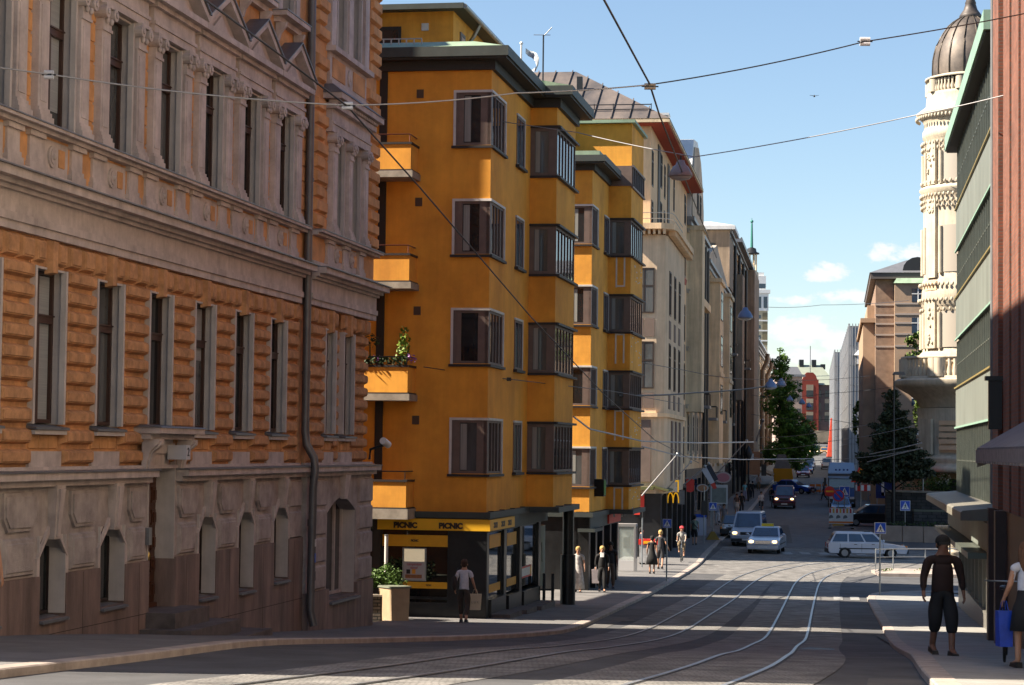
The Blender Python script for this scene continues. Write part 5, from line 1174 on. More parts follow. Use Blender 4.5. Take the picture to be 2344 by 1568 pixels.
# ---- white ornate corner tower
Yw=150.; Xw=xat(2221,Yw,500); zw=lambda py: at(2150,py,Yw).z
IVORY=mat('ivory_stucco',(.52,.45,.345),.8,.2,.9,.5,14,streak=.25); IVORY2=mat('peach_stucco',(.60,.42,.27),.8,.15,1); DOMEC=mat('bronze_dome',(.125,.10,.08),.55,.6,.9,metal=.3,var2=(.04,.035,.035))
tW=thing('ornate_tower','ivory corner tower with bronze onion dome and round balustraded balcony','tower',(Xw,Yw,-5.6),0)
WB=lambda: MB(1,-5.6)
f=Yw/4900.
DP=[(86,179),(87,165),(86,140),(83,124),(78,106),(70,90),(61,75),(51,61),(40,51),(29,44),(24,41)]
b=WB(); b.lathe([(r*f,zw(y)) for r,y in DP],n=32); b.build('dome',DOMEC,tW)
for k in range(16):
    a=k*math.pi/8; b=WB(); b.tube([((r+.8)*f*math.cos(a),(r+.8)*f*math.sin(a),zw(y)) for r,y in DP],.055,5); b.build('dome_rib',mat('dome_rib_metal',(.05,.04,.03),.5,metal=.4),tW)
b=WB(); b.lathe([(24*f,zw(42)),(26*f,zw(37)),(24*f,zw(33)),(16*f,zw(22)),(12*f,zw(9)),(13*f,zw(7)),(7*f,zw(-8)),(1*f,zw(-70))],n=18); b.build('spire',DOMEC,tW)
b=WB()
b.lathe([(85*f,zw(182)),(103*f,zw(186)),(103*f,zw(181)),(85*f,zw(176))],n=32)
b.lathe([(89*f,zw(214)),(99*f,zw(216)),(99*f,zw(222)),(101*f,zw(246)),(107*f,zw(250)),(123*f,zw(262)),(122*f,zw(266)),(111*f,zw(274)),(105*f,zw(284)),(105*f,zw(300)),(108*f,zw(302)),(108*f,zw(318)),(104*f,zw(322)),(104*f,zw(428)),(114*f,zw(433)),(116*f,zw(438)),(108*f,zw(446)),(106*f,zw(462)),(105*f,zw(640)),(108*f,zw(646)),(108*f,zw(662)),(109*f,zw(668)),(111*f,zw(700)),(107*f,zw(704)),(107*f,zw(805)),(114*f,zw(812)),(114*f,zw(818))],n=32)
b.lathe([(119*f,zw(935)),(114*f,zw(1040)),(121*f,zw(1044)),(129*f,zw(1050)),(123*f,zw(1058)),(123*f,zw(1062)),(139*f,zw(1068)),(140*f,zw(1078)),(119*f,zw(1082))],n=32)
b.build('shaft',IVORY,tW)
b=WB(); b.lathe([(171*f,zw(873)),(171*f,zw(884)),(160*f,zw(891)),(138*f,zw(903)),(120*f,zw(918)),(113*f,zw(934))],n=36); b.lathe([(0,zw(868)),(164*f,zw(869)),(171*f,zw(873))],n=36); b.build('balcony_slab',IVORY,tW)
b=WB(); b.lathe([(151*f,zw(826)),(156*f,zw(824)),(156*f,zw(818)),(148*f,zw(818)),(148*f,zw(826)),(151*f,zw(826))],n=36); b.lathe([(157*f,zw(870)),(157*f,zw(864)),(147*f,zw(864))],n=36)
for k in range(40):
    a=math.pi*.55+k*math.pi*1.05/40; c=(151.5*f*math.cos(a),151.5*f*math.sin(a))
    if k%9 in (0,1): b.lathe([(.42,zw(866)),(.42,zw(824))],c,8)
    else: b.lathe([(.14,zw(866)),(.2,zw(855)),(.1,zw(840)),(.13,zw(826))],c,8)
b.build('balustrade',IVORY,tW)
b=WB()
for k in range(30):
    a=math.pi*.6+k*math.pi*.95/30; c=(95*f*math.cos(a),95*f*math.sin(a))
    if k%8==0: b.lathe([(.34,zw(216)),(.34,zw(188))],c,8)
    else: b.lathe([(.09,zw(216)),(.15,zw(208)),(.07,zw(198)),(.1,zw(188))],c,8)
b.build('upper_balustrade',IVORY,tW)
# pilasters, columns, arches and reliefs round the shaft
b=WB(); n_=WB(); r_=WB()
for a_ in (205,262,318):
    a=R_(a_); cx,cy=math.cos(a),math.sin(a)
    for (r0,r1,z0,z1,wd) in ((85,92,640,462,17),(86,94,800,690,19),(85,91,428,330,15),(99,106,1040,960,22)):
        b=WB()
        tx,ty=-cy*wd*f,cx*wd*f
        b.hexa([(cx*(r0+19)*f-tx,cy*(r0+19)*f-ty,zw(z0)),(cx*(r0+19)*f+tx,cy*(r0+19)*f+ty,zw(z0)),(cx*(r1+19)*f+tx,cy*(r1+19)*f+ty,zw(z0)),(cx*(r1+19)*f-tx,cy*(r1+19)*f-ty,zw(z0)),(cx*(r0+19)*f-tx,cy*(r0+19)*f-ty,zw(z1)),(cx*(r0+19)*f+tx,cy*(r0+19)*f+ty,zw(z1)),(cx*(r1+19)*f+tx,cy*(r1+19)*f+ty,zw(z1)),(cx*(r1+19)*f-tx,cy*(r1+19)*f-ty,zw(z1))]); b.build('pilaster',IVORY,tW)
    random.seed(int(a_))
    for k in range(34):
        zq=random.choice([random.uniform(335,420),random.uniform(464,500),random.uniform(705,790)]); o=random.uniform(-12,12)*f
        rr=(114 if zq>600 else 111)*f
        r_.ball((cx*rr-cy*o,cy*rr+cx*o,zw(zq)),.10,.10,.13,6,4)
    b=WB()
    for k in range(5):
        o=(-12+6*k)*f
        b.tube([(cx*112*f-cy*o,cy*112*f+cx*o,zw(636)),(cx*112*f-cy*o,cy*112*f+cx*o,zw(505))],.045,5)
for a_ in (233,290,176):
    a=R_(a_); 
    for rr,z0,z1 in ((86.5,630,520),(85.5,428,350),(89,800,715)):
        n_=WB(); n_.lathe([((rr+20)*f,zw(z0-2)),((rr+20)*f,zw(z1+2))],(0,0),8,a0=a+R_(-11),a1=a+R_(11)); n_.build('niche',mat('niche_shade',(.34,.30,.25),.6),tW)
        arc=[(( rr+2)*f*math.cos(a+R_(-13+26*j/10)),(rr+21)*f*math.sin(a+R_(-13+26*j/10)),zw(z1+4-20*math.sin(math.pi*j/10))) for j in range(11)]
        b.tube(arc,.11,6)
        for q in (-13,13): b.tube([((rr+21)*f*math.cos(a+R_(q)),(rr+21)*f*math.sin(a+R_(q)),zw(z0)),((rr+21)*f*math.cos(a+R_(q)),(rr+21)*f*math.sin(a+R_(q)),zw(z1+4))],.16,8)
b.build('pilasters',IVORY,tW); 
for yy,rr,nn in ((332,110,30),(345,109,30),(422,110,26),(452,112,34),(466,111,30),(478,110,30),(655,114,34),(690,116,32),(712,112,26),(1000,119,22),(274,122,44)):
    for k in range(nn):
        a=R_(150)+R_(200)*k/nn; r_.ball((rr*f*math.cos(a),rr*f*math.sin(a),zw(yy)),.10,.10,.15,6,4)
r_.build('reliefs',IVORY,tW)
b=WB(); b.lathe([(115*f,zw(1036)),(115*f,zw(965))],(0,0),20,a0=R_(222),a1=R_(252)); 
for k in range(5): b.lathe([(123*f,zw(1030-14*k)),(123*f,zw(1020-14*k))],(0,0),8,a0=R_(224),a1=R_(250))
for z0,z1 in ((668,646),): b.lathe([(110*f,zw(z0)),(110*f,zw(z1))],(0,0),20,a0=R_(190),a1=R_(215))
b.build('peach_panels',IVORY2,tW)
b=WB(); b.box(-3.6,30,-1,20,-5.6,zw(1083)); b.box(1.5,30,.5,20,zw(1083),14); b.build('ground_floor_block',mat('tan_stone',(.30,.20,.12),.85,.2,.8),tW)
b=WB(); b.prism([(-1.4+2.2*math.cos(math.pi*i/10),-4.6+2.9*math.sin(math.pi*i/10)) for i in range(11)],'y',-1.06,-1.0); b.build('arch_opening',DKB,tW)
# ---- brown stone house behind it
Yb=205.
BRS=brickmat('brown_stone',(.27,.185,.13),(.24,.16,.115),(.22,.15,.11),.5,.25,ms=.006,noise=.25,bump=.3); zb_=lambda py: at(2060,py,Yb).z
t,KB2,W=plain('brown_stone_house','brown stone house with dark slate roof and copper-capped bay behind the ivory tower','building',2004,2200,Yb,40,-5,zb_(640),BRS,850,rot=-.15)
q=lambda px: xat(px,Yb,850)-xat(2004,Yb,850)
b=KB2(); b.box(q(2046),W,-1.6,0,-5,zb_(652)); b.build('bay',mat('light_brown_stone',(.36,.25,.17),.85,.2,.8,.3,20),t)
b=KB2(); b.hexa([(q(2043),-1.9,zb_(652)),(W,-1.9,zb_(652)),(W,0,zb_(652)),(q(2043),0,zb_(652)),(q(2050),-1.4,zb_(640)),(W,-1.4,zb_(640)),(W,0,zb_(640)),(q(2050),0,zb_(640))]); b.build('copper_cap',COPPER,t)
b=KB2(); b.box(-.5,W,-.7,40,zb_(640),zb_(626)); b.build('cornice',mat('dark_cornice',(.09,.075,.07),.7),t)
b=KB2(); b.hexa([(-.6,-.8,zb_(626)),(W,-.8,zb_(626)),(W,40,zb_(626)),(-.6,40,zb_(626)),(3,3,zb_(590)),(W,3,zb_(590)),(W,36,zb_(590)),(3,36,zb_(590))]); b.build('roof',mat('slate_roof',(.13,.135,.15),.5,.2,2),t)
b=KB2(); b.prism([(q(2098)+1.4*math.cos(math.pi*i/8),zb_(620)+1.3*math.sin(math.pi*i/8)) for i in range(9)],'y',-.2,3); b.build('round_dormer',DKMETAL,t)
b=KB2(); b.box(q(2112),q(2118),4,5,zb_(600),zb_(572)); b.build('chimney',DKMETAL,t)
b=KB2()
for py in (696,720,740,765,792): b.box(-.05,q(2046),-.06,0,zb_(py+4),zb_(py)); b.box(q(2046),W,-1.66,-1.6,zb_(py+4),zb_(py))
b.build('stone_bands',mat('pale_band',(.36,.3,.26),.8),t)
for py0,py1 in ((664,694),(730,766),(806,836),(900,930),(985,1015)):
    f2=KB2(); f2.box(q(2084),q(2114),-1.66,-1.6,zb_(py1),zb_(py0)); w=f2.build('window',GLASSW,t)
    p=KB2(); p.box(q(2098)-.05,q(2098)+.05,-1.7,-1.66,zb_(py1),zb_(py0)); p.box(q(2084),q(2114),-1.7,-1.66,zb_(py0+12)-.04,zb_(py0+12)+.04); p.build('mullion',WHITE,w)
b=KB2(); b.box(-1.15,0,3,40,-5,zb_(735)); b.box(-1.4,0,2.6,40,zb_(735),zb_(725)); b.box(-.7,0,6,30,zb_(725),zb_(690)); b.build('side_wing',mat('light_brown_stone',(.36,.25,.17)),t)
# ivy on these houses
def plantmass(name,label,cat,c,r,n,sz,m,trunk=True,group=None,clumps=20):
    t=thing(name,label,cat,c,0,group); b=MB()
    for _ in range(clumps): leaves(b,(random.uniform(-1,1)*r[0],random.uniform(-1,1)*r[1],random.uniform(-1,1)*r[2]),(r[0]*.4,r[1]*.5,r[2]*.3),n//clumps,sz)
    b.build('foliage',m,t,recalc=False)
    if trunk: b=MB(); b.tube([(0,0,-r[2]*1.3),(.1,0,-r[2]*.2)],.05,5); b.build('stem',BWOOD,t)
    return t
IVY=mat('ivy_leaf',(.10,.16,.02),.6,.6,3)
random.seed(11)
plantmass('climbing_plant','climbing plant hanging beside the ivory tower above its balcony','climbing plant',tuple(at(2102,795,180)),(.9,.5,1.3),700,.16,IVY)
plantmass('climbing_plant','climbing plant trailing below the ivory tower balcony','climbing plant',tuple(at(2104,940,175)),(.45,.4,2.0),600,.15,IVY)
plantmass('climbing_plant','small vine on the edge between scaffold and brown house','climbing plant',tuple(at(1967,970,240)),(.6,.5,2.2),500,.2,IVY)

# unseen pale building, added to bounce warm light onto the left side
tN=thing('apartment_building','unseen pale building added beside the brick one, beyond the frame, to bounce light leftward','building',(3.7,0,-4.5),ANGR)
NB=lambda: MB(1,-4.5)
b=NB(); b.box(RP(3),RP(31.9),-14,0,-4.5,17); b.build('wall',mat('pale_bounce_render',(.52,.45,.36),.85,.15,.6,.3,60),tN)
windows(tN,NB,[(RP(3)+1.2+k*3.4,RP(3)+2.4+k*3.4,z0,z0+1.9) for k in range(8) for z0 in (-2.6,1.2,4.8,8.4,12.0)],o=0)
b=NB(); b.box(RP(3)-.2,RP(31.9),-14,.5,17,17.3); b.build('eave',FLASH,tN)
# ================================================================ VEHICLES
TYRE=mat('tyre_rubber',(.015,.015,.015),.8); RIM=mat('wheel_rim',(.35,.36,.38),.35,metal=.7)
CGLASS=mat('car_glass',(.02,.05,.10),.04,.4,1.5,spec=1.); TRIMB=mat('bumper_plastic',(.025,.025,.027),.6)  # car glass base tinted blue to paint in the reflected sky
HLON=mat('headlight_on',(.9,.8,.6),.2,emit=(1,.66,.26),emits=1.6); HLOFF=mat('headlight_glass',(.5,.5,.52),.1,spec=.8); TAIL=mat('tail_light',(.35,.01,.01),.25); AMBL=mat('indicator_amber',(.8,.25,.02),.3)
PLATE=mat('number_plate',(.6,.6,.6),.5)
def paint(name,c,metal=.0,rough=.28): return mat(name,c,rough,.06,1.5,metal=metal,coat=.6)
def arch(cx,r,n=8): return [(cx+r*math.cos(math.pi*i/n),.24+r*math.sin(math.pi*i/n)) for i in range(n+1)]
def car(name,label,loc,rot,col,L=4.3,W=1.72,up=None,gh=None,belt=.86,roof=1.42,wb=(1.28,-1.28),wr=.31,nside=2,lights=True,lowcol=None,cat='car',hl=None,group=None,rack=False,plate=True):
    """up: outline of the lower body from front bumper over bonnet to tail; gh: (x windscreen foot, x roof front, x roof rear, x rear foot)"""
    t=thing(name,label,cat,loc,rot,group)
    h=L/2
    up=up or [(h,.36),(h,.55),(h-.1,.68),(h-.95,belt),(-h+.1,belt+.03),(-h,.7),(-h,.36)]
    ra=wr+.06
    out=list(up)+[(-h+.08,.24)]+arch(wb[1],ra)[::-1]+arch(wb[0],ra)[::-1]+[(h-.08,.24)]
    def ring(f,y): return [(x*(1-(1-f)*.12),y,.55+(z-.55)*f) for x,z in out]
    n=len(out); b=MB()
    rings=[ring(.88,-W/2+.0),ring(1,-W/2+.09),ring(1,W/2-.09),ring(.88,W/2)]
    rings[0]=[(x,y,z) for x,y,z in rings[0]]
    vs=sum(rings,[])
    b.add(vs,[(k*n+i,k*n+(i+1)%n,(k+1)*n+(i+1)%n,(k+1)*n+i) for k in range(3) for i in range(n)],0,False)
    b.add(rings[0],[tuple(range(n))],0); b.add(rings[3],[tuple(range(n))],0)
    body=b.build('body',col,t)
    a0,a1,a2,a3=gh; wb_,wt=W/2-.07,W/2-.2
    lo=[(a0,belt),(a3,belt+.02)]; hi=[(a1,roof),(a2,roof)]
    b=MB()
    b.hexa([(a0,-wb_,belt-.03),(a3,-wb_,belt-.03),(a3,wb_,belt-.03),(a0,wb_,belt-.03),(a1,-wt,roof-.05),(a2,-wt,roof-.05),(a2,wt,roof-.05),(a1,wt,roof-.05)])
    b.hexa([(a1,-wt,roof-.05),(a2,-wt,roof-.05),(a2,wt,roof-.05),(a1,wt,roof-.05),(a1-.12,-wt+.1,roof),(a2+.1,-wt+.1,roof),(a2+.1,wt-.1,roof),(a1-.12,wt-.1,roof)])
    b.build('cabin',col,t)
    def face(p00,p10,p11,p01,nrm,name,ins=(.08,.08,.1,.08)):
        P=[Vector(p) for p in (p00,p10,p11,p01)]
        def lerp(u,v): return (P[0]*(1-u)+P[1]*u)*(1-v)+(P[3]*(1-u)+P[2]*u)*v
        u0,u1,v0,v1=ins[0],1-ins[1],ins[2],1-ins[3]
        q=[lerp(u0,v0),lerp(u1,v0),lerp(u1,v1),lerp(u0,v1)]; nn=Vector(nrm)
        m=MB(); m.hexa([tuple(p-nn*.01) for p in q]+[tuple(p+nn*.012) for p in q]); return m.build(name,CGLASS,t)
    face((a0,-wb_,belt),(a0,wb_,belt),(a1,wt,roof-.05),(a1,-wt,roof-.05),(.8,0,.6),'windscreen',(.06,.06,.06,.06))
    face((a3,-wb_,belt),(a3,wb_,belt),(a2,wt,roof-.05),(a2,-wt,roof-.05),(-.9,0,.4),'rear_window',(.1,.1,.15,.1))
    for sd in (-1,1):
        for k in range(nside):
            f0=.02+k*.97/nside; f1=.02+(k+1)*.97/nside
            lb=lambda f:(a0-.08+(a3+.05-a0+.08)*f); lt=lambda f:(a1-.05+(a2+.06-a1)*f)
            face((lb(f0),sd*wb_,belt),(lb(f1),sd*wb_,belt),(lt(f1),sd*wt,roof-.05),(lt(f0),sd*wt,roof-.05),(0,sd,.2),'side_window',(.05,.05,.1,.12))
    for x in wb:
        for sd in (-1,1):
            b=MB(); P=[(x+wr*math.cos(2*math.pi*i/20),wr+wr*math.sin(2*math.pi*i/20)) for i in range(20)]
            y0=sd*(W/2-.2); y1=sd*(W/2-.02); b.prism(P,'y',min(y0,y1),max(y0,y1)); wl=b.build('wheel',TYRE,t)
            b=MB(); P=[(x+wr*.62*math.cos(2*math.pi*i/16),wr+wr*.62*math.sin(2*math.pi*i/16)) for i in range(16)]; y0=sd*(W/2-.03); y1=sd*(W/2-.005); b.prism(P,'y',min(y0,y1),max(y0,y1)); b.build('rim',RIM,wl)
    lc=lowcol or TRIMB
    b=MB(); b.box(h-.12,h+.05,-W/2+.06,W/2-.06,.28,.46); b.build('front_bumper',lc,t)
    b=MB(); b.box(-h-.05,-h+.12,-W/2+.06,W/2-.06,.28,.5); b.build('rear_bumper',lc,t)
    for k in range(min(nside,2)+1):
        x=a0-.12-k*(a0-.12-(a2+.25))/max(1,min(nside,2)); b=MB(); b.box(x-.008,x+.008,-W/2-.004,-W/2+.01,.36,belt-.06); b.box(x-.008,x+.008,W/2-.01,W/2+.004,.36,belt-.06); b.build('door_seam',BLACK,t)
    b=MB(); b.box(-h+.6,h-.6,-W/2-.012,-W/2+.02,.5,.56); b.box(-h+.6,h-.6,W/2-.02,W/2+.012,.5,.56); b.build('side_moulding',TRIMB,t)
    z=hl or .62
    for sd in (-1,1):
        b=MB(); b.ball((h-.05,sd*(W/2-.26),z),.08,.15,.085,10,8); b.build('headlight',HLON if lights else HLOFF,t)
        b=MB(); b.box(-h-.02,-h+.06,sd*(W/2-.2)-.1,sd*(W/2-.2)+.1,.58,.8); b.build('tail_light',TAIL,t)
        b=MB(); b.ball((a0-.12,sd*(W/2+.1),belt+.12),.07,.1,.07,8,6); b.tube([(a0-.1,sd*(wb_),belt+.06),(a0-.12,sd*(W/2+.08),belt+.1)],.025,5); b.build('mirror',col,t)
        b=MB(); b.box(h-.14,h-.02,sd*(W/2-.09)-.04,sd*(W/2-.09)+.04,z-.08,z+.08); b.build('indicator',AMBL if not lights else HLOFF,t)
        for k in range(nside if nside<3 else 2):
            x=a0-.75-k*.95; b=MB(); b.box(x,x+.16,sd*(W/2-.01),sd*(W/2+.02) if sd>0 else sd*(W/2+.02),.74,.77) if sd>0 else b.box(x,x+.16,-W/2-.02,-W/2+.01,.74,.77); b.build('door_handle',TRIMB,t)
    b=MB(); b.box(h-.04,h+.02,-.36,.36,z-.1,z+.06); b.build('grille',TRIMB,t)
    if plate: b=MB(); b.box(h+.05,h+.065,-.26,.26,.34,.45); b.build('number_plate',PLATE,t)
    if rack: b=MB(); b.box(a1-.2,a1-.5,-.5,.5,roof,roof+.04); b.build('sunroof',TRIMB,t)
    return t
def put_at(px,py): 
    r=ray(px,py); Y=15.
    while Y<700 and r.z*Y>g(r.x*Y,Y): Y+=.1
    return (r.x*Y,Y,g(r.x*Y,Y))
HEAD=-math.pi/2-.149   # facing down the street toward the camera
AWAY=math.pi/2-.149
def onroad(px,Y): x=xat(px,Y,1240); return (x,Y,g(x,Y))
taxi=car('taxi','silver taxi saloon with lit headlights and a yellow roof sign, foremost in the street','',HEAD,paint('silver_paint',(.42,.44,.47),.6),L=4.8,W=1.82,gh=(.95,.2,-1.1,-1.75),roof=1.44,wb=(1.45,-1.4),belt=.9,lowcol=paint('silver_paint',(.4,.42,.45)),cat='taxi',hl=.66) if False else None
def mk(name,label,px,Y,rot,col,**k): return car(name,label,onroad(px,Y),rot,col,**k)
SILV=paint('silver_paint',(.50,.54,.62),.4)
taxi=mk('taxi','silver taxi saloon with lit headlights and a yellow roof sign, foremost in the street',1755,121.5,HEAD-.06,SILV,L=4.8,W=1.82,gh=(.95,.15,-1.1,-1.75),roof=1.45,wb=(1.45,-1.4),belt=.92,lowcol=SILV,cat='taxi',hl=.68,up=[(2.4,.36),(2.42,.55),(2.3,.76),(1.4,.9),(.9,.94),(-1.8,.96),(-2.3,.94),(-2.4,.7),(-2.4,.36)])
b=MB(); b.box(-.62,-.38,-.33,.33,1.45,1.6); b.build('taxi_sign',mat('taxi_yellow',(.75,.55,.03),.4),taxi)
b=MB(); b.box(2.36,2.44,-.42,.42,.56,.74)
for k in range(5): b.box(2.44,2.45,-.42,.42,.575+k*.035,.59+k*.035)
b.build('chrome_grille',CHROME,taxi)
VAN=[(2.5,.36),(2.52,.62),(2.38,.86),(1.75,1.06),(-2.42,1.1),(-2.5,.9),(-2.5,.36)]
mk('van','white panel van with black lower bumper close behind the silver taxi',1716,130,HEAD-.04,paint('pale_blue_white_paint',(.40,.44,.52)),L=5.0,W=1.92,gh=(1.75,.85,-2.2,-2.42),belt=1.06,roof=2.0,up=VAN,wb=(1.5,-1.5),wr=.33,cat='van',hl=.78,nside=3)
mk('parked_car','dark hatchback parked at the left kerb behind the white van',1682,139,HEAD,paint('black_car_paint',(.02,.02,.022)),gh=(.9,.2,-1.3,-1.9),lights=False,group='')
mk('minibus','dark red minibus with lit headlights driving toward the junction',1796,186,HEAD,paint('maroon_paint',(.10,.008,.02)),L=4.7,W=1.84,gh=(1.6,.8,-2.1,-2.3),belt=1.05,roof=1.94,up=[(2.35,.36),(2.37,.62),(2.25,.9),(1.6,1.05),(-2.3,1.08),(-2.35,.9),(-2.35,.36)],wb=(1.4,-1.4),cat='van',hl=.82,nside=3)
mk('parked_car','bright blue saloon turning behind the dark red minibus',1817,222,-.62,paint('blue_car_paint',(.01,.07,.38)),gh=(.9,.1,-1.2,-1.8),lights=False,cat='car')
mk('estate_car','white estate car crossing the junction toward the right',1983,117.5,.0-.05,paint('white_car_paint',(.6,.61,.66)),L=4.3,W=1.66,gh=(.95,.35,-1.75,-2.08),belt=.84,roof=1.42,wb=(1.25,-1.25),wr=.29,lights=False,nside=3,cat='car',rack=True,up=[(2.14,.36),(2.16,.55),(2.0,.68),(.95,.83),(-2.05,.87),(-2.15,.75),(-2.15,.36)])
mk('minivan','dark hatchback with amber indicator nosing out from the right by the tree',1991,158,math.pi+.04,paint('black_blue_paint',(.008,.009,.013)),L=3.95,W=1.72,gh=(1.2,.25,-1.35,-1.9),belt=.95,roof=1.6,up=[(1.96,.36),(1.98,.6),(1.85,.78),(1.2,.95),(-1.85,1.0),(-1.97,.8),(-1.97,.36)],wb=(1.2,-1.25),lights=False,cat='car')
mk('parked_car','small blue car behind the striped road barrier',1925,176,HEAD,paint('pale_blue_paint',(.04,.14,.32)),L=3.7,W=1.62,gh=(.9,.2,-1.2,-1.7),wb=(1.15,-1.15),lights=False)
for lab,px,Y,c in (('dark red car parked far down the left kerb',1838,283,(.3,.03,.06)),('blue car parked second in the far row on the left',1846,300,(.02,.10,.35)),('grey-blue car parked third in the far row on the left',1850,318,(.15,.2,.27)),('pale car parked last in the far row on the left',1853,338,(.4,.42,.42))):
    mk('parked_car',lab,px,Y,HEAD,paint('far_car_%d'%px,c),gh=(.9,.1,-1.2,-1.8),lights=False,group='cars parked far down the left kerb')
mk('van','small white van seen from behind far down the street',1892,325,AWAY,paint('white_van_paint',(.6,.6,.6)),L=4.2,W=1.75,gh=(1.2,.6,-1.9,-2.05),belt=.95,roof=1.75,lights=False,cat='van')
mk('van','dark blue van with headlights approaching at the far end',1862,420,HEAD,paint('far_dark_van',(.04,.06,.08)),L=4.8,W=1.9,gh=(1.6,.9,-2.1,-2.3),belt=1.05,roof=2.0,cat='van',hl=.8)
mk('parked_car','orange-yellow car far beyond the white van',1886,430,HEAD,paint('far_orange_car',(.45,.22,.02)),gh=(.9,.1,-1.2,-1.8),lights=False)
mk('parked_car','small dark car at the far end beside the dark blue van',1846,470,HEAD,paint('far_black_car',(.03,.03,.035)),gh=(.9,.1,-1.2,-1.8),lights=False)
mk('parked_car','dark car at the far end right of the orange-yellow car',1897,455,HEAD,paint('far_black_car',(.03,.03,.035)),gh=(.9,.1,-1.2,-1.8),lights=False)
# lorry
p=onroad(1926,190); t=thing('lorry','blue and white lorry with a high cab standing behind the road barrier','lorry',p,HEAD)
BLW=paint('lorry_pale_blue',(.25,.38,.55)); BLD=paint('lorry_blue',(.02,.09,.32))
b=MB(); b.hexa([(-1.2,-1.22,.6),(1.0,-1.22,.6),(1.0,1.22,.6),(-1.2,1.22,.6),(-1.2,-1.2,3.0),(.85,-1.2,3.0),(.85,1.2,3.0),(-1.2,1.2,3.0)]); b.build('cab',mat('lorry_grey_front',(.08,.085,.1),.4),t)
b=MB(); b.hexa([(-1.2,-1.2,3.0),(.9,-1.2,3.0),(.9,1.2,3.0),(-1.2,1.2,3.0),(-1.2,-1.1,3.95),(.35,-1.05,3.95),(.35,1.05,3.95),(-1.2,1.1,3.95)]); b.build('roof_spoiler',BLW,t)
b=MB(); b.box(.85,1.0,-1.15,1.15,2.95,3.05); b.hexa([(.9,-1.22,2.62),(1.25,-1.15,2.55),(1.25,1.15,2.55),(.9,1.22,2.62),(.9,-1.22,2.75),(1.25,-1.15,2.68),(1.25,1.15,2.68),(.9,1.22,2.75)]); b.build('sun_visor',BLW,t)
b=MB(); b.hexa([(1.0,-1.1,1.75),(1.02,-1.1,1.75),(1.02,1.1,1.75),(1.0,1.1,1.75),(.9,-1.08,2.6),(.93,-1.08,2.6),(.93,1.08,2.6),(.9,1.08,2.6)]); b.build('windscreen',CGLASS,t)
for y in (-.5,-.18,.18,.5): b=MB(); b.ball((.7,y,3.3),.1,.1,.1,8,6); b.build('roof_lamp',mat('blue_lamp_glass',(.02,.05,.2),.1),t)
b=MB(); b.box(1.0,1.06,-1.1,1.1,.6,1.7); b.build('front_panel',BLD,t)
b=MB(); b.box(1.0,1.12,-1.2,1.2,.35,.75); b.build('bumper',TRIMB,t)
for sd in (-1,1):
    b=MB(); b.box(1.08,1.14,sd*.9-.2,sd*.9+.2,.75,.95); b.build('headlight',HLOFF,t)
    b=MB(); b.box(.95,1.1,sd*1.45-.1,sd*1.45+.1,1.9,2.6); b.build('mirror',BLACK,t)
    for x in (.2,-4.5,-5.8):
        b=MB(); P=[(x+.48*math.cos(2*math.pi*i/18),.48+.48*math.sin(2*math.pi*i/18)) for i in range(18)]; b.prism(P,'y',min(sd*.9,sd*1.2),max(sd*.9,sd*1.2)); w_=b.build('wheel',TYRE,t)
        b=MB(); P=[(x+.26*math.cos(2*math.pi*i/14),.48+.26*math.sin(2*math.pi*i/14)) for i in range(14)]; b.prism(P,'y',min(sd*1.2,sd*1.22),max(sd*1.2,sd*1.22)); b.build('rim',RIM,w_)
b=MB(); b.box(-7.2,-1.35,-1.2,1.2,.9,3.7); b.build('load_body',mat('lorry_white_body',(.5,.5,.5),.5),t)
# yellow skip with grey hood left of the parked row
p=onroad(1791,246); t=thing('skip','yellow trapezoid skip with a grey hood at the foot of the street tree','skip',p,-.1)
b=MB(); b.hexa([(-1,-1,.5),(1.2,-1,.5),(1.2,1,.5),(-1,1,.5),(-1.1,-1.1,2.0),(1.0,-1.1,2.0),(1.0,1.1,2.0),(-1.1,1.1,2.0)]); b.build('yellow_bin',mat('skip_yellow',(.65,.32,.01),.5),t)
b=MB(); b.hexa([(-1.0,-1,2.0),(.9,-1,2.0),(.9,1,2.0),(-1,1,2.0),(-.6,-.8,3.6),(.3,-.8,3.6),(.3,.8,3.6),(-.6,.8,3.6)]); b.build('grey_hood',GREYP,t)
# bicycle builder
def bicycle(label,loc,rot,col=BLACK,name='bicycle',cat='bicycle'):
    t=thing(name,label,cat,loc,rot)
    for x in (-.52,.52):
        b=MB(); b.tube([(x+.33*math.cos(2*math.pi*i/24),0,.34+.33*math.sin(2*math.pi*i/24)) for i in range(25)],.018,6,cap=False); w_=b.build('wheel',TYRE,t)
        b=MB(); 
        for i in range(8): b.tube([(x,0,.34),(x+.32*math.cos(math.pi*i/4),0,.34+.32*math.sin(math.pi*i/4))],.003,4)
        b.build('spokes',STEEL,w_)
    b=MB()
    for P in ([(-.52,0,.34),(-.08,0,.32),(.38,0,.82),(-.2,0,.82),(-.08,0,.32)],[(-.52,0,.34),(-.2,0,.82),(-.24,0,.95)],[(.52,0,.34),(.38,0,.82),(.35,0,1.0)]): b.tube(P,.018,6)
    b.build('frame',col,t)
    b=MB(); b.tube([(.25,-.28,1.03),(.35,-.2,1.02),(.35,.2,1.02),(.25,.28,1.03)],.013,6); b.build('handlebar',STEEL,t)
    b=MB(); b.ball((-.26,0,.97),.14,.08,.035,10,6); b.build('saddle',BLACK,t)
    return t
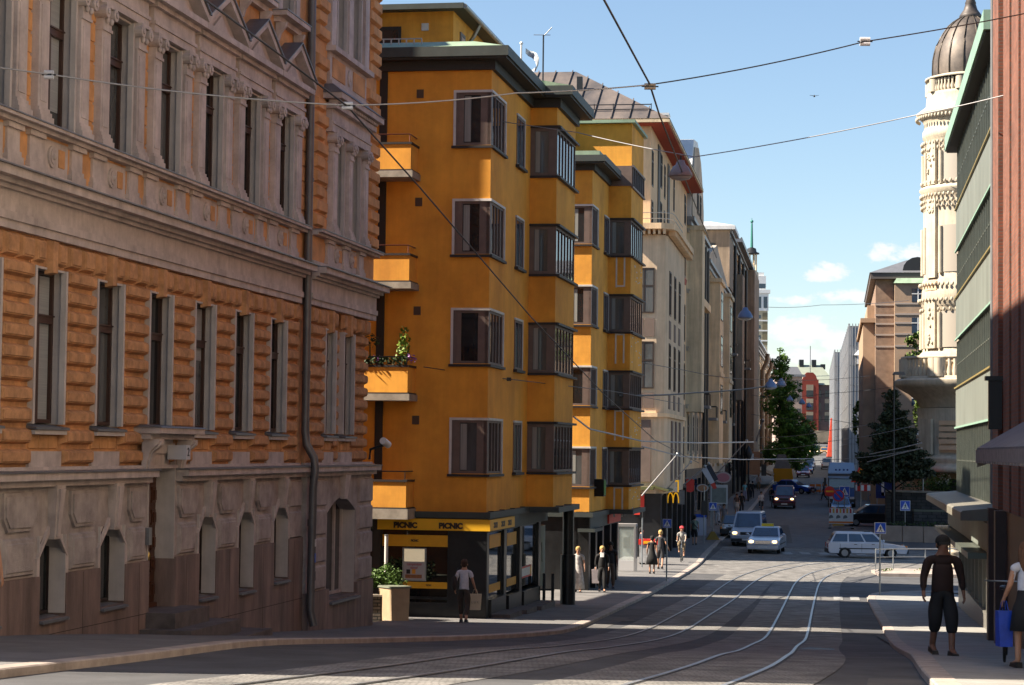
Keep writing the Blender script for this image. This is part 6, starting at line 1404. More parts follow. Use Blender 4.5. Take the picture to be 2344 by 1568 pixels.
# ================================================================ TREES
def tree(name,label,loc,h,crown,n,sz,m,trunk_r=.2,cat='tree',seed=1,limbs=7,tm=None,group=None):
    """crown: list of (cx,cy,cz,rx,ry,rz) blobs filled with leaf clumps"""
    random.seed(seed); t=thing(name,label,cat,loc,0,group)
    b=MB(); b.tube([(0,0,-.2),(.05,.02,h*.3),(-.05,0,h*.6),(0,0,h*.92)],trunk_r,8,r1=trunk_r*.25)
    for k in range(limbs):
        c=crown[k%len(crown)]; z0=h*(.25+.5*k/limbs); a=random.random()*6.28
        b.tube([(0,0,z0),(c[0]*.5+math.cos(a)*c[3]*.3,c[1]*.5+math.sin(a)*c[4]*.3,z0+.6),(c[0]+math.cos(a)*c[3]*.7,c[1]+math.sin(a)*c[4]*.7,c[2]+random.uniform(-.3,.5)*c[5])],trunk_r*.35,5,r1=trunk_r*.08)
    b.build('trunk',tm or mat('tree_bark',(.06,.045,.035),.9,.4,6),t)
    b=MB(); vol=sum(c[3]*c[4]*c[5] for c in crown)
    for c in crown:
        k=max(3,int(n*c[3]*c[4]*c[5]/vol/26))
        for _ in range(k):
            d=Vector((random.gauss(0,1),random.gauss(0,1),random.gauss(0,1))).normalized()*(random.random()**.45)
            p=(c[0]+d.x*c[3],c[1]+d.y*c[4],c[2]+d.z*c[5]); r=sz*3.0
            leaves(b,p,(r,r,r*.6),26,sz,random.choice((0,0,1)))
    b.build('crown',m,t,recalc=False)
    return t
LG1=mat('linden_leaf',(.14,.27,.03),.6,.6,1.2); LG2=mat('linden_leaf_dark',(.06,.13,.018),.65,.6,1.5)
x,y,z=onroad(1777,256)
tree('street_tree','tall green street tree at the end of the left house row','' if False else (x+.3,y,z),17.5,[(0.2,0,14.6,1.0,1.0,1.7),(.2,0,12.6,1.2,1.2,1.8),(2.9,0,6.2,1.7,1.5,1.5),(3.3,0,4.2,1.6,1.4,1.4),(-.2,0,9.8,1.9,1.7,2.4),(1.2,0,11.2,1.4,1.3,1.2),(.6,0,6.6,1.9,1.8,2.2),(2.2,0,4.9,2.1,1.8,1.9),(1.3,0,7.8,1.7,1.5,1.6),(.2,0,3.6,2.2,2,1.8),(1.8,0,2.9,1.9,1.6,1.4)],30000,.14,[LG1,LG2],.25,seed=4)
DL1=mat('dark_larch_leaf',(.03,.045,.016),.7,.6,2); DL2=mat('dark_larch_leaf_two',(.035,.042,.016),.7,.6,2)
x,y=xat(2044,143,1200),143.
cr=[]
random.seed(9)
for k in range(9):
    zz=3.6+k*.66; r=max(.35,2.5-.27*k)
    cr+=[(random.uniform(-.3,.3)-r*.45,0,zz-.1,r*.62,r*.6,.30),(random.uniform(-.3,.3)+r*.5,0,zz+.15,r*.6,r*.6,.3),(0,0,zz+.1,r*.6,r*.5,.4)]
tree('dark_tree','dark layered tree standing in the planting bed beside the ivory tower','' if False else (x,y,g(x,y)+.5),9.4,cr,26000,.13,[DL1,DL2],.17,seed=5,limbs=18,tm=mat('dark_bark',(.015,.012,.011),.9))
# ================================================================ PEOPLE
SKIN=mat('skin',(.46,.24,.15),.55,.1,8); SKIND=mat('tanned_skin',(.20,.095,.06),.55,.1,8)
def skinmesh(name,joints,edges,m,parent,sub=2,root=0,flat=None):
    """joints: list of (pos, radius); one continuous surface"""
    me=bpy.data.meshes.new(name); me.from_pydata([j[0] for j in joints],edges,[])
    o=bpy.data.objects.new(name,me); COL.objects.link(o)
    md=o.modifiers.new('s','SKIN'); md.use_smooth_shade=True; md.branch_smoothing=.6
    for i,j in enumerate(joints):
        r=j[1]; r=r if isinstance(r,tuple) else (r,r)
        me.skin_vertices[0].data[i].radius=r
    me.skin_vertices[0].data[root].use_root=True
    if sub: s=o.modifiers.new('u','SUBSURF'); s.levels=sub; s.render_levels=sub
    dg=bpy.context.evaluated_depsgraph_get(); m2=bpy.data.meshes.new_from_object(o.evaluated_get(dg)); bpy.data.objects.remove(o)
    if flat:
        z0,z1,xw,f=flat
        for v in m2.vertices:
            if abs(v.co.x)<xw:
                w_=max(0,min(1,(v.co.z-z0)/.08))*max(0,min(1,(z1-v.co.z)/.06)); v.co.y*=1-(1-f)*w_
    m2.materials.clear(); m2.materials.append(m)
    for p in m2.polygons: p.use_smooth=True
    o=bpy.data.objects.new(name,m2); COL.objects.link(o)
    return put(o,parent)
def person(label,loc,rot,h=1.72,top=None,legs=None,hair=None,skin=SKIN,walk=.28,arms=((.1,0),(-.1,0)),sleeve=.5,leglen=1.0,skirt=None,hairlen=0,bag=None,group=None,sub=1,bulk=1.,hands=True,shoes=BLACK,cap=None,sit=False,elbow=(.15,.15),dress=None):
    """faces local +y; arms: (forward swing, outward) of each hand; sleeve 0..1; leglen 1 full, .75 mid-calf, 0 bare"""
    t=thing('person',label,'person',loc,rot,group); k=h/1.75
    V=lambda x,y,z:(x*k,y*k,z*k)
    if sit:
        hip=.98; La=[V(-.1,0,hip),V(-.13,.32,.72),V(-.12,.24,.34),V(-.12,.36,.28)]; Ra=[V(.1,0,hip),V(.13,.36,.9),V(.12,.2,.52),V(.12,.32,.46)]; lean=.14
    else:
        w_=walk
        La=[V(-.095,0,.92),V(-.10,.10*w_/.28+.03,.50),V(-.095,w_*.62,.09),V(-.10,w_*.62+.17,.035)]
        Ra=[V(.095,0,.92),V(.10,-.02*w_/.28+.04,.50),V(.095,-w_*.72,.13),V(.10,-w_*.72+.16,.05)]; lean=.02
    sp=[V(0,0,.97),V(0,.01+lean*.5,1.15),V(0,.01+lean,1.33),V(0,lean,1.44),V(0,lean+.015,1.52),V(0,lean+.03,1.60),V(0,lean+.03,1.69)]
    rs=[.108*bulk,.112*bulk,.132*bulk,.09,.058,.088,.078]
    J=[(p,r*k) for p,r in zip(sp,rs)]; E=[(i,i+1) for i in range(6)]
    idx={}
    for n_,P in (('L',La),('R',Ra)):
        b0=len(J); J+= [(P[0],.080*k*bulk),(P[1],.056*k),(P[2],.043*k),(P[3],.036*k)]; E+=[(0,b0),(b0,b0+1),(b0+1,b0+2),(b0+2,b0+3)]; idx[n_]=b0
    arm={}
    for n_,sx_,(sw,ow),eb in (('l',-1,arms[0],elbow[0]),('r',1,arms[1],elbow[1])):
        sh=V(sx_*.172*min(bulk,1.12),lean,1.395); el=V(sx_*(.225+ow*.4)*min(bulk,1.1),lean+sw*.45-.02,1.13); wr=V(sx_*(.235+ow)*min(bulk,1.08),lean+sw+eb*.4,.90+eb*.25+abs(sw)*.15)
        b0=len(J); J+=[(sh,.050*k*(bulk if sleeve<.5 else 1)),(el,.040*k),(wr,.029*k)]; E+=[(3,b0),(b0,b0+1),(b0+1,b0+2)]; arm[n_]=(b0,sh,el,wr,sx_)
        if hands:
            d=(Vector(wr)-Vector(el)).normalized(); pc=Vector(wr)+d*.05*k
            b1=len(J); J+=[(tuple(pc),(.034*k,.020*k))]; E+=[(b0+2,b1)]
            for q in range(4):   # four fingers, unequal and bent
                off=Vector((0,1,0))*(q-1.5)*.019*k; ln=(.062,.075,.07,.055)[q]*k
                f1=pc+d*.045*k+off; f2=f1+d*ln*.55+Vector((-sx_*.008*k,0,0)); f3=f2+d*ln*.45+Vector((-sx_*.022*k,.004*k,0))
                b2=len(J); J+=[(tuple(f1),.0095*k),(tuple(f2),.009*k),(tuple(f3),.0075*k)]; E+=[(b1,b2),(b2,b2+1),(b2+1,b2+2)]
            b2=len(J); th1=pc+Vector((-sx_*.01,.035,0))*k; th2=th1+(d*.035+Vector((-sx_*.006,.016,0)))*k; J+=[(tuple(th1),.011*k),(tuple(th2),.009*k)]; E+=[(b1,b2),(b2,b2+1)]
    # nose
    b0=len(J); J+=[(V(0,lean+.125,1.60),.014*k)]; E+=[(5,b0)]
    bo=skinmesh('body',J,E,skin,t,sub=max(1,sub),flat=(.72*k,1.5*k,.2*k,.68))
    # the body under the clothes takes their colour, bare skin stays skin
    lm=legs if legs is not None else skin
    bo.data.materials.append(top or skin); bo.data.materials.append(skirt[2] if skirt else lm)
    send=1.395-.265*max(.25,sleeve*1.3) if sleeve<=.55 else 1.13-.23*(sleeve-.5)*1.9
    lend=.93 if (legs is None and not skirt) else ((skirt[0]+.12) if skirt else .5-.41*(leglen-.5)*2+.03)
    for p_ in bo.data.polygons:
        x_,y_,z_=(c/k for c in p_.center)
        if z_>1.468: mi=0
        elif abs(x_)>.19 and z_>.70: mi=1 if z_>send+.02 else 0
        elif z_>.93: mi=1
        else: mi=2 if z_>lend and not sit else (2 if sit and z_>.55 else 0)
        p_.material_index=mi
    hc=V(0,lean+.025,1.635)
    for sx_ in (-1,1):
        b=MB(); b.ball(V(sx_*.034,lean+.108,1.632),.011*k,.008*k,.008*k,6,4); b.build('eye',BLACK,t)
        b=MB(); b.ball(V(sx_*.09,lean+.02,1.61),.012*k,.022*k,.035*k,6,5); b.build('ear',skin,t)
    b=MB(); b.box(-.024*k,.024*k,(lean+.108)*k,(lean+.114)*k,1.552*k,1.56*k); b.build('mouth',mat('lips',(.25,.08,.07),.5),t)
    if hair:
        b=MB(); b.ball((hc[0],hc[1]-.022*k,hc[2]+.035*k),.102*k,.112*k,.10*k,14,10)
        if hairlen>0:
            b.ball((hc[0],hc[1]-.065*k,hc[2]-.05*k-hairlen*.3),.10*k+hairlen*.06,.07*k+hairlen*.05,.1*k+hairlen*.42,12,10)
            for sx_ in (-1,1): b.ball((sx_*.085*k,hc[1]-.02*k,hc[2]-.03*k-hairlen*.15),.035*k,.06*k,.09*k+hairlen*.2,8,6)
        else:
            b.ball((hc[0],hc[1]-.07*k,hc[2]-.02*k),.085*k,.06*k,.08*k,10,8)
        b.build('hair',hair,t)
    if cap:
        b=MB(); b.ball((hc[0],hc[1]-.01*k,hc[2]+.055*k),.115*k,.125*k,.085*k,14,8); b.hexa([(-.08*k,hc[1]+.08*k,hc[2]+.05*k),(.08*k,hc[1]+.08*k,hc[2]+.05*k),(.06*k,hc[1]+.2*k,hc[2]+.03*k),(-.06*k,hc[1]+.2*k,hc[2]+.03*k),(-.08*k,hc[1]+.08*k,hc[2]+.065*k),(.08*k,hc[1]+.08*k,hc[2]+.065*k),(.06*k,hc[1]+.2*k,hc[2]+.045*k),(-.06*k,hc[1]+.2*k,hc[2]+.045*k)]); b.build('cap',cap,t)
    if top:
        Jt=[(V(0,0,.90),(rs[0]+.038)*k),(sp[1],(rs[1]+.03)*k),(sp[2],(rs[2]+.028)*k),(sp[3],(.098)*k),(V(0,lean+.01,1.475),.074*k),(sp[0],(rs[0]+.036)*k)]; Et=[(0,5),(5,1),(1,2),(2,3),(3,4)]
        for n_ in 'lr':
            _,sh,el,wr,sx_=arm[n_]; b0=len(Jt); Jt+=[(sh,.072*k*min(bulk,1.08))]; Et+=[(3,b0)]
            def mix(a,c,f): return tuple(a[i]+(c[i]-a[i])*f for i in range(3))
            if sleeve<=.55: Jt+=[(mix(sh,el,max(.25,sleeve*1.3)),.066*k)]; Et+=[(b0,b0+1)]
            else: Jt+=[(el,.054*k),(mix(el,wr,(sleeve-.5)*1.9),.042*k)]; Et+=[(b0,b0+1),(b0+1,b0+2)]
        skinmesh('shirt',Jt,Et,top,t,sub=max(1,sub),flat=(.70*k,1.5*k,.21*k,.80))
    if legs is not None and not skirt:
        Jp=[(V(0,lean*.3,1.04),.142*k*bulk),(V(0,0,.94),.165*k*bulk)]; Ep=[(0,1)]
        for P in (La,Ra):
            b0=len(Jp); mixp=lambda a,c,f: tuple(a[i]+(c[i]-a[i])*f for i in range(3))
            Jp+=[(P[0],.124*k*bulk),(P[1],.082*k*bulk if leglen<1 else .08*k*bulk),(mixp(P[1],P[2],(leglen-.5)*2 if leglen>.5 else .05),.066*k*(1.12 if leglen<1 else 1))]; Ep+=[(1,b0),(b0,b0+1),(b0+1,b0+2)]
        skinmesh('trousers',Jp,Ep,legs,t,sub=max(1,sub),flat=(.64*k,1.14*k,.22*k,.84))
    if skirt:
        zb,rb,m=skirt; b=MB(); b.lathe([(.13*k,1.08*k),(.155*k,.95*k),(rb*k*.85,(zb+.3)*k),(rb*k,zb*k),(rb*k-.01,zb*k)],(0,0),18)
        b.v=[(x,y*.82,z) for x,y,z in b.v]; b.build('skirt',m,t)
    for P,n_ in ((La,'L'),(Ra,'R')):
        b=MB(); a=Vector(P[2]); c=Vector(P[3]); b.hexa([tuple(v) for v in ((a.x-.045*k,a.y-.06*k,a.z-.09*k),(a.x+.045*k,a.y-.06*k,a.z-.09*k),(c.x+.045*k,c.y+.05*k,c.z-.035*k),(c.x-.045*k,c.y+.05*k,c.z-.035*k),(a.x-.04*k,a.y-.055*k,a.z-.01*k),(a.x+.04*k,a.y-.055*k,a.z-.01*k),(c.x+.035*k,c.y+.03*k,c.z+.02*k),(c.x-.035*k,c.y+.03*k,c.z+.02*k))]); b.build('shoe',shoes,t)
    t['_h']=k; 
    return t,arm,k
def world(t,p):
    c,s=math.cos(t.rotation_euler.z),math.sin(t.rotation_euler.z); return (t.location.x+c*p[0]-s*p[1],t.location.y+s*p[0]+c*p[1],t.location.z+p[2])
def bagthing(name,label,t,arm,side,size,m,cat='bag',drop=.1,mark=None):
    _,sh,el,wr,sx_=arm[side]; p=world(t,(wr[0],wr[1],wr[2]-drop)); w_,d_,h_=size
    o=thing(name,label,cat,(p[0],p[1],p[2]-h_),t.rotation_euler.z)
    b=MB(); b.hexa([(-w_*.42,-d_/2,0),(w_*.42,-d_/2,0),(w_*.42,d_/2,0),(-w_*.42,d_/2,0),(-w_/2,-d_*.35,h_),(w_/2,-d_*.35,h_),(w_/2,d_*.35,h_),(-w_/2,d_*.35,h_)]); b.build('bag_body',m,o)
    b=MB()
    for y in (-d_*.3,d_*.3): b.tube([(-w_*.2,y,h_),(-w_*.1,y*.5,h_+drop*.8),(w_*.1,y*.5,h_+drop*.8),(w_*.2,y,h_)],.006,5)
    b.build('handle',mark or m,o); return o
C=lambda n,c,v=.2: mat(n,c,.85,v,7)
FACE=math.pi    # facing the camera
def spot(px,py): return put_at(px,py)
def on_pave(px,Y,dz=.096):
    x=xat(px,Y,1350); return (x,Y,g(x,Y)+dz)
hairB=C('brown_hair',(.06,.028,.015)); hairBl=C('blonde_hair',(.50,.33,.12)); hairD=C('dark_hair',(.012,.01,.009)); hairR=C('auburn_hair',(.13,.06,.03))
# the man walking up the right pavement
p=on_pave(2157,32.3)
t,a,k=person('man in brown jumper and dark cropped trousers walking up the right pavement',p,FACE+.05,1.79,C('brown_jumper',(.022,.0085,.0065)),C('black_cropped_trousers',(.008,.008,.01)),hairD,SKIND,walk=.22,arms=((-.04,.03),(.06,.03)),sleeve=.95,leglen=.72,sub=2,bulk=1.15,elbow=(.05,.12))
b=MB(); b.box(-.075,.075,.135,.15,1.66,1.70); b.build('glasses',BLACK,t); t.scale=(1.1,1.1,1)
# woman with a bicycle at the right edge
p=on_pave(2351,27.8)
t,a,k=person('woman with long light-brown hair, white top and black skirt at the right edge',p,.12,1.63,C('white_top',(.55,.56,.62)),None,hairR,SKIN,walk=.15,arms=((.1,.03),(.16,.0)),sleeve=.2,skirt=(.52,.24,C('black_skirt',(.01,.01,.012))),hairlen=.30,sub=2)
bagthing('shopping_bag','blue shopping bag with yellow stripe hanging beside the woman at the right edge',t,a,'l',(.2,.18,.46),mat('blue_plastic_bag',(.01,.06,.45),.4,.3,6),drop=.16)
bicycle('bicycle leaning by the dark shop front at the right edge',(p[0]+.02,p[1]+1.3,p[2]),AWAY-.1)
# woman with paper bag in front of the cafe
p=on_pave(1062,56.6)
t,a,k=person('woman in white T-shirt and brown trousers walking away past the cafe',p,-.12,1.66,C('white_tshirt',(.62,.62,.66)),C('brown_trousers',(.055,.042,.032)),hairB,SKIN,walk=.3,arms=((.0,.02),(.06,.06)),sleeve=.45,leglen=.86,sub=2)
o=bagthing('paper_bag','cream paper carrier bag held by the woman in the white T-shirt',t,a,'r',(.34,.14,.42),mat('cream_paper',(.6,.5,.33),.7,.1,4),drop=.14)
for q in range(3): text('LUX'[q],.09,mat('grey_ink',(.2,.18,.15),.6),o,(-.07+.075*q,-.07,.2),(math.pi/2,0,0),sx=.8)
_,sh,el,wr,_s=a['l']; q=world(t,(sh[0]-.02,sh[1]-.1,1.02))
o=thing('shoulder_bag','dark shoulder bag on the left side of the woman in the white T-shirt','bag',(q[0],q[1],q[2]),t.rotation_euler.z)
b=MB(); b.ball((-.06,.0,.02),.07,.17,.2,12,8); b.build('bag_body',C('dark_bag_leather',(.03,.022,.02)),o); b=MB(); b.tube([(-.05,-.1,.2),(.02,.05,.42),(-.02,.2,.2)],.012,5); b.build('strap',BLACK,o)
# the pair and others in front of the second yellow block
t,a,k=person('blonde woman in a long white patterned dress on the left pavement',on_pave(1323,78.6),FACE-.1,1.66,C('white_dress',(.5,.48,.46),.5),None,hairBl,SKIN,walk=.22,arms=((.05,.03),(.1,.03)),sleeve=.5,skirt=(.12,.27,C('white_dress',(.5,.48,.46))))
bagthing('carrier_bag','white carrier bag carried by the blonde woman in white',t,a,'r',(.3,.16,.5),WHITE,drop=.1)
t,a,k=person('blonde woman in black suit with white collar on the left pavement',on_pave(1378,79.2),FACE-.05,1.68,C('black_jacket',(.01,.01,.011)),C('black_suit_trousers',(.01,.01,.011)),hairBl,SKIN,walk=.2,sleeve=.95,bulk=1.18)
b=MB(); b.hexa([(-.07,.1,1.28),(.07,.1,1.28),(.05,.14,1.28),(-.05,.14,1.28),(-.07,.06,1.46),(.07,.06,1.46),(.06,.1,1.46),(-.06,.1,1.46)]); b.build('collar',WHITE,t)
bagthing('carrier_bag','pale carrier bag carried by the blonde woman in black',t,a,'r',(.3,.16,.5),C('pale_bag',(.4,.35,.36)),drop=.1)
person('man in dark shirt just behind the woman in black',on_pave(1397,82),FACE,1.76,C('charcoal_shirt',(.012,.012,.015)),C('brown_chinos',(.08,.055,.04)),hairD,SKIND,walk=.25,sleeve=.5,bulk=1.1)
# around the far corner
person('young man in dark blue shirt by the red food stand',on_pave(1466,103),-1.4,1.74,C('navy_shirt',(.02,.025,.05)),C('dark_jeans',(.012,.013,.02)),hairD,SKIN,walk=.05,sleeve=.45,arms=((.25,.0),(.25,.0)))
person('woman in black sleeveless dress walking away by the kerb',on_pave(1492,94),-.1,1.66,C('black_dress_top',(.008,.008,.009)),None,hairD,SKIN,walk=.2,sleeve=.05,skirt=(.45,.28,C('black_dress',(.008,.008,.009))))
person('fair-haired man in grey T-shirt and shorts walking away',on_pave(1511,98.5),-.15,1.78,C('grey_tshirt',(.05,.05,.055)),C('grey_shorts',(.04,.04,.045)),hairBl,SKIN,walk=.24,sleeve=.45,leglen=.5,arms=((.05,.0),(-.05,.12)))
t,a,k=person('cyclist in red cap and grey shirt riding on the left pavement',(*onroad(1561,106)[:2],g(*onroad(1561,106)[:2])+.12),FACE-.15,1.74,C('light_grey_shirt',(.30,.29,.27)),C('khaki_trousers',(.22,.16,.09)),hairB,SKIN,sit=True,arms=((.38,-.06),(.38,-.06)),elbow=(.25,.25),sleeve=.45,leglen=.7,cap=C('red_cap',(.6,.05,.06)))
bicycle('bicycle ridden by the cyclist in the red cap',t.location,FACE-.15+math.pi/2,STEEL)
t,a,k=person('person in sage green shirt with a dark shoulder bag walking away',on_pave(1589,126),-.15,1.74,C('sage_shirt',(.20,.25,.19)),C('dark_shorts',(.02,.018,.018)),hairD,SKIN,walk=.2,sleeve=.45,leglen=.55)
b=MB(); b.tube([(-.16,.1,1.42),(0,.14,1.2),(.2,.05,.98)],.025,5); b.tube([(-.16,-.1,1.42),(0,-.14,1.2),(.2,-.05,.98)],.025,5); b.build('bag_strap',BLACK,t)
person('pedestrian in white trousers beyond the green signpost on the left',on_pave(1641,152),-.1,1.7,C('blue_white_top',(.25,.28,.4)),C('white_trousers',(.5,.5,.55)),hairB,SKIN,walk=.2)
person('pedestrian in grey top and khaki trousers near the left kerb',on_pave(1656,146),FACE,1.75,C('dusty_grey_top',(.16,.14,.15)),C('khaki_trousers',(.22,.16,.09)),hairB,SKIN,walk=.25)
person('woman in pale skirt farther up the left pavement',on_pave(1685,170),FACE,1.66,C('brown_top',(.10,.06,.05)),None,hairB,SKIN,walk=.15,skirt=(.5,.25,C('pale_skirt',(.4,.38,.36))))
person('man in black beside the woman in the pale skirt',on_pave(1696,171),FACE,1.78,C('black_jacket',(.01,.01,.011)),C('dark_jeans',(.012,.013,.02)),hairD,SKIN,walk=.15,sleeve=.95)
t,a,k=person('cyclist in white T-shirt riding in the street',onroad(1742,176),FACE-.15,1.76,C('white_tshirt',(.62,.62,.66)),C('black_shorts',(.012,.012,.014)),hairB,SKIN,sit=True,arms=((.38,-.06),(.38,-.06)),elbow=(.25,.25),sleeve=.45,leglen=.55)
bicycle('bicycle ridden by the cyclist in the white T-shirt',t.location,FACE-.15+math.pi/2)
t,a,k=person('cyclist in black beside the dark red minibus',onroad(1766,187),FACE-.15,1.78,C('black_jacket',(.01,.01,.011)),C('dark_jeans',(.012,.013,.02)),hairD,SKIN,sit=True,arms=((.38,-.06),(.38,-.06)),elbow=(.25,.25),sleeve=.95)
bicycle('bicycle ridden by the cyclist in black',t.location,FACE-.15+math.pi/2)
person('woman in aqua shirt and lilac trousers at the far left corner',on_pave(1703,198),FACE+.5,1.72,C('aqua_shirt',(.25,.55,.55)),C('lilac_trousers',(.3,.27,.36)),hairR,SKIN,walk=.2)
person('two dark-clothed pedestrians, the taller one near the lamp post',on_pave(1713,200),-.1,1.8,C('black_jacket',(.01,.01,.011)),C('dark_jeans',(.012,.013,.02)),hairD,SKIN,walk=.15,sleeve=.95)['label' if False else 0]['label']='tall pedestrian in black under the far lamp post on the left'
person('shorter pedestrian in black following the tall one in black',on_pave(1721,203),-.1,1.66,C('black_jacket',(.01,.01,.011)),C('dark_jeans',(.012,.013,.02)),hairD,SKIN,walk=.15,sleeve=.95)
person('pedestrian in dark clothes crossing in front of the lorry',onroad(1886,205),1.4,1.75,C('slate_jacket',(.03,.04,.06)),C('dark_jeans',(.012,.013,.02)),hairD,SKIN,walk=.4,sleeve=.95)
person('person in blue shirt and white trousers right of the lorry',onroad(1997,185),-.2,1.74,C('royal_blue_shirt',(.02,.06,.25)),C('white_trousers',(.5,.5,.55)),hairD,SKIN,walk=.2)
person('person in green shirt far up the left pavement',onroad(1823,300),-.1,1.78,C('emerald_shirt',(.02,.4,.2)),C('dark_jeans',(.012,.013,.02)),hairD,SKIN,walk=.2)
person('person in beige far up the pavement by the drainpipe house',on_pave(1735,225),FACE,1.72,C('beige_top',(.42,.33,.27)),C('khaki_trousers',(.22,.16,.09)),hairB,SKIN,walk=.15)
p=on_pave(-20,27.4)
person('person at the left edge, only a bare arm in view',(xat(-47,27.4,1400),27.4,g(-6.6,27.4)+.115),-.1,1.72,C('violet_top',(.2,.12,.35)),C('pale_trousers',(.4,.4,.42)),hairB,SKIN,walk=.2,sleeve=.3,arms=((0,.0),(.0,.03)),sub=2,elbow=(.1,.05))
# ================================================================ SIGNS, LAMPS, WIRES, STREET THINGS
def pole_sign(name,label,px,Y,ztop_py,kind,size=.64,rot=0,loc=None,base=None,cat='sign',group=None,yellowbase=False,pole=True,dx=0):
    x=xat(px,Y,ztop_py); zg=g(x,Y)+.1; zc=at(px,ztop_py,Y).z-size/2
    t=thing(name,label,cat,(x,Y,zg),rot,group); h=zc-zg
    b=MB(); b.tube([(dx,.04,0),(dx,.04,h+size*.45)],.032,8); b.build('post',STEEL,t)
    if yellowbase: b=MB(); b.hexa([(-.4,-.4,0),(.4,-.4,0),(.4,.4,0),(-.4,.4,0),(-.1,-.1,.5),(.1,-.1,.5),(.1,.1,.5),(-.1,.1,.5)]); b.build('foot',mat('foot_yellow',(.35,.22,.03),.7),t)
    s=size/2
    if kind=='cross':
        b=MB(); b.box(-s,s,-.03,.0,h-s,h+s); pl=b.build('plate',WHITE,t)
        b=MB(); b.box(-s*.92,s*.92,-.034,-.03,h-s*.92,h+s*.92); b.build('blue_field',BLUE,pl)
        b=MB(); b.prism([(-s*.78,h-s*.7),(s*.78,h-s*.7),(0,h+s*.75)],'y',-.04,-.034); b.build('white_triangle',WHITE,pl)
        b=MB(); y0,y1=-.046,-.04
        b.prism([(.03*s+.07*s*math.cos(i*.785),h+.33*s+.09*s*math.sin(i*.785)) for i in range(8)],'y',y0,y1)
        for P in ([(-.06,.22),(.12,.22),(.1,-.15),(-.08,-.15)],[(-.08,-.15),(.03,-.15),(-.2,-.6),(-.3,-.6)],[(0,-.15),(.1,-.15),(.3,-.6),(.2,-.6)],[(.1,.2),(.12,.1),(.3,-.08),(.26,-.12)],[(-.06,.2),(-.04,.1),(-.26,-.05),(-.28,.0)]): b.prism([(p[0]*s,h+p[1]*s) for p in P],'y',y0,y1)
        b.build('pedestrian_figure',BLACK,pl)
    else:
        circ=lambda r:[(r*math.cos(i*math.pi/14),h+r*math.sin(i*math.pi/14)) for i in range(28)]
        b=MB(); b.prism(circ(s),'y',-.03,0); pl=b.build('disc',REDP,t)
        if kind in('nopark','nostop'):
            b=MB(); b.prism(circ(s*.78),'y',-.035,-.03); b.build('blue_field',BLUE,pl)
            b=MB()
            for a in ((1,) if kind=='nopark' else (1,-1)):
                u_,v_=.7071*s*.8,.7071*s*.8*a; q=.09*s
                b.prism([(-u_-q*a,h+v_-q),(-u_+q*a,h+v_+q),(u_+q*a,h-v_+q),(u_-q*a,h-v_-q)],'y',-.04,-.035)
            b.build('red_bar',REDP,pl)
        else:
            b=MB(); b.box(-s*.75,s*.75,-.035,-.03,h-s*.16,h+s*.16); b.build('yellow_bar',YELLOW,pl)
    return t
pole_sign('crossing_sign','blue pedestrian crossing sign on a grey post at the right kerb',2015,81.5,1196,'cross',.43)
pole_sign('crossing_sign','pedestrian crossing sign on the left pavement near the phone booth',1527,88,1188,'cross',.36)
pole_sign('crossing_sign','pedestrian crossing sign on a yellow-footed post farther up the left pavement',1632,133,1150,'cross',.5,yellowbase=True)
pole_sign('crossing_sign','pedestrian crossing sign in front of the lorry',1933,157,1113,'cross',.75)
pole_sign('crossing_sign','pedestrian crossing sign in front of the dark stone terrace wall',2072,141,1146,'cross',.66)
pole_sign('no_parking_sign','round red-rimmed blue no parking sign before the lorry',1919,155.5,1121,'nopark',.85,yellowbase=True)
pole_sign('no_entry_sign','round red sign with a yellow bar beside the no parking sign',1899,158,1113,'entry',.75)
pole_sign('no_stopping_sign','round no stopping sign with a crossed blue field at the corner of the green building',2175,82,1137,'nostop',.5)
# road works triangle
x,y,z=onroad(1970,180); t=thing('roadwork_sign','orange triangular road work sign with red rim right of the lorry','sign',(x,y,z),0)
zz=at(1970,1104,180).z-z
b=MB(); b.prism([(-.85,zz),(.85,zz),(0,zz+1.5)],'y',-.02,.02); pl=b.build('red_rim',REDP,t); b=MB(); b.prism([(-.62,zz+.12),(.62,zz+.12),(0,zz+1.22)],'y',-.03,-.02); b.build('yellow_field',YELLOW,pl); b=MB(); b.prism([(-.2,zz+.2),(-.1,zz+.2),(.15,zz+.75),(.05,zz+.8)],'y',-.035,-.03); b.prism([(.1,zz+.2),(.4,zz+.2),(.25,zz+.4)],'y',-.035,-.03); b.build('digging_figure',BLACK,pl)
b=MB(); b.tube([(0,.05,0),(0,.05,zz+.3)],.04,6); b.build('post',STEEL,t)
# striped barrier board
x,y,z=onroad(1925,153); t=thing('road_barrier','red, yellow and white striped road barrier on feet before the lorry','barrier',(x,y,z),-.1)
b=MB(); b.box(-.85,.85,-.03,.03,.35,1.45); bd=b.build('board',WHITE,t)
b=MB()
for k in range(7): b.box(-.83+k*.24,-.71+k*.24,-.036,-.03,1.12,1.43,k%2)
b.build('red_yellow_blocks',[REDP,mat('barrier_yellow',(.7,.4,.02),.5)],bd)
b=MB()
for k in range(3): 
    b.prism([(-.7+k*.5+.16*math.cos(i*.7),.78+.2*math.sin(i*.7)) for i in range(6)],'y',-.036,-.03)
b.build('grey_arrows',GREYP,bd)
b=MB(); b.box(-.85,.85,-.036,-.03,.4,.52); b.build('orange_strip',ORNG,bd)
b=MB(); b.box(-.9,-.7,-.4,.4,0,.1); b.box(.7,.9,-.4,.4,0,.1); b.box(-.8,-.76,-.02,.02,.1,.4); b.box(.76,.8,-.02,.02,.1,.4); b.build('feet',BLACK,t)
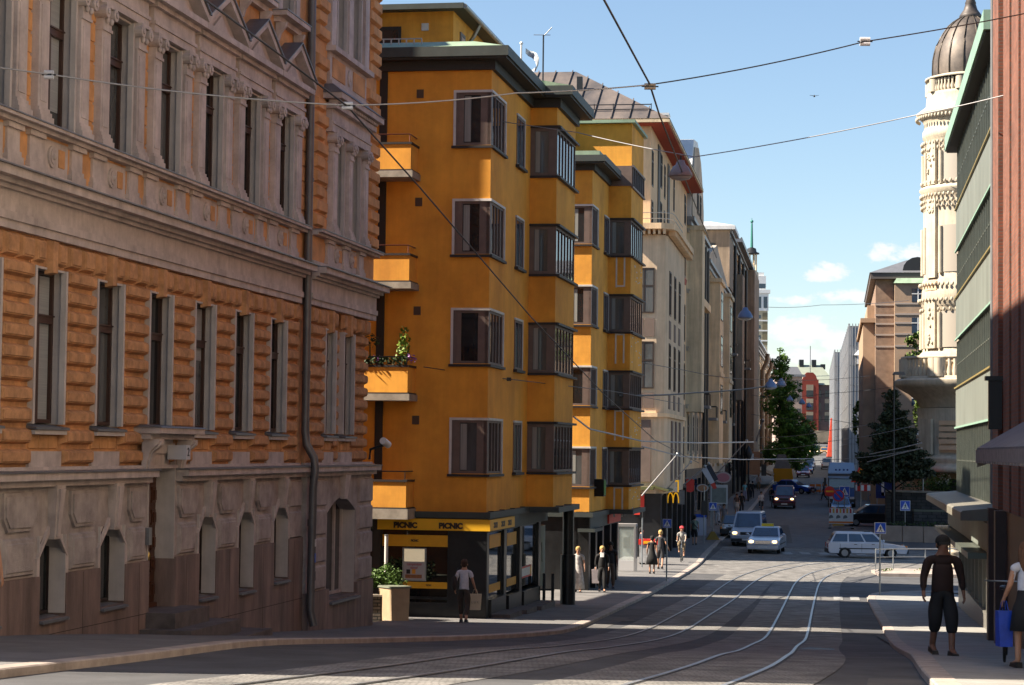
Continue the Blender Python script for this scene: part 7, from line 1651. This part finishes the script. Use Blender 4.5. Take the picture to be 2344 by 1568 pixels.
# barriers and cones across the far street
for k,px in enumerate((1858,1872,1886)):
    x,y,z=onroad(px,222+k); t=thing('street_barrier',('red and white barrier closing the far street, leftmost of three','red and white barrier closing the far street, middle of three','red and white barrier closing the far street, rightmost of three')[k],'barrier',(x,y,z),0,'barriers closing the far street')
    b=MB(); b.box(-.3,.35,-.04,.04,.75,1.0); b.box(-.3,.35,-.04,.04,.2,.4); b.build('rail',ORNG,t); b=MB(); b.box(-.3,-.24,-.2,.2,0,1.0); b.box(.29,.35,-.2,.2,0,1.0); b.build('leg',WHITE,t)
for k,(px,Y) in enumerate(((1864,226),(1879,227),(1891,216))):
    x,y,z=onroad(px,Y); t=thing('traffic_cone',('orange traffic cone by the far barriers, leftmost','orange traffic cone by the far barriers, in the middle','orange traffic cone by the lorry, rightmost')[k],'cone',(x,y,z),0,'cones by the far barriers')
    b=MB(); b.lathe([(.2,.05),(.03,.8)],(0,0),10); b.build('cone',ORNG,t); b=MB(); b.box(-.25,.25,-.25,.25,0,.05); b.build('base',BLACK,t)
# terrace with walls, hedge, bushes and people's railing on the right
GRW=mat('granite_retaining_wall',(.36,.27,.21),.85,.25,1,.3,30); HEDG=mat('hedge_leaf',(.03,.06,.012),.75,.6,4)
def wallrun(name,label,P,h0,h1,th,m,joint=None,cap=None,cat='wall'):
    t=thing(name,label,cat,(P[0][0],P[0][1],g(*P[0])),0); b=MB(); c=MB(); ox,oy,oz=t.location
    for a,q in zip(P,P[1:]):
        n=max(1,int(math.hypot(q[0]-a[0],q[1]-a[1])/(joint or 99)))
        for k in range(n):
            f0,f1=k/n+.004,(k+1)/n-.004
            pa=(a[0]+(q[0]-a[0])*f0,a[1]+(q[1]-a[1])*f0); pb=(a[0]+(q[0]-a[0])*f1,a[1]+(q[1]-a[1])*f1)
            za,zb=g(*pa)-oz,g(*pb)-oz
            def hx(bb,z0,z1,y0,y1): bb.hexa([(pa[0]-ox,pa[1]-oy+y0,za+z0),(pb[0]-ox,pb[1]-oy+y0,zb+z0),(pb[0]-ox,pb[1]-oy+y1,zb+z0),(pa[0]-ox,pa[1]-oy+y1,za+z0),(pa[0]-ox,pa[1]-oy+y0,za+z1),(pb[0]-ox,pb[1]-oy+y0,zb+z1),(pb[0]-ox,pb[1]-oy+y1,zb+z1),(pa[0]-ox,pa[1]-oy+y1,za+z1)])
            hx(b,h0,h1,0,th)
            if cap: hx(c,h1,h1+.12,-.05,th+.1)
    b.build('blocks',m,t)
    if cap: c.build('coping',cap,t)
    return t
wallrun('granite_wall','low pale granite retaining wall of large blocks across the side street',[(23.8,137.5),(29,136.5),(48,135)],-.3,1.0,.5,GRW,joint=1.25)
t=thing('hedge','clipped hedge strip on top of the low granite wall','hedge',(24.5,138.4,g(24.5,138)+.9),0)
b=MB(); random.seed(2)
for k in range(60): leaves(b,(k*.34,.2-.0*k,.15),(.35,.5,.22),22,.09)
b.build('foliage',HEDG,t,recalc=False); b=MB()
for k in range(8): b.tube([(k*2.5,.3,-.6),(k*2.5,.3,.1)],.03,5)
b.build('stems',BWOOD,t)
RUB=brickmat('dark_rubble_wall',(.075,.07,.068),(.05,.048,.047),(.02,.02,.02),.5,.22,bump=1.,ms=.02,noise=.5)
wallrun('stone_wall','dark rubble stone terrace wall behind the hedge',[(25.6,146),(30,145),(50,143)],.3,2.9,.6,RUB,cap=SLAB)
wallrun('stone_wall','lower stepped rubble wall between the hedge and the terrace',[(26.8,142.5),(30,142),(48,141)],.0,1.75,.5,RUB,cap=mat('mossy_coping',(.13,.14,.10),.8))
t=thing('bushes','row of dark bushes along the top of the terrace wall','bush',(27,147.6,g(28,146)+2.9),0)
b=MB(); random.seed(5)
for k in range(44): leaves(b,(k*.45,random.uniform(-.3,.6),.3+random.random()*.3),(.5,.6,.4),26,.11,random.choice((0,0,0,1)))
b.build('foliage',[HEDG,LG2],t,recalc=False); b=MB(); b.tube([(0,0,-.6),(0,0,.3)],.04,5); b.build('stem',BWOOD,t)
t=thing('shrub','pale flowering shrub on the terrace beside the ivory tower','shrub',(xat(2150,148,1085),148,g(30,148)+3.0),0)
b=MB(); leaves(b,(0,0,.6),(.9,.6,.9),340,.1,0); leaves(b,(.2,-.3,.9),(.6,.4,.6),120,.07,1); b.build('foliage',[IVY,mat('cream_blossom',(.6,.58,.5),.7)],t,recalc=False); b=MB(); b.tube([(0,0,-.6),(0,0,.3)],.04,5); b.build('stem',BWOOD,t)
# site hoarding, blue board, red light strip
t=thing('hoarding','long white tarpaulin hoarding behind the layered dark tree','hoarding',(xat(1952,195,1090),195,g(33,195)),-.1)
b=MB(); b.box(0,5.6,-.05,.05,2.1,3.1); b.build('sheet',WHITE,t); b=MB(); b.box(0,5.6,-.04,.04,1.3,1.9,0); 
for k in range(9): b.box(.1+k*.6,.4+k*.6,-.06,.06,1.35,1.85,1)
b.build('striped_rail',[REDP,WHITE],t); b=MB()
for k in range(5): b.box(k*1.35,k*1.35+.08,-.05,.05,0,3.1)
b.build('post',GREYP,t)
x=xat(2028,160,1100); t=thing('information_board','blue information board with a white stripe behind the dark tree trunk','board',(x,160,g(x,160)),0)
b=MB(); b.box(-.75,.75,-.06,.06,2.0,3.9); bd=b.build('panel',mat('navy_board',(.01,.03,.16),.4),t); b=MB(); b.box(-.35,-.15,-.07,-.06,2.2,3.5); b.box(-.35,.1,-.07,-.06,2.2,2.45); b.build('white_mark',WHITE,bd)
b=MB(); b.box(-.7,-.6,-.04,.04,0,2.0); b.box(.6,.7,-.04,.04,0,2.0); b.build('leg',STEEL,t)
b=MB(); b.box(-.7,.5,-.07,.07,1.25,1.4); b.build('red_light_strip',mat('red_lamp_strip',(.6,.05,.01),.4,emit=(1,.08,.01),emits=2.),t)
x=xat(2094,150,1070); t=thing('traffic_light','traffic light showing red in front of the ivory tower base','traffic light',(x,147,g(x,147)+2.9),0)
zz=at(2094,1076,147).z-t.location.z
b=MB(); b.tube([(0,0,-2.5),(0,0,zz)],.05,6); b.build('post',STEEL,t); b=MB(); b.box(-.15,.15,-.1,.1,zz-.6,zz+.25); b.build('housing',BLACK,t); b=MB(); b.ball((0,-.12,zz+.08),.12,.05,.12,10,6); b.build('red_lamp',mat('red_lamp_lit',(.8,.05,.01),.3,emit=(1,.1,.02),emits=8.),t)
# railing on the traffic island
pts=[(17.25,101.2),(18.2,101.9),(19.8,102.3),(21.6,102.7),(23.4,103.1)]
t=thing('handrail','galvanised handrail on the traffic island behind the nearest crossing sign','railing',(17.25,101.2,g(17.2,101)+.14),0)
b=MB(); b.tube([(p[0]-17.25,p[1]-101.2,.98) for p in pts],.032,6); b.tube([(p[0]-17.25,p[1]-101.2,.6) for p in pts],.018,6); b.build('rail',STEEL,t)
for p in pts: b=MB(); b.tube([(p[0]-17.25,p[1]-101.2,0),(p[0]-17.25,p[1]-101.2,.98)],.028,6); b.build('post',STEEL,t)
for k,(x,y) in enumerate(((17.6,100.4),(19.4,101.0),(22.,101.5))):
    t=thing('weeds','tuft of light green weeds on the traffic island',('weeds'),(x,y,g(x,y)+.14),0,'weeds on the traffic island'); b=MB(); leaves(b,(0,0,.05),(.4,.2,.1),50,.05); b.build('blades',IVY,t,recalc=False); b=MB(); b.tube([(0,0,-.02),(0,0,.05)],.01,4); b.build('stem',LG2,t)
# white pillar at the corner past the glass front
x,y=xat(2188,107,1250),107; t=thing('stone_pillar','white turned stone pillar standing past the glass shop front','pillar',(x,y,g(x,y)),0)
b=MB(); b.lathe([(.42,0),(.42,.35),(.34,.42),(.34,.75),(.40,.8),(.40,.9),(.28,1.0),(.40,1.1),(.44,1.45),(.40,1.75),(.28,1.85),(.34,1.95),(.34,2.05),(.22,2.1),(.22,2.6)],(0,0),20); b.build('shaft',IVORY,t); b=MB(); b.box(-.5,.5,-.5,.5,-.2,.12); b.build('plinth',GRW,t)
# ---- left pavement furniture
x,y=xat(1433,96,1290),96; z=g(x,y)+.096; t=thing('phone_booth','slim metal-framed glass phone booth on the left corner','phone booth',(x,y,z),-.15)
b=MB()
for sx_ in (-.42,.42):
    for sy in (-.4,.4): b.box(sx_-.04,sx_+.04,sy-.04,sy+.04,0,2.0)
b.box(-.46,.46,-.44,.44,2.0,2.12); b.build('frame',mat('booth_aluminium',(.36,.36,.37),.4,.1,3,metal=.4),t)
b=MB(); b.box(-.38,.38,-.42,-.38,.05,.5); b.build('kick_panel',mat('booth_white_panel',(.55,.55,.56),.5),t)
def clear_glass():
    m=bpy.data.materials.new('clear_glass'); m.use_nodes=True; b_=m.node_tree.nodes['Principled BSDF']; b_.inputs['Base Color'].default_value=(.8,.9,.85,1); b_.inputs['Alpha'].default_value=.16; b_.inputs['Roughness'].default_value=.05; return m
CG=clear_glass()
for nm,a in (('glass_pane',(-.38,.38,-.41,-.40)),('glass_pane',(-.38,.38,.40,.41))): b=MB(); b.box(a[0],a[1],a[2],a[3],.5,2.0); b.build(nm,CG,t)
b=MB(); b.box(-.15,.15,.25,.38,1.0,1.5); b.build('telephone',BLACK,t)
x,y=xat(1489,103,1260),103; z=g(x,y)+.096; t=thing('food_stand','white refrigerated food stand with a red top on the left corner','food stand',(x,y,z),-.15)
b=MB(); b.box(-.5,.5,-.4,.4,.08,.95); b.build('white_cabinet',mat('stand_white',(.4,.4,.4),.5,.4,4),t); b=MB(); b.box(-.54,.54,-.44,.44,.95,1.2); b.build('red_top',REDP,t); b=MB()
for sx_ in (-.4,.4): b.box(sx_-.05,sx_+.05,-.3,.3,0,.08)
b.build('feet',BLACK,t); b=MB(); b.box(-.3,.2,-.46,-.44,1.0,1.12); b.build('yellow_label',YELLOW,t)
x,y=xat(1604,138,1190),138; z=g(x,y)+.096; t=thing('sandwich_board','white sandwich board with a blue top on the left pavement','board',(x,y,z),-.15)
b=MB(); b.hexa([(-.36,-.3,0),(.36,-.3,0),(.36,-.24,0),(-.36,-.24,0),(-.36,-.06,1.15),(.36,-.06,1.15),(.36,-.0,1.15),(-.36,-.0,1.15)]); b.hexa([(-.36,.24,0),(.36,.24,0),(.36,.3,0),(-.36,.3,0),(-.36,.0,1.15),(.36,.0,1.15),(.36,.06,1.15),(-.36,.06,1.15)]); b.build('panels',mat('board_lilac_white',(.45,.45,.52),.5),t); b=MB(); b.box(-.36,.36,-.08,.08,1.15,1.35); b.build('blue_header',BLUE,t)
for k,(px,Y,h,lab) in enumerate(((1611,128,3.4,'thin grey post on the left kerb with a dark bin'),(1470,100,2.6,'thin post beside the phone booth at the left corner'))):
    x=xat(px,Y,1230); t=thing('post',lab,'post',(x,Y,g(x,Y)+.096),0); b=MB(); b.tube([(0,0,0),(0,0,h)],.035,6); b.build('shaft',STEEL,t); b=MB(); b.box(-.16,.16,-.16,.16,h*.5,h*.75) if k==0 else b.box(-.12,.12,-.03,.03,h-.3,h); b.build('box',DKMETAL,t)
# signs on the left row: arches sign, red flags, ovals, lit frame
DN=Vector((.9892,-.1464,0)); DD=Vector((.1464,.9892,0))
def Dpt(Y,o,z): return Vector((-9.35+.148*Y,Y,0))+DN*o+Vector((0,0,z))
p=at(1552,1140,118); t=thing('arches_sign','projecting restaurant sign with golden double arches and grey box','sign',(p.x,118,p.z),0)
b=MB(); b.box(.0,.36,-.1,.1,-.35,.42); b.build('grey_box',GREYP,t)
b=MB()
for c in (-.43,-.13):
    b.tube([(c+.15*math.cos(math.pi-math.pi*i/12),-.14,-.27+.55*math.sin(math.pi*i/12)**.8) for i in range(13)],.036,6)
b.build('golden_arches',mat('golden_glow_plastic',(.8,.42,.01),.4,emit=(1,.5,.01),emits=.16),t)  # slight glow added to brighten the arches and the yellow frame
b=MB(); b.box(-.32,-.25,-.14,-.08,.32,.98); b.box(-.04,.03,-.14,-.08,.32,.98); b.box(-.25,-.04,-.14,-.08,.9,.98); b.build('yellow_frame',mat('golden_glow_plastic',(.8,.42,.01)),t); b=MB(); b.box(-.25,-.04,-.12,-.1,.32,.62); b.build('white_panel',WHITE,t)
for k,(px,py,Y,c,lab) in enumerate(((1580,1110,128,REDP,'small red banner hanging on the left row beside the golden arches'),)):
    p=at(px,py,Y); t=thing('banner',lab,'banner',(p.x,Y,p.z),0); b=MB(); b.prism([(-.22,-.4),(.0,-.45),(.22,-.35),(.24,.3),(.0,.38),(-.24,.32)],'y',-.02,.02); b.build('cloth',c,t); b=MB(); b.tube([(-.3,0,.4),(.3,0,.4)],.02,5); b.build('rod',STEEL,t)
for px,py,Y,rx,ry,c,lab in ((1655,1093,160,.62,.42,mat('oval_pink',(.42,.16,.2),.5),'oval sign with pink centre projecting from the left row'),(1608,1117,142,.4,.26,mat('oval_orange',(.35,.16,.07),.5),'small orange oval sign projecting from the left row')):
    p=at(px,py,Y); t=thing('oval_sign',lab,'sign',(p.x,Y,p.z),0)
    b=MB(); b.prism([(rx*math.cos(i*math.pi/12),ry*math.sin(i*math.pi/12)) for i in range(24)],'y',-.05,.05); bd=b.build('oval_rim',mat('oval_rim_grey',(.4,.36,.36),.5),t); b=MB(); b.prism([(rx*.78*math.cos(i*math.pi/12),ry*.76*math.sin(i*math.pi/12)) for i in range(24)],'y',-.06,-.05); f_=b.build('oval_face',c,bd)
    b=MB(); b.tube([(-1.2,0,ry*.7),(0,0,ry)],.03,5); b.build('bracket',DKMETAL,t)
p=at(1646,1131,150); t=thing('display_frame','tall white-framed display panel on the left pavement','display',(p.x,150,g(p.x,150)+.096),-.1); h=p.z-t.location.z
b=MB(); b.box(-.6,.6,-.06,.06,h-.7,h+.65); bd=b.build('white_frame',mat('frame_white',(.5,.5,.5),.5),t); b=MB(); b.box(-.5,.5,-.07,-.06,h-.6,h+.45); b.build('grey_panel',mat('panel_green_grey',(.2,.22,.2),.5,.3,2),bd); b=MB(); b.box(-.58,-.5,-.04,.04,0,h-.7); b.box(.5,.58,-.04,.04,0,h-.7); b.build('leg',STEEL,t)
# slanting flagpoles on the left row
fp=[((1469,1135),(1551,1039),109.3,'bare slanting flagpole, nearest on the left row'),((1496,1155),(1581,1058),112.5,'slanting flagpole with a silver ball tip, second on the left row'),((1552,1121),(1613.5,1067.5),128,'slanting flagpole carrying a white flag with a red end'),((1566,1118),(1622,1061),131,'slanting flagpole carrying a dark flag on the left row'),((1639.5,1086),(1709,1009),165,'long slanting flagpole farther along the left row'),((1731,1010),(1746,962),225,'short pale flagpole high on the house at the end of the left row')]
for k,(a,c,Y,lab) in enumerate(fp):
    pa=at(a[0],a[1],Y); pc=at(c[0],c[1],Y-.5); t=thing('flagpole',lab,'flagpole',tuple(pa),0,'flagpoles slanting from the left row')
    d=pc-pa; b=MB(); b.tube([(0,0,0),tuple(d)],.045*Y/115,6,r1=.03*Y/115); b.build('pole',mat('flagpole_grey',(.30,.29,.29),.45),t); b=MB(); b.ball(tuple(d),.09*Y/115,n=8,m=6); b.build('finial',STEEL,t)
    if k in (2,3):
        e=d*.86; w_=Vector((.75,0,-1.15)); m1=mat('flag_pale',(.42,.44,.5),.8) if k==2 else mat('flag_dark',(.03,.035,.05),.8)
        b=MB(); b.hexa([tuple(e),tuple(e+w_*.75),tuple(e+w_*.75+Vector((0,.05,0))),tuple(e+Vector((0,.05,0))),tuple(e+Vector((.28,0,.22))),tuple(e+w_*.75+Vector((.25,0,.12))),tuple(e+w_*.75+Vector((.25,.05,.12))),tuple(e+Vector((.28,.05,.22)))]); b.build('flag',m1,t)
        if k==2: b=MB(); q=e+w_*.75; b.hexa([tuple(q),tuple(q+w_*.25),tuple(q+w_*.25+Vector((0,.05,0))),tuple(q+Vector((0,.05,0))),tuple(q+Vector((.25,0,.12))),tuple(q+w_*.25+Vector((.2,0,.06))),tuple(q+w_*.25+Vector((.2,.05,.06))),tuple(q+Vector((.25,.05,.12)))]); b.build('red_end',mat('flag_red',(.5,.06,.04),.8),t)
for px,py,Y,lab in ((1583,1014,122,'x'),):
    pass
# roof flag and aerial of the yellow building
p=at(1193,140,72); t=thing('flagstaff','white roof flagstaff with a fluttering white and blue flag','flagstaff',(p.x,72,11.3),0); 
b=MB(); b.tube([(0,0,0),(0,0,at(1193,100,72).z-11.3)],.035,6); b.ball((0,0,at(1193,99,72).z-11.3),.06,n=8,m=6); b.build('staff',WHITE,t)
zf=at(1202,110,72).z-11.3; b=MB(); s_=72/4900.
vs=[];P=[(10,0,12),(18,4,13),(28,7,15),(36,13,18),(41,24,20),(40,38,16),(30,46,6)]
for i,(dx,dz,w_) in enumerate(P): vs+=[(dx*s_,.12*math.sin(i*1.3),zf-dz*s_),(dx*s_-.02*i,.12*math.sin(i*1.3)+.03,zf-dz*s_-w_*s_)]
b.add(vs,[(2*i,2*i+2,2*i+3,2*i+1) for i in range(6)]); b.build('flag',mat('white_blue_flag',(.6,.62,.62),.8,.5,5,var2=(.15,.2,.32)),t)
p=at(1243,165,76); t=thing('aerial','thin television aerial on the yellow building roof','aerial',(p.x,76,11),0); zt_=at(1243,80,76).z-11
b=MB(); b.tube([(0,0,0),(0,0,zt_)],.03,5); b.build('mast',DKMETAL,t); b=MB(); b.tube([(-.35,0,zt_),(.25,0,zt_+.0)],.012,4); b.tube([(0,0,zt_-.05),(.3,0,zt_+.28)],.02,4); b.build('rods',STEEL,t)
# ---- wires, insulators and hanging lamps
WIRE=mat('overhead_wire',(.025,.03,.035),.5); WIREP=mat('pale_span_wire',(.34,.34,.35),.5,metal=.3); PORC=mat('porcelain',(.62,.63,.66),.3)
def wire(label,pts,r=.011,m=None,sag=None,group='overhead wires'):
    W=[at(a,b_,c) for a,b_,c in pts]; o=W[0]; P=[]
    for i in range(len(W)-1):
        n=10
        for k in range(n):
            f=k/n; q=W[i]*(1-f)+W[i+1]*f
            if sag: q=q-Vector((0,0,sag[i]*4*f*(1-f)))
            P.append(tuple(q-o))
    P.append(tuple(W[-1]-o)); b=MB(); b.tube(P,r,6)
    ob=b.build('overhead_wire',m or WIRE,None,loc=tuple(o)); put(ob,None,label,'wire',group); return ob
wire('pale span wire slung across the ornate facade between two porcelain insulators',[(-60,147,29),(112,170,29.5),(795,241,31),(1180,213,33),(1487,194,34)],.012,WIREP,[0,.06,.04,.02])
wire('dark span wire rising to the right toward the brick building, with a doubled insulator',[(1487,194,34),(1980,95,36),(2360,28,38)],.012,WIRE,[.05,.02])
wire('dark diagonal wire coming from the top of the picture down to the hanging lamp',[(1372,-20,27),(1487,192,34),(1510,265,40),(1560,390,53),(1640,590,80)],.017)
wire('dark wire running down from the insulator on the ornate facade across the yellow house',[(470,0,26),(620,110,29),(795,243,31),(960,428,36),(1215,725,47),(1385,905,60),(1500,1008,78),(1600,1060,100)],.014)
wire('thin pale wire above the right junction carrying the large hanging lamp',[(2330,210,50),(2090,265,52),(1590,359,54),(1320,303,60),(870,238,64)],.013,WIREP,[.02,.05,.03,.0])
wire('thick black feeder wire running to the domed lamps',[(1416,905,84),(1590,899,100),(1757,884,120)],.04,WIRE,[.05,.05])
wire('pair of pale trolley rods sagging at the left corner, upper',[(1313,954,72),(1350,982,76),(1470,1010,84),(1600,1014,92),(1725,1012,100)],.03,WIREP)
wire('pair of pale trolley rods sagging at the left corner, lower',[(1470,1022,84),(1560,1045,92),(1700,1052,104),(1860,1050,125)],.025,WIREP)
wire('thin wire with a small black insulator crossing the yellow house',[(970,840,59),(1165,868,62),(1400,895,75),(1560,925,95)],.012)
wire('long thin wire crossing the left row toward the trees',[(1470,830,100),(1580,850,115),(1720,868,140),(1990,860,170)],.018,WIRE,[0,.1,.2])
wire('thin span wire high over the far street between tower and brown house',[(1757,703,170),(1880,698,180),(2080,688,190)],.022,WIREP,[.1,.1])
for k,(y0,y1,y2,Y) in enumerate(((905,900,878,150),(948,960,985,160),(1000,985,950,140),(1028,1010,975,135),(1046,1052,1030,120))):
    wire('thin overhead wire of the far tram network, number in the bundle' if False else ('upper thin wire over the far end of the street','second thin wire over the far end of the street','third thin wire from tree to ivory tower','fourth thin wire from tree to ivory tower','lowest thin wire over the far end of the street')[k],[(1720,y0,Y+30),(1900,y1,Y+10),(2090,y2,Y)],.018,WIREP if k>1 else WIRE,[.2,.1])
wire('pale double wire running in front of the dark tree, upper',[(1990,1040,128),(2060,1026,124),(2110,1014,120)],.03,WIREP); wire('pale double wire running in front of the dark tree, lower',[(1985,1058,128),(2060,1038,124),(2110,1026,120)],.03,WIREP)
def insul(label,px,py,Y,w_,h_,rot=0,m=PORC):
    p=at(px,py,Y); t=thing('insulator',label,'insulator',tuple(p),rot,'insulators on the span wires')
    b=MB(); b.tube([(-w_/2,0,h_*.3),(w_/2,0,h_*.3)],h_*.28,10); b.tube([(-w_/2,0,-h_*.3),(w_/2,0,-h_*.3)],h_*.28,10); b.build('porcelain_rolls',m,t); b=MB(); b.tube([(-w_*.75,0,0),(w_*.75,0,0)],.012,5); b.box(-w_*.3,w_*.3,-.02,.02,-h_*.5,h_*.5); b.build('clamp',DKMETAL,t)
insul('white insulator at the left over the ornate facade',112,171,29.5,.13,.11); insul('white insulator on the wire in front of the downpipe',795,242,31,.16,.10); insul('white double insulator against the sky at the right',1980,95,36,.17,.13,); insul('brownish insulator where the diagonal wire crosses the span wire',1488,198,34,.18,.09,m=mat('stained_porcelain',(.34,.27,.2),.4)); insul('small black insulator on the thin wire before the yellow house',1165,868,62,.13,.09,m=BLACK)
def dome(label,px,py,Y,wpx,mcol=None,up=True):
    p=at(px,py,Y); r=wpx/2*Y/4900.; t=thing('hanging_lamp',label,'street lamp',tuple(p),0,'street lamps hanging on wires')
    b=MB(); b.lathe([(.12*r,r*1.15),(.3*r,r*1.1),(.42*r,r*.75),(.62*r,r*.62),(.92*r,r*.1),(r,-r*.18),(r*.98,-r*.26),(.9*r,-.2*r)],(0,0),22); b.build('shade',mcol or mat('lamp_shade_mauve',(.22,.19,.20),.4),t)
    b=MB(); b.lathe([(.9*r,-r*.22),(.75*r,-r*.42),(.35*r,-r*.52),(0,-r*.54)],(0,0),20); b.build('bowl',mat('lamp_bowl',(.45,.46,.48),.2),t); b=MB(); b.tube([(0,0,r*1.1),(0,0,r*1.5)],r*.09,6); b.build('hanger',DKMETAL,t)
dome('large mauve-grey hanging lamp in front of the beige corner building',1558,398,53.5,56); BLS=mat('lamp_shade_blue',(.13,.19,.33),.35)
dome('hanging lamp with a blue-grey dome before the dark brown house',1706,724,84,36,BLS); dome('blue domed lamp at the end of the black feeder wire',1764,884,120,30,BLS); dome('fainter blue domed lamp just behind the feeder-wire lamp',1788,880,150,24,BLS); dome('small blue lamp over the far street, left',1808,915,180,16,BLS); dome('small blue lamp over the far street, lower left of the red gable',1836,922,190,16,BLS); dome('small blue lamp over the far street, before the red gable',1852,930,200,14,BLS)
x=xat(2046,141.5,1000); t=thing('lamp_post','tall thin lamp post rising through the dark layered tree','street lamp',(x,141.5,g(x,141.5)+.5),0); zt_=at(2046,858,141.5).z-t.location.z
b=MB(); b.tube([(0,0,0),(0,0,zt_)],.09,8,r1=.05); b.build('post',DKMETAL,t); b=MB(); b.hexa([(-.1,-.15,zt_),(.75,-.15,zt_),(.75,.15,zt_),(-.1,.15,zt_),(.0,-.1,zt_+.2),(.65,-.1,zt_+.22),(.65,.1,zt_+.22),(0,.1,zt_+.2)]); b.build('lamp_head',DKMETAL,t)
x=xat(1713,196,1120); t=thing('lamp_post','black old-style lamp post far up the left pavement','street lamp',(x,196,g(x,196)+.1),0); b=MB(); b.tube([(0,0,0),(0,0,3.6)],.08,8); b.build('post',BLACK,t); b=MB(); b.lathe([(.1,3.6),(.38,4.4),(.3,4.6),(.05,5.1)],(0,0),8); b.build('lantern',BLACK,t)
p=at(1725,1060,205); t=thing('brown_sign','brown hanging shop sign with black box far up the left row','sign',tuple(p),0); b=MB(); b.box(-.7,.6,-.1,.1,-1.1,1.1); b.build('panel',mat('rust_brown_panel',(.33,.14,.06),.6,.2,2),t); b=MB(); b.box(.75,1.2,-.1,.1,-1.2,-.1); b.build('black_box',BLACK,t); b=MB(); b.box(-.5,.0,-.14,-.1,.3,.9); b.build('pale_mark',WTRIM,t)
t=thing('bird','tiny dark bird high in the sky above the street','bird',tuple(at(1864,220,140)),0); b=MB(); b.ball((0,0,0),.06,.18,.07,8,6); b.hexa([(-.3,-.03,.05),(0,-.06,0),(0,.06,0),(-.3,.03,.05),(-.3,-.03,.06),(0,-.06,.02),(0,.06,.02),(-.3,.03,.06)]); b.hexa([(0,-.06,0),(.3,-.03,.05),(.3,.03,.05),(0,.06,0),(0,-.06,.02),(.3,-.03,.06),(.3,.03,.06),(0,.06,.02)]); b.build('body',BLACK,t)
